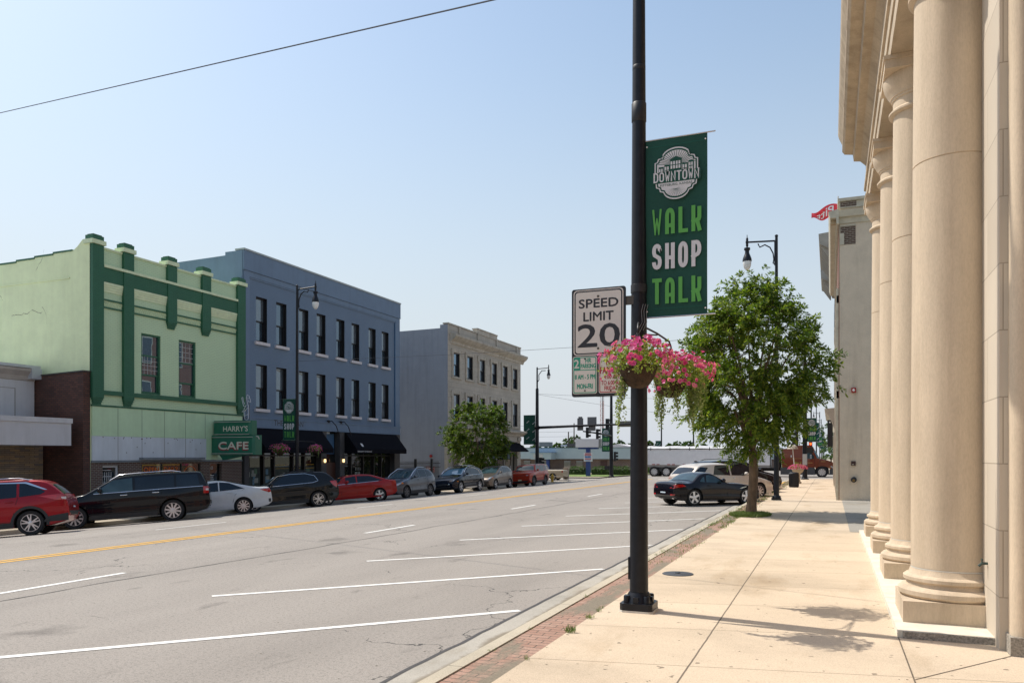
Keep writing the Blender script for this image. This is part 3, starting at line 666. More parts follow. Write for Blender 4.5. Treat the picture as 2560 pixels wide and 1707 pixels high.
def banner(name, label, O, U, w_, h_, design, parent_loc, group='green banners on the lamp posts'):
    """O = upper corner at the pole, U = outward direction; the print is on the side facing U x Z"""
    t = thing(name, label, 'banner', parent_loc, group=group)
    U = Vector(U).normalized(); V = Vector((0, 0, 1)); O = Vector(O); Nn = U.cross(V); flip = Nn.y > 0
    mb = MB(); nu, nv = 8, 20
    def C(u, v): return O+U*(u*w_)-V*(v*h_)+Nn*(.012*math.sin(u*4+v*5)*math.sin(v*3.1))
    for off in (0, .0025):
        mb.add([C(i/nu, j/nv)-Nn*off for i in range(nu+1) for j in range(nv+1)], [[i*(nv+1)+j, (i+1)*(nv+1)+j, (i+1)*(nv+1)+j+1, i*(nv+1)+j+1] for i in range(nu) for j in range(nv)], 0)
    u_ = U if not flip else -U; og = O if not flip else O+U*w_
    nn = u_.cross(V); og = og+nn*.018
    T = lambda v: -v*h_
    if design == 'words':
        big = w_ > .6
        emblem(mb, og+nn*.002, u_, V, w_*.51, T(.205), w_*.78, h_*.285, big)
        for wd, v, m_ in (('WALK', .468, 1), ('SHOP', .662, 2), ('TALK', .856, 1)):
            deco_word(mb, wd, og+nn*.003, u_, V, w_*.12, w_*.91, T(v+.072), T(v-.072), w_*.062, w_*.055, m_)
        for v in (.045, .955):
            mb.poly([og+nn*.003+u_*(w_*a)+V*(T(v)+b_) for a, b_ in ((.03, 0), (.97, 0), (.97, .004), (.03, .004))], 3)
    else:
        for r in range(7):
            for q in range(2):
                cx, cz = w_*(.25+.5*q+(.12 if r % 2 else -.05)), T(.09+.137*r+.05*q)
                d1 = Vector((.8, .62)).normalized()
                def G(a, b_): p = d1*a+Vector((-d1.y, d1.x))*b_; return og+nn*.003+u_*min(max(cx+p.x, .01), w_-.01)+V*(cz+p.y)
                for k in range(4):
                    mb.poly([G(-.17+.09*k, -.035), G(-.11+.09*k, -.035), G(-.11+.09*k, .035), G(-.17+.09*k, .035)], 2 if r % 2 else 3)
    mb.build('cloth', [m_bgreen, m_lgreen, m_bwhite, M('dark_green_print', (.006, .11, .07), .8)], t)
    for v, ex in ((0.0, .09), (1.0, .09)):
        q = O-V*(v*h_)
        MB().tube([q-U*.12, q+U*(w_+ex)], .0085, 8).build('rod', m_steel, t)
    if w_ > .6:
        for u, v in ((.03, .035), (.97, .035), (.03, .965), (.97, .965)):
            q = C(u, v)+Nn*.004*(-1 if flip else 1)
            MB().lathe([(.008, q.y-.004), (.010, q.y)], (q.x, q.z), 8, 0, 'y').build('grommet', m_grom, t)
        for v in (0., 1.):
            q = O-V*(v*h_)-U*.065; MB().box(q.x-.035, q.x+.035, q.y-.035, q.y+.035, q.z-.10, q.z+.06).build('clamp', m_bolt, t)
    return t
banner('banner', 'large dark green banner with round emblem on the nearest lamp post', (-2.005, 9.02, 5.60), (1, 0, 0), .71, 2.06, 'words', (NX, NY, 5.6))
# ------------------------------------------------------------------ road signs on a black backing board
m_sheet = M('white_sign_sheeting', (.66, .61, .55), .45, var=.03)
m_ink = M('black_sign_ink', (.018, .016, .02), .45)
m_sgreen = M('green_sign_ink', (.015, .27, .17), .45); m_sred = M('red_sign_ink', (.40, .02, .035), .45)
def rrect(x0, x1, z0, z1, r, n=5):
    P = []
    for cx, cz, a0 in ((x1-r, z1-r, 0), (x0+r, z1-r, 90), (x0+r, z0+r, 180), (x1-r, z0+r, 270)):
        P += [(cx+r*math.cos(rad(a0+90*i/n)), cz+r*math.sin(rad(a0+90*i/n))) for i in range(n+1)]
    return P
def plate(mb, x0, x1, z0, z1, r, y, m): mb.poly([(a, y, b_) for a, b_ in rrect(x0, x1, z0, z1, r)], m)
SY = 8.93
bd = thing('sign_backboard', 'black board behind the road signs, clamped to the nearest lamp post', 'sign board', (-2.55, SY, 2.64))
mb = MB(); mb.prism('xz', rrect(-2.875, -2.215, 2.635, 3.92, .03), SY, SY+.012); mb.build('panel', m_pole_d, bd)
for z in (3.70, 2.80): MB().box(-2.23, -2.1, SY+.013, SY+.05, z, z+.10).build('clamp', m_bolt, bd)
# speed limit
mb = MB(); x0, x1, z0, z1 = -2.852, -2.243, 3.128, 3.905
mb.prism('xz', rrect(x0, x1, z0, z1, .045), SY-.003, SY-.0005, 0)
plate(mb, x0+.012, x1-.012, z0+.012, z1-.012, .04, SY-.0036, 1); plate(mb, x0+.027, x1-.027, z0+.027, z1-.027, .032, SY-.0042, 0)
def sx(px): return x0+(px-148)/467*(x1-x0)
def sz(py): return z1-(py-175)/600*(z1-z0)
TO = (0, SY-.0048, 0); TU = (1, 0, 0); TV = (0, 0, 1)
put_text(mb, 'SPEED', TO, TU, TV, sx(200), sx(568), sz(341), sz(262), 1, .035)
put_text(mb, 'LIMIT', TO, TU, TV, sx(244), sx(524), sz(461), sz(382), 1, .035)
put_text(mb, '20', TO, TU, TV, sx(190), sx(580), sz(700), sz(494), 1, .022)
for pz in (240, 716): mb.lathe([(.013, SY-.012), (.015, SY-.004)], (sx(381), sz(pz)), 10, 2, 'y')
tag(mb.build('speed_limit_sign', [m_sheet, m_ink, m_bolt]), 'white rectangular SPEED LIMIT 20 sign on the black board', 'road sign', 'signs on the black board')
# two hour parking
mb = MB(); x0, x1, z0, z1 = -2.862, -2.562, 2.672, 3.118
mb.prism('xz', rrect(x0, x1, z0, z1, .025), SY-.003, SY-.0005, 0)
plate(mb, x0+.008, x1-.008, z0+.008, z1-.008, .02, SY-.0036, 1); plate(mb, x0+.019, x1-.019, z0+.019, z1-.019, .014, SY-.0042, 0)
def qx(px): return x0+(px-142)/226*(x1-x0)
def qz(py): return z1-(py-788)/347*(z1-z0)
mb.box(x0+.012, qx(214), SY-.0048, SY-.0044, qz(912), z1-.012, 1); mb.box(x0+.012, x1-.012, SY-.00475, SY-.0044, qz(919), qz(911), 1)
put_text(mb, '2', (0, SY-.0055, 0), TU, TV, qx(157), qx(200), qz(895), qz(818), 0, .03)
put_text(mb, 'HR', TO, TU, TV, qx(262), qx(315), qz(848), qz(808), 1, .045)
put_text(mb, 'PARKING', TO, TU, TV, qx(219), qx(355), qz(898), qz(858), 1, .045)
put_text(mb, '8 AM - 5 PM', TO, TU, TV, qx(163), qx(350), qz(1000), qz(957), 1, .045)
put_text(mb, 'MON-FRI', TO, TU, TV, qx(184), qx(328), qz(1088), qz(1043), 1, .045)
for pz in (812, 1107): mb.lathe([(.009, SY-.012), (.010, SY-.004)], (qx(256), qz(pz)), 10, 2, 'y')
tag(mb.build('parking_sign', [m_sheet, m_sgreen, m_bolt]), 'green and white 2 HR PARKING sign under the speed limit', 'road sign', 'signs on the black board')
# no parking
mb = MB(); x0, x1, z0, z1 = -2.540, -2.240, 2.672, 3.118
mb.prism('xz', rrect(x0, x1, z0, z1, .025), SY-.003, SY-.0005, 0)
plate(mb, x0+.008, x1-.008, z0+.008, z1-.008, .02, SY-.0036, 1); plate(mb, x0+.018, x1-.018, z0+.018, z1-.018, .014, SY-.0042, 0)
def qx(px): return x0+(px-384)/222*(x1-x0)
put_text(mb, 'NO', TO, TU, TV, qx(452), qx(532), qz(877), qz(815), 1, .045)
put_text(mb, 'PARKING', TO, TU, TV, qx(398), qx(592), qz(955), qz(895), 1, .045)
put_text(mb, '4:00 AM', TO, TU, TV, qx(430), qx(562), qz(1005), qz(965), 1, .03)
put_text(mb, 'TO 6:00 AM', TO, TU, TV, qx(406), qx(586), qz(1060), qz(1020), 1, .03)
put_text(mb, 'FRIDAY', TO, TU, TV, qx(436), qx(556), qz(1108), qz(1070), 1, .03)
for pz in (810, 1112): mb.lathe([(.009, SY-.012), (.010, SY-.004)], (qx(491), qz(pz)), 10, 2, 'y')
tag(mb.build('no_parking_sign', [m_sheet, m_sred, m_bolt]), 'red and white NO PARKING sign half hidden by flowers', 'road sign', 'signs on the black board')
# ------------------------------------------------------------------ hanging baskets
m_coir = M('coir_liner', (.045, .026, .013), .95, var=.6, scale=18, bump=1., bscale=45, bdist=.02)
m_pet = leafmat('pink_petals', (.66, .05, .28), (.80, .13, .44), (.82, .30, .55), .4)
m_pthroat = M('petal_throat', (.35, .02, .14), .7)
m_bleaf = leafmat('basket_leaves', (.13, .21, .035), (.25, .33, .06), (.46, .48, .13), .5)
m_vine = leafmat('trailing_vine_leaves', (.16, .22, .07), (.28, .34, .13), (.42, .46, .24), .4)
m_wire = M('hanger_wire', (.12, .12, .12), .5, .5)
def leaf(mb, p, d, n, L_, W_, m=0):
    """pointed leaf: base p, direction d, normal n"""
    s_ = d.cross(n).normalized()*W_/2
    mb.add([p, p+d*L_*.45+s_, p+d*L_, p+d*L_*.45-s_], [[0, 1, 2, 3]], m)
def rvec(r):
    while True:
        v = Vector((r.uniform(-1, 1), r.uniform(-1, 1), r.uniform(-1, 1)))
        if .05 < v.length < 1: return v.normalized()
def flower(mb, p, n, R, r):
    n = n.normalized(); x = n.orthogonal().normalized(); y = n.cross(x); a0 = r.uniform(0, 6.28); K = 10
    vs = [p-n*R*.5]; 
    for i in range(K):
        a = a0+2*math.pi*i/K; q = R*(1.0 if i % 2 else .84); vs.append(p+(x*math.cos(a)+y*math.sin(a))*q+n*R*r.uniform(-.08, .18))
    mb.add(vs, [[0, 1+i, 1+(i+1) % K] for i in range(K)], 0)
    k = [p-n*R*.12+(x*math.cos(2*math.pi*i/6)+y*math.sin(2*math.pi*i/6))*R*.22 for i in range(6)]
    mb.add(k, [[0, 1, 2, 3, 4, 5]], 1)
def basket(C, label, seed, R, bias, vines, scale=1., nfl=150, nlf=1500):
    r = random.Random(seed)
    t = thing('hanging_basket', label, 'flower basket', tuple(C), group='flower baskets hung on lamp posts')
    mb = MB(); mb.lathe([(.205*scale, C.z), (.20*scale, C.z-.05*scale), (.175*scale, C.z-.14*scale), (.12*scale, C.z-.22*scale), (.05*scale, C.z-.25*scale)], (C.x, C.y), 24)
    for v in range(len(mb.v)):
        q = Vector(mb.v[v]); k = noise.noise(q*14)*.014; mb.v[v] = (q.x+k, q.y+k, q.z+k)
    mb.build('liner', m_coir, t, smooth=60)
    mb = MB()
    for a in (20, 140, 260): mb.tube([(C.x+.2*scale*math.cos(rad(a)), C.y+.2*scale*math.sin(rad(a)), C.z-.0), (C.x, C.y, C.z+.36)], .0035, 4)
    mb.build('hanger', m_wire, t)
    lv = MB(); fl_ = MB()
    def surf():
        while True:
            d = rvec(r)
            if d.z > -.55: break
        k = 1+.28*noise.noise(d*2.1+Vector((seed, 0, 0)))
        q = Vector((d.x*R*1.08, d.y*R*1.0, d.z*R*.62 if d.z > 0 else d.z*R*.9))*k
        return q, d
    for i in range(nlf):
        q, d = surf(); q = q*r.uniform(.55, 1.03)+bias*scale
        n = (d+rvec(r)*.8).normalized(); dd = (rvec(r)+Vector((0, 0, -.3))); dd = (dd-n*dd.dot(n)).normalized()
        leaf(lv, C+q, dd, n, r.uniform(.028, .055), r.uniform(.014, .026))
    for i in range(nfl):
        q, d = surf()
        if d.z < -.1 and r.random() < .6: continue
        q = q*r.uniform(.98, 1.14)+bias*scale
        flower(fl_, C+q, d+rvec(r)*.45+Vector((0, -.25, .1)), r.uniform(.026, .037), r)
    for i in range(24):       # stray shoots
        q, d = surf(); p = C+q+bias*scale; e = p+d*r.uniform(.06, .14)+Vector((0, 0, -.03))
        for k in range(6): leaf(lv, p+(e-p)*(k/6), rvec(r), rvec(r), .035, .018)
        if r.random() < .6: flower(fl_, e, d+rvec(r)*.3, .032, r)
    lv.build('foliage', m_bleaf, t); stuff(fl_.build('blossoms', [m_pet, m_pthroat], t))
    vn = MB()
    for (ox, oy, oz, ln, n_) in vines:
        for k in range(n_):
            p = C+Vector((ox+r.uniform(-.05, .05), oy+r.uniform(-.05, .05), oz)); L_ = ln*r.uniform(.45, 1.0); s_ = int(L_/.013); ph = r.uniform(0, 6)
            for j in range(s_):
                f = j/s_; q = p+Vector((.02*math.sin(ph+f*5)+.03*f*math.sin(ph), .02*math.cos(ph+f*6), -L_*f))
                for h in range(2 if f < .8 else 1):
                    dd = (rvec(r)+Vector((0, 0, -.5))).normalized(); leaf(vn, q+rvec(r)*.012, dd, rvec(r), r.uniform(.024, .042), r.uniform(.016, .030))
    vn.build('trailing_vine', m_vine, t)
    return t
basket(B1, 'pink petunia basket hanging in front of the nearest lamp post', 11, .33, Vector((.0, 0, .07)), [(-.19, -.05, -.0, .82, 5), (-.14, 0, 0, .35, 5), (.18, .05, 0, .25, 5), (0, -.2, 0, .14, 5)], nfl=200, nlf=1900)
basket(B2, 'pink petunia basket with long vines beside the street tree crown', 23, .37, Vector((.12, 0, .05)), [(-.13, 0, -.05, .66, 9), (.26, 0, 0, .70, 12), (.34, -.05, 0, .62, 8), (.10, -.1, 0, .62, 5), (.38, .05, 0, .45, 7), (.0, -.18, 0, .35, 6), (-.05, -.2, 0, .2, 6)], nfl=300, nlf=2100)
# ------------------------------------------------------------------ small things on the sidewalk
mb = MB(); mb.lathe([(.235, .131), (.235, .137), (.225, .142), (.02, .142)], (-2.165, 12.0), 40); mb.lathe([(.045, .142), (.04, .156), (.03, .16)], (-2.17, 12.02), 16)
m_iron = M('dark_cast_iron', (.045, .048, .055), .6, var=.3, scale=20, bump=.8, bscale=60)
tag(mb.build('utility_cover', m_iron, smooth=40), 'round dark iron cover set in the sidewalk behind the lamp post', 'utility cover')
m_blade = leafmat('grass_blades', (.07, .12, .02), (.12, .18, .03), (.24, .27, .08), .3)
def tuft(mb, x, y, z, R, n, h, r):
    for i in range(n):
        a = r.uniform(0, 6.28); q = R*math.sqrt(r.random()); p = Vector((x+q*math.cos(a), y+q*math.sin(a), z)); d = (Vector((r.uniform(-.7, .7), r.uniform(-.7, .7), 1))).normalized()
        leaf(mb, p, d, d.orthogonal(), h*r.uniform(.5, 1.1), h*.18)
r = random.Random(8); mb = MB()
for x, y, n, h, R in ((-2.47, 7.62, 40, .10, .06), (-2.49, 8.35, 24, .07, .05), (-2.49, 8.75, 16, .06, .04), (-2.52, 8.95, 12, .05, .03), (-2.48, 6.45, 14, .06, .04), (-2.90, 6.6, 10, .05, .04), (-2.89, 7.6, 8, .05, .04), (-2.90, 9.6, 10, .05, .03), (-2.55, 11.3, 12, .05, .04)):
    tuft(mb, x, y, .126, R, n, h, r)
for i in range(150):
    y = r.uniform(13, 26); x = r.choice((-2.88, -2.52, r.uniform(-2.88, -2.52))); tuft(mb, x, y, .124, .10, 9 if y > 19 else 4, .07, r)
for i in range(120):
    y = r.uniform(26, 58); tuft(mb, r.uniform(-2.88, -2.45), y, .124, .2, 12, .08, r)
stuff(mb.build('kerbside_weeds', m_blade))
mb = MB()
for i in range(4200):
    a = r.uniform(0, 6.28); q = math.sqrt(r.random()); x, y = -2.28+.60*q*math.cos(a), 24.75+.95*q*math.sin(a)
    if x < -2.9: continue
    d = Vector((r.uniform(-.7, .7), r.uniform(-.7, .7), 1)).normalized(); leaf(mb, Vector((x, y, .125)), d, d.orthogonal(), r.uniform(.05, .14), .02)
stuff(mb.build('tree_base_grass', m_blade))
mb = MB()
for i in range(230):    # crumbs, gum spots and bits of leaf litter
    x, y = r.uniform(-2.4, 1.3), r.uniform(5.5, 22)
    if x > .58 and y > 8.5: continue
    a = r.uniform(0, 6.28); s_ = r.uniform(.006, .018); c = Vector((x, y, .1315)); u = Vector((math.cos(a), math.sin(a), 0)); v = Vector((-u.y, u.x, 0))
    mb.poly([c+u*s_, c+v*s_*.5, c-u*s_, c-v*s_*.4], 0)
for i in range(160):
    x, y = r.uniform(-9, -3.7), r.uniform(5.5, 22); a = r.uniform(0, 6.28); s_ = r.uniform(.006, .02); c = Vector((x, y, .003)); u = Vector((math.cos(a), math.sin(a), 0)); v = Vector((-u.y, u.x, 0))
    mb.poly([c+u*s_, c+v*s_*.5, c-u*s_, c-v*s_*.4], 0)
stuff(mb.build('ground_litter', M('litter', (.10, .075, .05), .9, var=.5, scale=30)))
# ================================================================== TREES
m_bark = M('grey_brown_bark', (.16, .105, .065), .95, var=.45, scale=9, bump=1., bscale=22, bdist=.03, stretch=(1, 1, .3))
m_leafA = leafmat('elm_leaves', (.06, .108, .015), (.13, .20, .027), (.34, .37, .058), .5)
m_leafB = leafmat('maple_leaves', (.05, .095, .014), (.10, .165, .026), (.22, .25, .045), .45)
m_leafC = leafmat('far_leaves', (.05, .095, .03), (.075, .13, .04), (.11, .17, .05), .4)
def tree(name, label, loc, H, R, zc, zt, seed, nleaf, L_, W_, mat, group=None, nbr=16, trunk_r=.13, droop=.5, shape=1.0, upturn=.9, base=.62, fill=.35, tips=(.70, 1.02), shoots=0, outline=None, clump=0):
    """H top, R crown radius, zc height of the widest part, zt first fork (all above the base)"""
    r = random.Random(seed); t = thing(name, label, 'tree', loc, group=group, world=False)
    mb = MB(); wob = lambda z: Vector((.04*math.sin(z*2.1+seed), .04*math.cos(z*1.7+seed), z))
    tp = [wob(zt*i/6)-wob(0)*Vector((1, 1, 0)).length*0 for i in range(7)]
    tp = [Vector((p.x-tp[0].x, p.y-tp[0].y, p.z)) for p in tp]
    mb.tube(tp, [trunk_r*(1.28 if i == 0 else 1.06-.03*i) for i in range(7)], 12); mb.build('trunk', m_bark, t, smooth=60)
    br = MB(); lf = MB()
    def env(z):      # crown radius at height z
        if outline:
            for (a, b), (c, d) in zip(outline, outline[1:]):
                if a <= z <= c: return b+(d-b)*(z-a)/(c-a)
            return 0
        if z < zc: k = (z-zt*.95)/(zc-zt*.95); return R*max(0, base+(1-base)*math.sin(max(0, k)*math.pi/2)) if k > 0 else 0
        k = (z-zc)/(H-zc); return R*max(0, 1-k*k)**.62
    clumps = []
    for b_ in range(nbr):
        f = (b_+.5)/nbr; a = b_*2.399+r.uniform(-.3, .3); z1 = zt*1.02+(H*.97-zt)*(f**.85)*r.uniform(.9, 1.02); q = env(min(z1, H*.985))*r.uniform(.72, 1.0)
        e = Vector((q*math.cos(a), q*math.sin(a), z1)); s_ = tp[-1]+Vector((0, 0, (z1-zt)*.15*r.random()))
        mid = s_.lerp(e, .45)+Vector((-e.x*.10, -e.y*.10, upturn*.12*H*(1-f))); pts = [s_, s_.lerp(mid, .6)+Vector((0, 0, .05)), mid, mid.lerp(e, .55), e]
        br.tube(pts, [trunk_r*.55*(1-.3*f), trunk_r*.42, trunk_r*.28, trunk_r*.16, trunk_r*.05], 6)
        for k in range(6):
            c = mid.lerp(e, r.uniform(.0, 1.)); d = rvec(r); d.z = abs(d.z)*.5; e2 = c+d*R*r.uniform(.2, .42); br.tube([c, c.lerp(e2, .5)+Vector((0, 0, .06)), e2], [trunk_r*.13, trunk_r*.08, trunk_r*.03], 4)
        nsp = int(nleaf/26)
    for q_ in range(shoots):      # long leafy shoots that break the outline
        z = zt+(H-zt)*r.uniform(.25, .99); q = env(min(z, H*.97)); a = r.uniform(0, 6.283); d = Vector((math.cos(a), math.sin(a), 0)); p = Vector((d.x*q*.92, d.y*q*.92, z*.985))
        out = (d*r.uniform(.5, 1)+Vector((0, 0, r.uniform(.1, 1.1)*(z/H)))).normalized(); ln = R*r.uniform(.18, .34); c0_ = p-out*.1
        br.tube([c0_, p+out*ln*.5, p+out*ln], [.012, .008, .004], 4)
        for k in range(22):
            f = k/22; side = rvec(r); side = (side-out*side.dot(out)).normalized(); dd = (out*.7+side*.8+Vector((0, 0, -.3))).normalized()
            leaf(lf, p+out*ln*f+Vector((0, 0, -.08*f*f)), dd, (Vector((0, 0, 1))+rvec(r)*.7).normalized(), L_*r.uniform(.8, 1.2), W_)
    done = 0; heads = []
    while done < nsp:
        z = r.uniform(zt*.92, H); q = env(z)
        if r.random() > (q/R)*1.05+.04: continue
        a = r.uniform(0, 6.283); d = Vector((math.cos(a), math.sin(a), 0))
        bump_ = 1+.24*noise.noise(Vector((d.x*1.7, d.y*1.7, z*.9+seed)))+.16*noise.noise(Vector((d.x*4, d.y*4, z*2.2+seed)))
        rr = q*bump_*(r.uniform(1.0, 1.16) if r.random() < .05 else r.uniform(*tips) if r.random() > fill else r.uniform(.12, .8))
        hole = noise.noise(Vector((d.x*rr*1.5+seed, d.y*rr*1.5, z*1.6)))
        if hole < -.27 and r.random() < .8: continue
        p = Vector((d.x*rr, d.y*rr, z))
        if clump:      # leaves gather in boughs
            if len(heads) < clump:
                if rr > q*.55: heads.append(p)
                continue
            if r.random() < .78:
                g = r.choice(heads); p = g+Vector((r.gauss(0, 1), r.gauss(0, 1), r.gauss(0, .75)))*R*.135; d = Vector((p.x, p.y, 0))
                d = d.normalized() if d.length > .01 else Vector((1, 0, 0)); z = p.z
                if z < zt*.85: continue
        out = (Vector((d.x, d.y, (z-zc)/R*.8))+rvec(r)*.55); out.z += .35; out.normalize(); ln = R*r.uniform(.10, .22)*shape
        for k in range(26):       # one leafy shoot
            f = k/26; c = p+out*ln*(f-.3)+Vector((0, 0, -droop*ln*f*f))
            side = rvec(r); side = (side-out*side.dot(out)).normalized()
            dd = (out*.55+side*.8+Vector((0, 0, -droop*.7))).normalized(); n = (Vector((0, 0, 1))+rvec(r)*.75).normalized()
            leaf(lf, c+side*.01, dd, n, L_*r.uniform(.7, 1.2), W_*r.uniform(.8, 1.2))
        done += 1
    br.build('limbs', m_bark, t, smooth=60); lf.build('crown', mat, t); return t
tree('street_tree', 'leafy green street tree on the right kerb beyond the nearest lamp post', (-2.30, 25.3, .12), 7.25, 1.93, 4.6, 2.0, 5, 62000, .14, .048, m_leafA, nbr=22, trunk_r=.145, droop=.5, base=.42, fill=.40, shoots=90, clump=125, outline=[(1.9, .25), (2.2, .7), (2.6, 1.25), (3.1, 1.62), (4., 1.82), (5.3, 1.84), (6.0, 1.62), (6.35, 1.22), (6.6, .92), (7.0, .5), (7.3, .15)])
tree('street_tree', 'bushy green tree in front of the pale limestone building across the street', (-24.6, 53.6, -.52), 6.45, 2.15, 4.3, 1.3, 9, 26000, .19, .085, m_leafB, nbr=16, trunk_r=.10, base=.5, shoots=50, clump=60)
# ================================================================== VEHICLES
m_tyre = M('tyre_rubber', (.018, .018, .019), .85, var=.2, scale=20)
m_rim = M('silver_alloy', (.62, .62, .64), .28, .85, var=.05)
m_rimd = M('dark_alloy', (.10, .10, .11), .35, .7)
m_well = M('wheel_well_black', (.008, .008, .008), .9)
m_trim = M('black_plastic_trim', (.022, .023, .025), .6, var=.15, scale=10)
m_chrome = M('chrome', (.75, .76, .78), .12, 1.0, var=.02)
m_carglass = glass('tinted_car_glass', (.006, .009, .013), .02, 0, 1.42, (.75, .88, 1))
m_carglass2 = glass('clear_car_glass', (.035, .065, .075), .02, 0, 1.45, (.75, .9, 1))
m_head = glass('headlamp_lens', (.42, .45, .48), .05)
m_tail = glass('red_tail_lamp', (.38, .006, .008), .06)
m_tailw = M('pale_lamp_lens', (.62, .55, .55), .1)
m_amber = glass('amber_lens', (.62, .18, .01), .06)
m_plate = M('licence_plate_paint', (.45, .52, .58), .5, var=.2, scale=14)
_wh = {}
def wheel_mesh(R, W_, style, n):
    k = (R, W_, style, n)
    if k in _wh: return _wh[k]
    rr = R*(.70 if style != 'steel' else .62)
    t = MB(); t.lathe([(rr*.98, -W_/2+.015), (R*.93, -W_/2), (R*.985, -W_/2+.02), (R, -W_/2+.05), (R, W_/2-.05), (R*.985, W_/2-.02), (R*.93, W_/2), (rr*.98, W_/2-.015)], n=30, axis='y')
    d = MB(); d.lathe([(.02, W_/2-.075), (rr*.9, W_/2-.07), (rr*.93, W_/2-.05), (rr*.94, W_/2-.012), (rr, W_/2-.008), (rr*1.0, W_/2-.03)], n=30, m=0, axis='y')
    y0, y1 = W_/2-.045, W_/2-.010
    nsp = n
    for i in range(nsp):
        a = 2*math.pi*i/nsp+.2
        for s_ in ((-1, 1) if style == 'twin' else (0,)):
            b0 = a+s_*.06; b1 = a+s_*(.20 if style == 'twin' else 0); hw0 = rr*(.10 if style != 'fat' else .17); hw1 = rr*(.05 if style == 'twin' else .10 if style == 'multi' else .2)
            def pt(q, ang, off): return (q*math.cos(ang)-off*math.sin(ang), q*math.sin(ang)+off*math.cos(ang))
            P = [pt(rr*.12, b0, -hw0), pt(rr*.97, b1, -hw1), pt(rr*.97, b1, hw1), pt(rr*.12, b0, hw0)]
            d.prism('xz', P, y0, y1, 1)
    d.lathe([(rr*.22, y0), (rr*.22, y1+.006), (rr*.12, y1+.012)], n=14, m=1, axis='y')
    d.lathe([(rr*.955, W_/2-.03), (rr*.955, W_/2-.004), (rr*1.0, W_/2-.004), (rr*1.005, W_/2-.03)], n=30, m=1, axis='y')
    _wh[k] = (t.mesh('wheel', m_tyre, 35), d.mesh('rim', [m_rimd if style != 'dark' else m_well, m_rim if style != 'dark' else m_rimd], 35)); return _wh[k]
def interp(P, x):
    if x <= P[0][0]: return P[0][1]
    for (a, b), (c, d) in zip(P, P[1:]):
        if x <= c: return b+(d-b)*(x-a)/(c-a) if c > a else d
    return P[-1][1]
def smooth_profile(P, k=3):
    for _ in range(k-1):
        Q = [P[0]]
        for a, b in zip(P, P[1:]): Q += [(a[0]*.75+b[0]*.25, a[1]*.75+b[1]*.25), (a[0]*.25+b[0]*.75, a[1]*.25+b[1]*.75)]
        P = Q+[P[-1]]
    return P
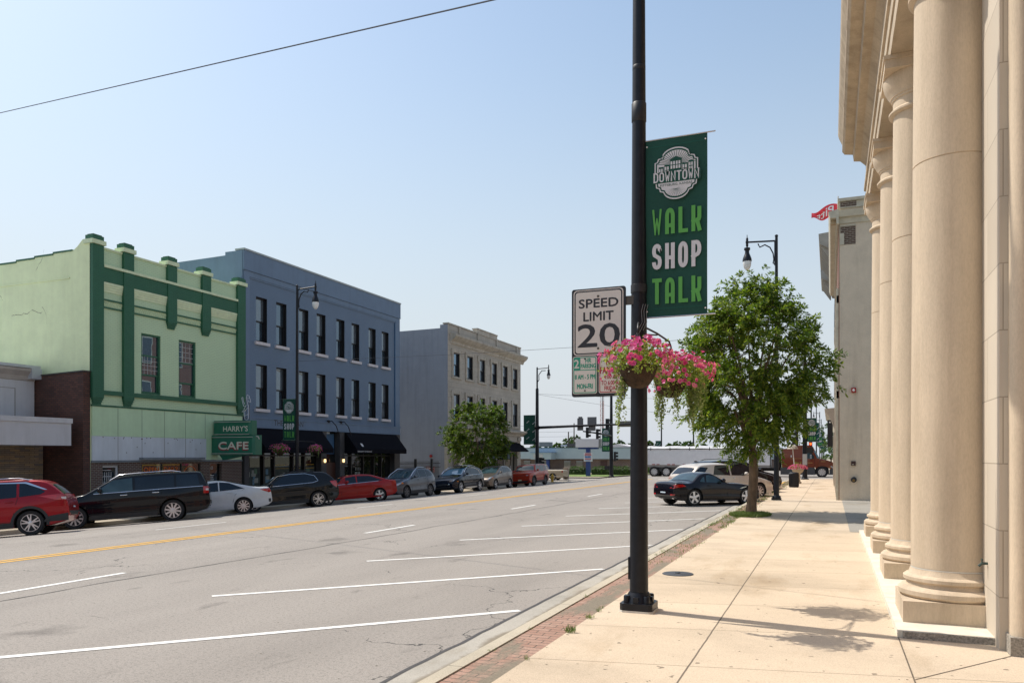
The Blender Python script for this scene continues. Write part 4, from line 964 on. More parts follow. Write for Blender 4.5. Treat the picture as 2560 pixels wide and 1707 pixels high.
def car(name, label, cat, S, pos, heading, group=None):
    """S: dict; x runs rear(0)..front(L); side windows etc. are polygons in (x, z) metres above the road"""
    L, W_, Hh, bel = S['L'], S['W'], S['H'], S['belt']
    xr, xf, R = S['xr'], S['xf'], S['R']; tw = S.get('tyre', .22)
    top = smooth_profile(S['top'], 3); bot = S.get('bot') or [(0, .50), (.12, .33), (.5, .24), (L-.7, .22), (L-.15, .25), (L, .42)]
    tum = S.get('tum', .30); tr = S.get('tr', .75)
    belt = lambda x: interp(bel, x)
    def plan(x):
        k = 1.
        if x > L-1.1: k -= S.get('kf', .20)*((x-L+1.1)/1.1)**2.6
        if x < tr: k -= S.get('kr', .14)*((tr-x)/tr)**2.6
        return W_/2*k
    def hw(x, z):
        p = plan(x); b = belt(x); zm = b*.68
        if z < b: p += S.get('bulge', .028)*(math.exp(-((x-xr)/.42)**2)+math.exp(-((x-xf)/.42)**2))*min(1, max(0, (b-z)/.22))-.020*math.exp(-((z-.56*b)/.10)**2)
        if z < zm: return p*(1-.07*((zm-z)/zm)**2)
        if z < b: return p*(1-.035*((z-zm)/(b-zm))**2)
        return p*.965-tum*(z-b)*(1+.25*(z-b)/max(.1, Hh-b))
    def Tz(x): return interp(top, x)
    def rc(x): return min(.10, max(.03, (Tz(x)-interp(bot, x))*.2))
    # stations by arc length of the roof line
    st = [top[0][0]]
    for a, b in zip(top, top[1:]):
        n = max(1, int(math.hypot(b[0]-a[0], b[1]-a[1])/.07))
        for i in range(1, n+1): st.append(a[0]+(b[0]-a[0])*i/n)
    xs = [st[0]]
    for x in st[1:]:
        if x-xs[-1] > .006: xs.append(x)
    NS = 12
    def ring(x):
        T, B = Tz(x), interp(bot, x); r_ = rc(x); zs = T-r_; z0 = min(B+.06, zs-.02); P = [(0, B), (hw(x, B)*.8, B), (hw(x, z0)*.985, B+.015)]
        for i in range(NS): z = z0+(zs-z0)*i/(NS-1); P.append((hw(x, z), z))
        ws = hw(x, zs); dy = min(r_*1.1, ws*.3)
        for a in (25, 50, 75): P.append((ws-dy+dy*math.cos(rad(a))-tum*0*r_, zs+r_*.80*math.sin(rad(a))))
        wt = P[-1][0]
        for f in (.8, .55, .28, 0): P.append((wt*f, zs+r_*.80+.035*(1-f*f)))
        return P
    vs = []; K = None
    for x in xs:
        P = ring(x); ful = P+[(-y, z) for y, z in P[-2:0:-1]]; K = len(ful); vs += [(x, y, z) for y, z in ful]
    fs = [[i*K+j, i*K+(j+1) % K, (i+1)*K+(j+1) % K, (i+1)*K+j] for i in range(len(xs)-1) for j in range(K)]
    fs += [list(range(K))[::-1], [(len(xs)-1)*K+j for j in range(K)]]
    body = MB().add(vs, fs); me = body.mesh('body', [S['paint'], m_well], 50)
    cut = MB()
    for x in (xr, xf):
        for s_ in (1, -1):
            cut.lathe([(R*S.get('arch', 1.16), s_*(W_/2-.30)), (R*S.get('arch', 1.16), s_*(W_/2+.2))], (x, R*1.0), 28, 1, 'y')
    cme = cut.mesh('cutter', [S['paint'], m_well])
    ob = bpy.data.objects.new('body', me); COL.objects.link(ob); co = bpy.data.objects.new('cutter', cme); COL.objects.link(co)
    md = ob.modifiers.new('b', 'BOOLEAN'); md.operation = 'DIFFERENCE'; md.object = co; md.solver = 'EXACT'; md.material_mode = 'INDEX'
    bpy.context.view_layer.update()
    me2 = bpy.data.meshes.new_from_object(ob.evaluated_get(bpy.context.evaluated_depsgraph_get()))
    bpy.data.objects.remove(ob); bpy.data.objects.remove(co); me2.name = 'body'
    me2.set_sharp_from_angle(angle=rad(38))
    t = thing(name, label, cat, (0, 0, 0), group=group, world=False)
    bo = link('body', me2, t)
    # ---- side strips
    def side(mb, poly, s_, off, m=0, n=10):
        x0 = min(p[0] for p in poly); x1 = max(p[0] for p in poly); E = []
        n = max(n, int((x1-x0)/.07))
        for i in range(n+1):
            x = x0+(x1-x0)*min(max(i/n, 1e-4), 1-1e-4); zz = []
            for a, b in zip(poly, poly[1:]+poly[:1]):
                if min(a[0], b[0]) <= x <= max(a[0], b[0]) and a[0] != b[0]: zz.append(a[1]+(b[1]-a[1])*(x-a[0])/(b[0]-a[0]))
            if len(zz) < 2: continue
            E.append((x, min(zz), max(zz)))
        k = 5
        v = [(x, s_*(hw(x, z0+(z1-z0)*j/k)+off), z0+(z1-z0)*j/k) for x, z0, z1 in E for j in range(k+1)]
        mb.add(v, [[i*(k+1)+j, (i+1)*(k+1)+j, (i+1)*(k+1)+j+1, i*(k+1)+j+1] for i in range(len(E)-1) for j in range(k)], m)
    for poly, gm in S['windows']:
        for s_ in (1, -1):
            mb = MB(); side(mb, poly, s_, .004); o = mb.build('window', gm or m_carglass, bo, smooth=60)
            if S.get('chrome'):
                pass
    if S.get('dlo'):
        for s_ in (1, -1):
            mb = MB()
            for m_, pts in S['dlo']:
                mb.tube([(x, s_*(hw(x, z)+.008), z) for x, z in pts], .013, 5, m_)
            mb.build('window_trim', [m_chrome, m_trim], bo, smooth=60)
    # ---- screens laid on the top surface between two x positions
    def screen(nm, xa, xb, f0, gm, ins=.90):
        mb = MB(); n = 12; v = []
        for i in range(n+1):
            x = xa+(xb-xa)*i/n; P = ring(x); wt = P[-4][0]; T = P[-1][1]
            e = .002; sl = (Tz(x+e)-Tz(x-e))/(2*e); nx, nz = -sl/math.hypot(1, sl), 1/math.hypot(1, sl)
            wi = P[-5][0]*ins
            for j in range(9):
                f = -1+2*j/8; y = wi*f; q = abs(y)/max(.01, P[-5][0]); z = T-.035*q*q-(.0 if q < .9 else .02)
                v.append((x+nx*.012, y, z+nz*.012))
        mb.add(v, [[i*9+j, (i+1)*9+j, (i+1)*9+j+1, i*9+j+1] for i in range(n) for j in range(8)]); mb.build(nm, gm, bo, smooth=80)
    if 'ws' in S: screen('windscreen', S['ws'][0], S['ws'][1], .9, S.get('wsm', m_carglass2), .97)
    if 'rw' in S: screen('rear_window', S['rw'][0], S['rw'][1], .9, S.get('rwm', m_carglass), S.get('rwi', .93))
    # ---- vertical back or nose pieces: polygons in (y fraction, z) on the rear (x = tail) or front face
    def face_x(z, rear):
        lo, hi = (0, L*.5) if rear else (L*.5, L)
        for i in range(60):
            x = lo+(hi-lo)*i/59 if rear else hi-(hi-lo)*i/59
            if Tz(x)-.012 >= z and interp(bot, x) <= z+.02: return x
        return lo if rear else hi
    def onface(nm, poly, gm, rear, off=.012, mirror=True, n=6):
        for s_ in ((1, -1) if mirror else (1,)):
            y0 = min(p[0] for p in poly); y1 = max(p[0] for p in poly); mb = MB(); v = []; k = 4; c = 0
            for i in range(n+1):
                y = y0+(y1-y0)*min(max(i/n, 1e-4), 1-1e-4); zz = [a[1]+(b[1]-a[1])*(y-a[0])/(b[0]-a[0]) for a, b in zip(poly, poly[1:]+poly[:1]) if a[0] != b[0] and min(a[0], b[0]) <= y <= max(a[0], b[0])]
                if len(zz) < 2: continue
                z0, z1 = min(zz), max(zz); c += 1
                for j in range(k+1):
                    z = z0+(z1-z0)*j/k; x = face_x(z, rear)
                    # slide round the corner until the body is as wide as y
                    for _ in range(40):
                        if hw(x, z) >= abs(y)-.001: break
                        x += .02 if rear else -.02
                    v.append((x+(-off if rear else off), s_*y, z))
            mb.add(v, [[i*(k+1)+j, (i+1)*(k+1)+j, (i+1)*(k+1)+j+1, i*(k+1)+j+1] for i in range(c-1) for j in range(k)]); mb.build(nm, gm, bo, smooth=80)
    for nm, poly, gm, rear, mir in S.get('faces', []): onface(nm, poly, gm, rear, mirror=mir)
    for nm, poly, gm in S.get('sides', []):
        for s_ in (1, -1): mb = MB(); side(mb, poly, s_, .009); mb.build(nm, gm, bo, smooth=60)
    # ---- wheel-arch lips
    if S.get('flare'):
        for x in (xr, xf):
            for s_ in (1, -1):
                mb = MB(); v = []; a0, a1 = R*S.get('arch', 1.16), R*S.get('arch', 1.16)+.075; n = 20
                for i in range(n+1):
                    a = rad(-12+204*i/n)
                    for q in (a0, a1):
                        px, pz = x+q*math.cos(a), R+q*math.sin(a); v.append((px, s_*(hw(px, max(pz, .2))+.016), max(.2, pz)))
                mb.add(v, [[2*i, 2*i+2, 2*i+3, 2*i+1] for i in range(n)]); mb.build('arch_trim', m_trim, bo, smooth=80)
    # ---- door seams, handles, mirrors, rails
    for s_ in (1, -1):
        mb = MB()
        for pts in S.get('seams', []): mb.tube([(x, s_*(hw(x, z)+.001), z) for x, z in pts], .006, 4)
        if mb.v: mb.build('door_seam', m_well, bo)
        for x, z in S.get('handles', []):
            mb = MB(); mb.tube([(x-.10, s_*(hw(x-.1, z)+.012), z), (x-.07, s_*(hw(x, z)+.035), z), (x+.07, s_*(hw(x, z)+.035), z), (x+.10, s_*(hw(x+.1, z)+.012), z)], .014, 6); mb.build('door_handle', S.get('handlem', S['paint']), bo, smooth=60)
        x, z = S['mirror']; y = s_*(hw(x, z))
        mb = MB(); mb.tube([(x, y-.03*s_, z-.03), (x, y+.05*s_, z-.01)], .022, 6); mb.lathe([(.035, y+.05*s_), (.075, y+.07*s_), (.085, y+.14*s_), (.07, y+.20*s_), (.03, y+.215*s_)], (x, z+.035), 10, 0, 'y'); mb.build('mirror', S.get('mirrorm', S['paint']), bo, smooth=60)
        if S.get('rails'):
            xa, xb = S['rails']; mb = MB(); yy = lambda x: s_*(ring(x)[-5][0]+.02)
            P = [(xa+(xb-xa)*i/8, yy(xa+(xb-xa)*i/8), Tz(xa+(xb-xa)*i/8)+(-.02 if i in (0, 8) else .035)) for i in range(9)]; mb.tube(P, .018, 6); mb.build('roof_rail', S.get('railm', m_chrome), bo, smooth=60)
    # ---- wheels
    tm, rm = wheel_mesh(R, tw, S['rim'], S['spokes'])
    for x in (xr, xf):
        for s_ in (1, -1):
            o = link('wheel', tm, t, loc=(x, s_*(W_/2-tw/2-.025), R), rot=(0, 0, 0 if s_ > 0 else math.pi))
            if S.get('steer') and x == xf: o.rotation_euler.z += rad(S['steer'])
            q = link('rim', rm, o, loc=(0, 0, 0))
    if S.get('extra'): S['extra'](t, bo, hw, Tz)
    # ---- stand it on the sloping road
    h = rad(heading); f = Vector((math.cos(h), math.sin(h))); l_ = Vector((-f.y, f.x)); px, py = pos      # pos = contact of the rear wheel nearest the camera side given in 'anchor'
    s_ = S.get('anchor', 1); c0 = Vector((px, py))-l_*s_*(W_/2-.12)      # centre of the rear axle
    c1 = c0+f*(xf-xr); zr, zf = gz(c0.x), gz(c1.x); zl = gz((c0+l_*.78).x); zq = gz((c0-l_*.78).x)
    pit = math.atan2(zf-zr, xf-xr); rol = math.atan2(zl-zq, 1.56)
    rot = Matrix.Rotation(h, 4, 'Z') @ Matrix.Rotation(-pit, 4, 'Y') @ Matrix.Rotation(rol, 4, 'X')
    o0 = Vector((c0.x, c0.y, zr))-rot.to_3x3() @ Vector((xr, 0, 0))
    k_ = S.get('scale', 1.)
    t.matrix_world = Matrix.Translation(Vector((c0.x, c0.y, zr))-rot.to_3x3() @ Vector((xr*k_, 0, 0))) @ rot @ Matrix.Scale(k_, 4)
    return t
# ------------------------------------------------------------------ specifications
def suv(L, W_, H, R, wb, fo, hood, belt_f, belt_r, paint_, rim='multi', spokes=10, **k):
    """generic tall hatch: fo = front overhang"""
    xf = L-fo; xr = xf-wb
    S = dict(L=L, W=W_, H=H, R=R, xr=xr, xf=xf, paint=paint_, rim=rim, spokes=spokes, tyre=.23)
    wsb = xf-.42; wst = wsb-.95
    S['top'] = [(0, .80), (.03, 1.0), (.10, belt_r+.02), (.42, H-.20), (.62, H-.06), (1.2, H-.01), (1.9, H), (wst-.3, H-.02), (wst, H-.09), (wsb, hood+.06), (wsb+.15, hood+.02), (xf+.1, hood-.05), (L-.30, hood-.17), (L-.08, hood-.30), (L, .62)]
    S['belt'] = [(0, belt_r), (1., belt_r), (wsb, belt_f), (L, hood-.1)]
    S['ws'] = (wst+.05, wsb-.02); S['rw'] = (.13, .42)
    hb = lambda x: interp(S['belt'], x)+.02
    bp = (xr+wsb)/2+.02; cp = xr+.28
    S['windows'] = [([(bp+.04, hb(bp)), (wsb-.30, hb(wsb)), (wst+.0, H-.17), (bp+.04, H-.11)], None), ([(cp+.04, hb(cp)), (bp-.05, hb(bp)), (bp-.05, H-.11), (cp+.04, H-.12)], None), ([(xr-.42, hb(.3)+.10), (xr-.30, hb(.3)+.03), (cp-.03, hb(cp)), (cp-.03, H-.12), (xr-.05, H-.17)], None)]
    S['seams'] = [[(wsb-.12, .40), (wsb-.12, hood-.05)], [(bp, .40), (bp, hb(bp))], [(xr+R*1.2, .55), (xr+.33, .95), (cp, hb(cp))], [(xr+R*1.25, .42), (wsb-.12, .40)]]
    S['handles'] = [(bp+.18, hb(bp)-.13), (cp+.22, hb(cp)-.13)]
    S['mirror'] = (wsb-.38, belt_f+.08)
    S['sides'] = [('side_trim', [(xr+R*1.3, .25), (xf-R*1.3, .25), (xf-R*1.3, .40), (xr+R*1.3, .40)], m_trim)]
    S['faces'] = [('tail_lamp', [(.48, .92), (.78, .88), (.80, 1.10), (.50, 1.06)], m_tail, True, True), ('bumper_trim', [(-.72, .42), (.72, .42), (.74, .64), (-.74, .64)], m_trim, True, False), ('licence_plate', [(-.16, .74), (.16, .74), (.16, .88), (-.16, .88)], m_plate, True, False),
                  ('headlamp', [(.50, hood-.36), (.82, hood-.32), (.84, hood-.20), (.50, hood-.26)], m_head, False, True), ('grille', [(-.46, .52), (.46, .52), (.50, hood-.24), (-.50, hood-.24)], m_trim, False, False), ('bumper_trim', [(-.75, .30), (.75, .30), (.78, .44), (-.78, .44)], m_trim, False, False)]
    S.update(k); return S
def angle_pos(v): return v
P_red = paint('metallic_cherry_red', (.30, .008, .016), .35, .3)
P_black = paint('gloss_black', (.004, .005, .008), .05, .2)
P_white = paint('pearl_white', (.56, .57, .58), .0, .3)
P_char = paint('charcoal_black', (.009, .010, .012), .15, .25)
P_red2 = paint('bright_red', (.33, .012, .012), .1, .28)
P_grey = paint('slate_grey', (.085, .10, .125), .6, .3)
P_navy = paint('dark_navy', (.006, .010, .020), .3, .2)
P_tan = paint('warm_grey_metallic', (.17, .145, .125), .6, .3)
P_orange = paint('brick_orange', (.36, .035, .016), .1, .3)
P_champ = paint('champagne_silver', (.58, .52, .45), .25, .32)
P_dkblue = paint('black_sapphire', (.006, .0055, .009), .1, .2)
# 1 red crossover, tail towards us
S = suv(4.60, 1.88, 1.66, .36, 2.71, .90, 1.02, 1.02, 1.12, P_red, 'twin', 5, flare=True, rails=(1.0, 2.9), railm=m_chrome)
S['faces'][0] = ('tail_lamp', [(.36, .98), (.80, .96), (.80, 1.13), (.40, 1.08)], m_tail, True, True)
S['sides'] += [('tail_lamp', [(.06, .96), (.30, .98), (.74, 1.12), (.10, 1.16)], m_tail), ('tail_lamp_lens', [(.05, .98), (.16, 1.0), (.18, 1.06), (.05, 1.06)], m_tailw)]; S['sides'].append(('bumper_trim', [(.02, .36), (.66, .36), (.52, .52), (.02, .58)], m_trim))
S['sides'].append(('window_trim', [(.60, 1.30), (1.1, 1.52), (2.0, 1.565), (2.0, 1.585), (1.05, 1.56), (.52, 1.30)], m_chrome))
car('red_crossover', 'metallic red crossover at the left edge, its tail towards the street', 'car', S, (-21.55, 15.75), 222)
# 2 long boxy black wagon
S = suv(5.13, 1.93, 1.70, .37, 2.99, .93, 1.10, 1.10, 1.14, P_black, 'multi', 10, rails=(.9, 3.1), kr=.05, kf=.12, tum=.18)
L = 5.13
S['top'] = [(0, .75), (.02, 1.05), (.05, 1.15), (.22, 1.60), (.30, 1.665), (.6, 1.69), (1.6, 1.70), (2.7, 1.68), (3.0, 1.62), (3.85, 1.14), (4.0, 1.11), (4.6, 1.06), (5.0, 1.0), (5.09, .92), (5.13, .6)]
S['ws'] = (3.05, 3.82); S['rw'] = (.055, .22)
S['windows'] = [([(2.42, 1.13), (3.60, 1.13), (3.02, 1.53), (2.42, 1.57)], m_carglass2), ([(1.12, 1.15), (2.34, 1.13), (2.34, 1.57), (1.12, 1.58)], None), ([(.30, 1.17), (1.05, 1.15), (1.05, 1.58), (.36, 1.56)], None)]
S['sides'] += [('tail_lamp', [(.03, .88), (.20, .88), (.20, 1.12), (.03, 1.12)], m_tail), ('tail_lamp_lens', [(.03, .97), (.12, .97), (.12, 1.04), (.03, 1.04)], m_tailw)]
S['faces'][0] = ('tail_lamp', [(.70, .88), (.92, .88), (.92, 1.12), (.70, 1.12)], m_tail, True, True)
S['scale'] = 1.045; S['handlem'] = m_chrome; S['seams'] += [[(1.15, .6), (2.4, .58), (3.4, .56)]]
S['dlo'] = [(0, [(.2, 1.13), (1.5, 1.125), (3.6, 1.105)])]
car('black_wagon', 'long boxy gloss black wagon parked behind the red crossover', 'car', S, (-21.85, 21.35), 222)
# sedans / coupes
def sedan(L, W_, H, R, wb, fo, hood, deck, paint_, rim, spokes, roof0, roof1, bootx, **k):
    xf = L-fo; xr = xf-wb; wsb = xf-.55
    S = dict(L=L, W=W_, H=H, R=R, xr=xr, xf=xf, paint=paint_, rim=rim, spokes=spokes, tyre=.22, arch=1.13)
    S['top'] = [(0, .62), (.02, deck-.20), (.07, deck-.05), (.16, deck), (bootx, deck-.0), (roof0-.25, H-.13), (roof0+.1, H-.03), ((roof0+roof1)/2, H), (roof1-.1, H-.03), (roof1+.2, H-.12), (wsb, hood+.05), (wsb+.2, hood), (xf+.1, hood-.08), (L-.35, hood-.20), (L-.08, hood-.32), (L, .52)]
    bl = deck-.06
    S['belt'] = [(0, bl), (1.5, bl), (wsb, hood-.03), (L, hood-.15)]
    S['ws'] = (roof1+.22, wsb-.03); S['rw'] = (bootx+.12, roof0-.2); S['rwi'] = .97
    hb = lambda x: interp(S['belt'], x)+.02
    bp = (roof0+roof1)/2+.15
    S['windows'] = [([(bp+.03, hb(bp)), (wsb-.42, hb(wsb)), (roof1+.08, H-.15), (bp+.03, H-.10)], None), ([(bootx+.34, hb(1)+.03), (bp-.04, hb(bp)), (bp-.04, H-.10), (roof0+.1, H-.13)], None)]
    S['seams'] = [[(wsb-.15, .35), (wsb-.15, hood-.06)], [(bp, .35), (bp, hb(bp))], [(xr+R*1.2, .5), (xr+.30, .8), (bootx+.5, hb(1))]]
    S['handles'] = [(bp-.20+.34, hb(bp)-.12), (xr+.5, hb(1)-.12)]
    S['mirror'] = (wsb-.45, hood+.06)
    S['faces'] = [('tail_lamp', [(.40, deck-.24), (W_/2-.08, deck-.26), (W_/2-.06, deck-.06), (.45, deck-.10)], m_tail, True, True), ('licence_plate', [(-.16, .62), (.16, .62), (.16, .76), (-.16, .76)], m_plate, True, False), ('bumper_trim', [(-.6, .28), (.6, .28), (.62, .40), (-.62, .40)], m_trim, True, False), ('headlamp', [(.45, hood-.36), (.80, hood-.32), (.82, hood-.22), (.45, hood-.28)], m_head, False, True)]
    S['sides'] = []
    S['bot'] = [(0, .42), (.15, .30), (.5, .22), (L-.7, .19), (L-.15, .20), (L, .32)]
    S.update(k); return S
S = sedan(4.82, 1.85, 1.44, .33, 2.73, .96, .96, 1.06, P_white, 'multi', 10, 1.75, 2.75, .55)
S['windows'] = [([(2.05, .99), (3.32, .96), (2.82, 1.30), (2.05, 1.35)], None), ([(1.05, 1.03), (2.0, .99), (2.0, 1.35), (1.65, 1.31)], None)]
S['sides'] = [('tail_lamp', [(.03, .84), (.10, .80), (.46, .95), (.06, .99)], m_tail), ('reflector', [(.04, .42), (.14, .42), (.14, .56), (.04, .56)], m_trim)]
car('white_coupe', 'white coupe parked between the black wagon and the charcoal crossover', 'car', S, (-22.05, 25.2), 224)
S = suv(4.77, 1.84, 1.68, .36, 2.86, .93, 1.06, 1.04, 1.12, P_char, 'twin', 5, rails=(1.1, 3.0), railm=P_char)
S['windows'][2] = ([(.62, 1.20), (1.20, 1.12), (1.20, 1.54), (.95, 1.50)], None)
S['sides'] += [('tail_lamp', [(.05, .98), (.12, .84), (.30, .98), (.42, 1.15), (.10, 1.17)], m_tail)]
S['dlo'] = [(0, [(.95, 1.20), (1.2, 1.13), (2.4, 1.09), (3.3, 1.06), (2.75, 1.52), (2.2, 1.58), (1.5, 1.57), (1.1, 1.45), (.95, 1.22)])]
S['windows'] = [S['windows'][0], ([(1.02, 1.22), (1.25, 1.13), (2.30, 1.10), (2.30, 1.57), (1.5, 1.55), (1.15, 1.44)], None)]
car('charcoal_crossover', 'charcoal black crossover with chrome window line beside the red sedan', 'car', S, (-21.9, 30.0), 226)
S = sedan(4.60, 1.80, 1.47, .325, 2.69, .93, .99, 1.08, P_red2, 'fat', 5, 1.35, 2.65, .42)
S['dlo'] = [(0, [(1.0, 1.035), (2.2, 1.0), (3.25, .965)])]
S['sides'] = [('tail_lamp', [(.03, .86), (.14, .84), (.24, 1.0), (.06, 1.03)], m_tail), ('side_trim', [(.9, .22), (3.3, .22), (3.3, .30), (.9, .30)], P_red2)]
car('red_sedan', 'bright red sedan between the charcoal crossover and a grey one', 'car', S, (-21.8, 35.1), 228)
# parallel-parked, noses towards us
S = suv(4.28, 1.78, 1.66, .34, 2.555, .89, 1.05, 1.05, 1.14, P_grey, 'dark', 7, rails=(.9, 2.7), anchor=1, railm=m_chrome)
S['sides'] += [('marker', [(3.72, .80), (3.86, .80), (3.86, .88), (3.72, .88)], m_amber)]
car('grey_crossover', 'slate grey small crossover facing us between red sedan and the FDC sign', 'car', S, (-21.55, 40.1), 268)
def rack(t, bo, hw, Tz):
    for x in (1.55, 2.35):
        MB().box(x-.03, x+.03, -.62, .62, 1.71, 1.735).build('roof_rack', m_chrome, bo)
    mb = MB(); mb.prism('xz', [(1.3, 1.74), (2.7, 1.74), (2.75, 1.77), (1.25, 1.77)], .1, .42); mb.build('roof_rack_tray', m_head, bo)
S = suv(4.67, 1.89, 1.66, .37, 2.82, .88, 1.08, 1.05, 1.08, P_navy, 'twin', 5, rails=(1.0, 3.0), railm=m_chrome, extra=rack, wsm=glass('blue_sky_windscreen', (.10, .22, .30), .02))
S['faces'] += [('grille_frame', [(-.52, .50), (-.40, .50), (-.44, .90), (-.54, .80)], m_chrome, False, True)]
S['sides'] += [('marker', [(4.14, .70), (4.30, .70), (4.30, .76), (4.14, .76)], m_amber), ('sill_strip', [(1.5, .29), (3.2, .29), (3.2, .34), (1.5, .34)], m_chrome)]
S['dlo'] = [(0, [(.75, 1.12), (2.0, 1.10), (3.3, 1.07), (2.7, 1.52), (2.0, 1.58), (1.3, 1.55), (.9, 1.40), (.75, 1.14)])]
car('navy_crossover', 'dark navy crossover with a roof rack facing us beside the litter bin', 'car', S, (-21.5, 46.9), 270)
S = suv(4.26, 1.78, 1.66, .345, 2.555, .85, 1.07, 1.05, 1.16, P_tan, 'multi', 5, anchor=1)
S['faces'] += [('grille_bar', [(-.45, .76), (.45, .76), (.46, .80), (-.46, .80)], m_chrome, False, False)]
S['sides'] += [('marker', [(3.78, .76), (3.90, .76), (3.90, .84), (3.78, .84)], m_amber)]
car('taupe_crossover', 'taupe small crossover parked under the tree, nose towards us', 'car', S, (-21.5, 52.1), 270)
S = suv(4.23, 1.81, 1.69, .35, 2.57, .80, 1.12, 1.08, 1.10, P_orange, 'dark', 5, flare=True, rails=(.7, 2.7), railm=m_trim, tum=.18, kr=.05, kf=.10)
S['top'] = [(0, .7), (.02, 1.0), (.05, 1.1), (.16, 1.58), (.24, 1.65), (.6, 1.68), (1.5, 1.69), (2.5, 1.67), (2.75, 1.60), (3.12, 1.16), (3.25, 1.13), (3.9, 1.09), (4.13, 1.02), (4.2, .9), (4.23, .55)]
S['ws'] = (2.76, 3.10); S['rw'] = (.06, .16)
S['windows'] = [([(1.95, 1.10), (2.85, 1.10), (2.66, 1.56), (1.95, 1.58)], None), ([(.98, 1.12), (1.88, 1.10), (1.88, 1.58), (.98, 1.58)], None), ([(.22, 1.18), (.90, 1.12), (.90, 1.58), (.30, 1.54)], None)]
S['seams'] = [[(2.92, .4), (2.92, 1.06)], [(1.92, .4), (1.92, 1.1)]]; S['mirror'] = (2.78, 1.16)
S['faces'][3] = ('headlamp', [(.52, .80), (.56, .74), (.66, .74), (.70, .80), (.70, .88), (.66, .94), (.56, .94), (.52, .88)], m_head, False, True)
S['faces'][4] = ('grille', [(-.46, .72), (.46, .72), (.48, .96), (-.48, .96)], m_trim, False, False)
S['faces'] += [('licence_plate', [(-.14, .44), (.14, .44), (.14, .56), (-.14, .56)], M('pale_plate', (.6, .5, .3), .5), False, False)]
car('orange_jeep', 'boxy brick orange four wheel drive at the far end of the parked row', 'car', S, (-21.1, 58.6), 270)
# ------------------------------------------------------------------ right-hand angled bays
def z4(t, bo, hw, Tz):
    mb = MB(); mb.prism('xz', [(2.98, .66), (3.10, .66), (3.30, .71), (3.32, .74), (3.10, .70)], -.915, -.905); mb.build('side_vent', m_chrome, bo)
S = dict(L=4.24, W=1.79, H=1.29, R=.335, xr=.86, xf=3.36, paint=P_dkblue, rim='fat', spokes=5, tyre=.24, arch=1.12, anchor=-1)
S['top'] = [(0, .55), (.03, .74), (.10, .90), (.22, .945), (.62, .90), (.82, .95), (1.15, 1.20), (1.36, 1.28), (1.62, 1.30), (1.86, 1.25), (2.40, .93), (2.52, .885), (3.1, .87), (3.7, .77), (4.05, .64), (4.20, .52), (4.24, .42)]
S['belt'] = [(0, .84), (.9, .90), (2.5, .86), (4.24, .66)]
S['bot'] = [(0, .42), (.15, .28), (.5, .20), (3.6, .17), (4.1, .18), (4.24, .26)]
S['tum'] = .40; S['kr'] = .24; S['kf'] = .30; S['bulge'] = .06
S['ws'] = (1.90, 2.36); S['rw'] = (.85, 1.18); S['rwm'] = m_carglass2; S['rwi'] = .97; S['wsm'] = m_carglass2
S['windows'] = [([(1.42, .92), (2.20, .89), (1.90, 1.14), (1.62, 1.20), (1.44, 1.17)], m_carglass2), ([(1.12, .95), (1.37, .92), (1.38, 1.13), (1.28, 1.10)], m_carglass2)]
S['seams'] = [[(2.42, .30), (2.38, .82)], [(1.32, .32), (1.30, .86)], [(1.32, .32), (2.42, .30)]]
S['handles'] = [(1.55, .79)]; S['mirror'] = (2.14, .95)
S['faces'] = [('tail_lamp', [(.40, .70), (.74, .69), (.76, .83), (.60, .84), (.42, .78)], m_tail, True, True), ('licence_plate', [(-.17, .50), (.17, .50), (.17, .64), (-.17, .64)], m_plate, True, False), ('reflector', [(.50, .42), (.72, .42), (.72, .47), (.50, .47)], m_tail, True, True), ('bumper_trim', [(-.6, .26), (.6, .26), (.62, .36), (-.62, .36)], m_trim, True, False), ('exhaust', [(.46, .27), (.56, .27), (.56, .33), (.46, .33)], m_chrome, True, True), ('headlamp', [(.45, .52), (.72, .52), (.74, .62), (.45, .62)], m_head, False, True)]
S['sides'] = [('tail_lamp', [(.05, .71), (.46, .77), (.34, .85), (.08, .84)], m_tail)]
S['extra'] = z4
car('dark_roadster', 'dark blue black two seat roadster in the angled bay by the tree', 'car', S, (-4.93, 30.6), 45)
S = suv(4.63, 1.84, 1.62, .36, 2.72, .92, 1.04, 1.04, 1.10, P_champ, 'multi', 10, anchor=-1)
S['windows'] = [([(2.20, 1.09), (3.15, 1.07), (2.70, 1.48), (2.20, 1.54)], None), ([(1.22, 1.12), (2.12, 1.09), (2.12, 1.55), (1.38, 1.52)], None), ([(.30, 1.26), (.78, 1.20), (1.02, 1.44), (.62, 1.46)], None)]
S['seams'] = [[(3.18, .4), (3.18, 1.02)], [(2.16, .4), (2.16, 1.1)], [(1.42, .55), (1.30, 1.0), (1.20, 1.12)]]
S['handles'] = [(2.35, .98), (1.5, 1.0)]; S['handlem'] = m_chrome
S['faces'][0] = ('tail_lamp', [(.52, .96), (.82, .94), (.80, 1.06), (.60, 1.04)], m_tail, True, True)
def fin(t, bo, hw, Tz):
    mb = MB(); mb.prism('xz', [(.85, 1.66), (1.10, 1.66), (.95, 1.72), (.88, 1.73)], -.03, .03); mb.build('roof_aerial', m_trim, bo)
S['extra'] = fin
car('champagne_crossover', 'champagne silver crossover parked behind the dark roadster', 'car', S, (-4.95, 34.65), 45)
S = suv(4.75, 1.9, 1.74, .38, 2.80, .92, 1.12, 1.12, 1.16, P_black, 'dark', 5, anchor=-1, rails=(1.0, 3.0), railm=m_trim)
car('black_crossover', 'black crossover behind the tree trunk, beyond the champagne one', 'car', S, (-5.0, 39.0), 45)
S = suv(4.55, 1.85, 1.70, .37, 2.70, .92, 1.08, 1.08, 1.14, P_char, 'dark', 5, anchor=-1)
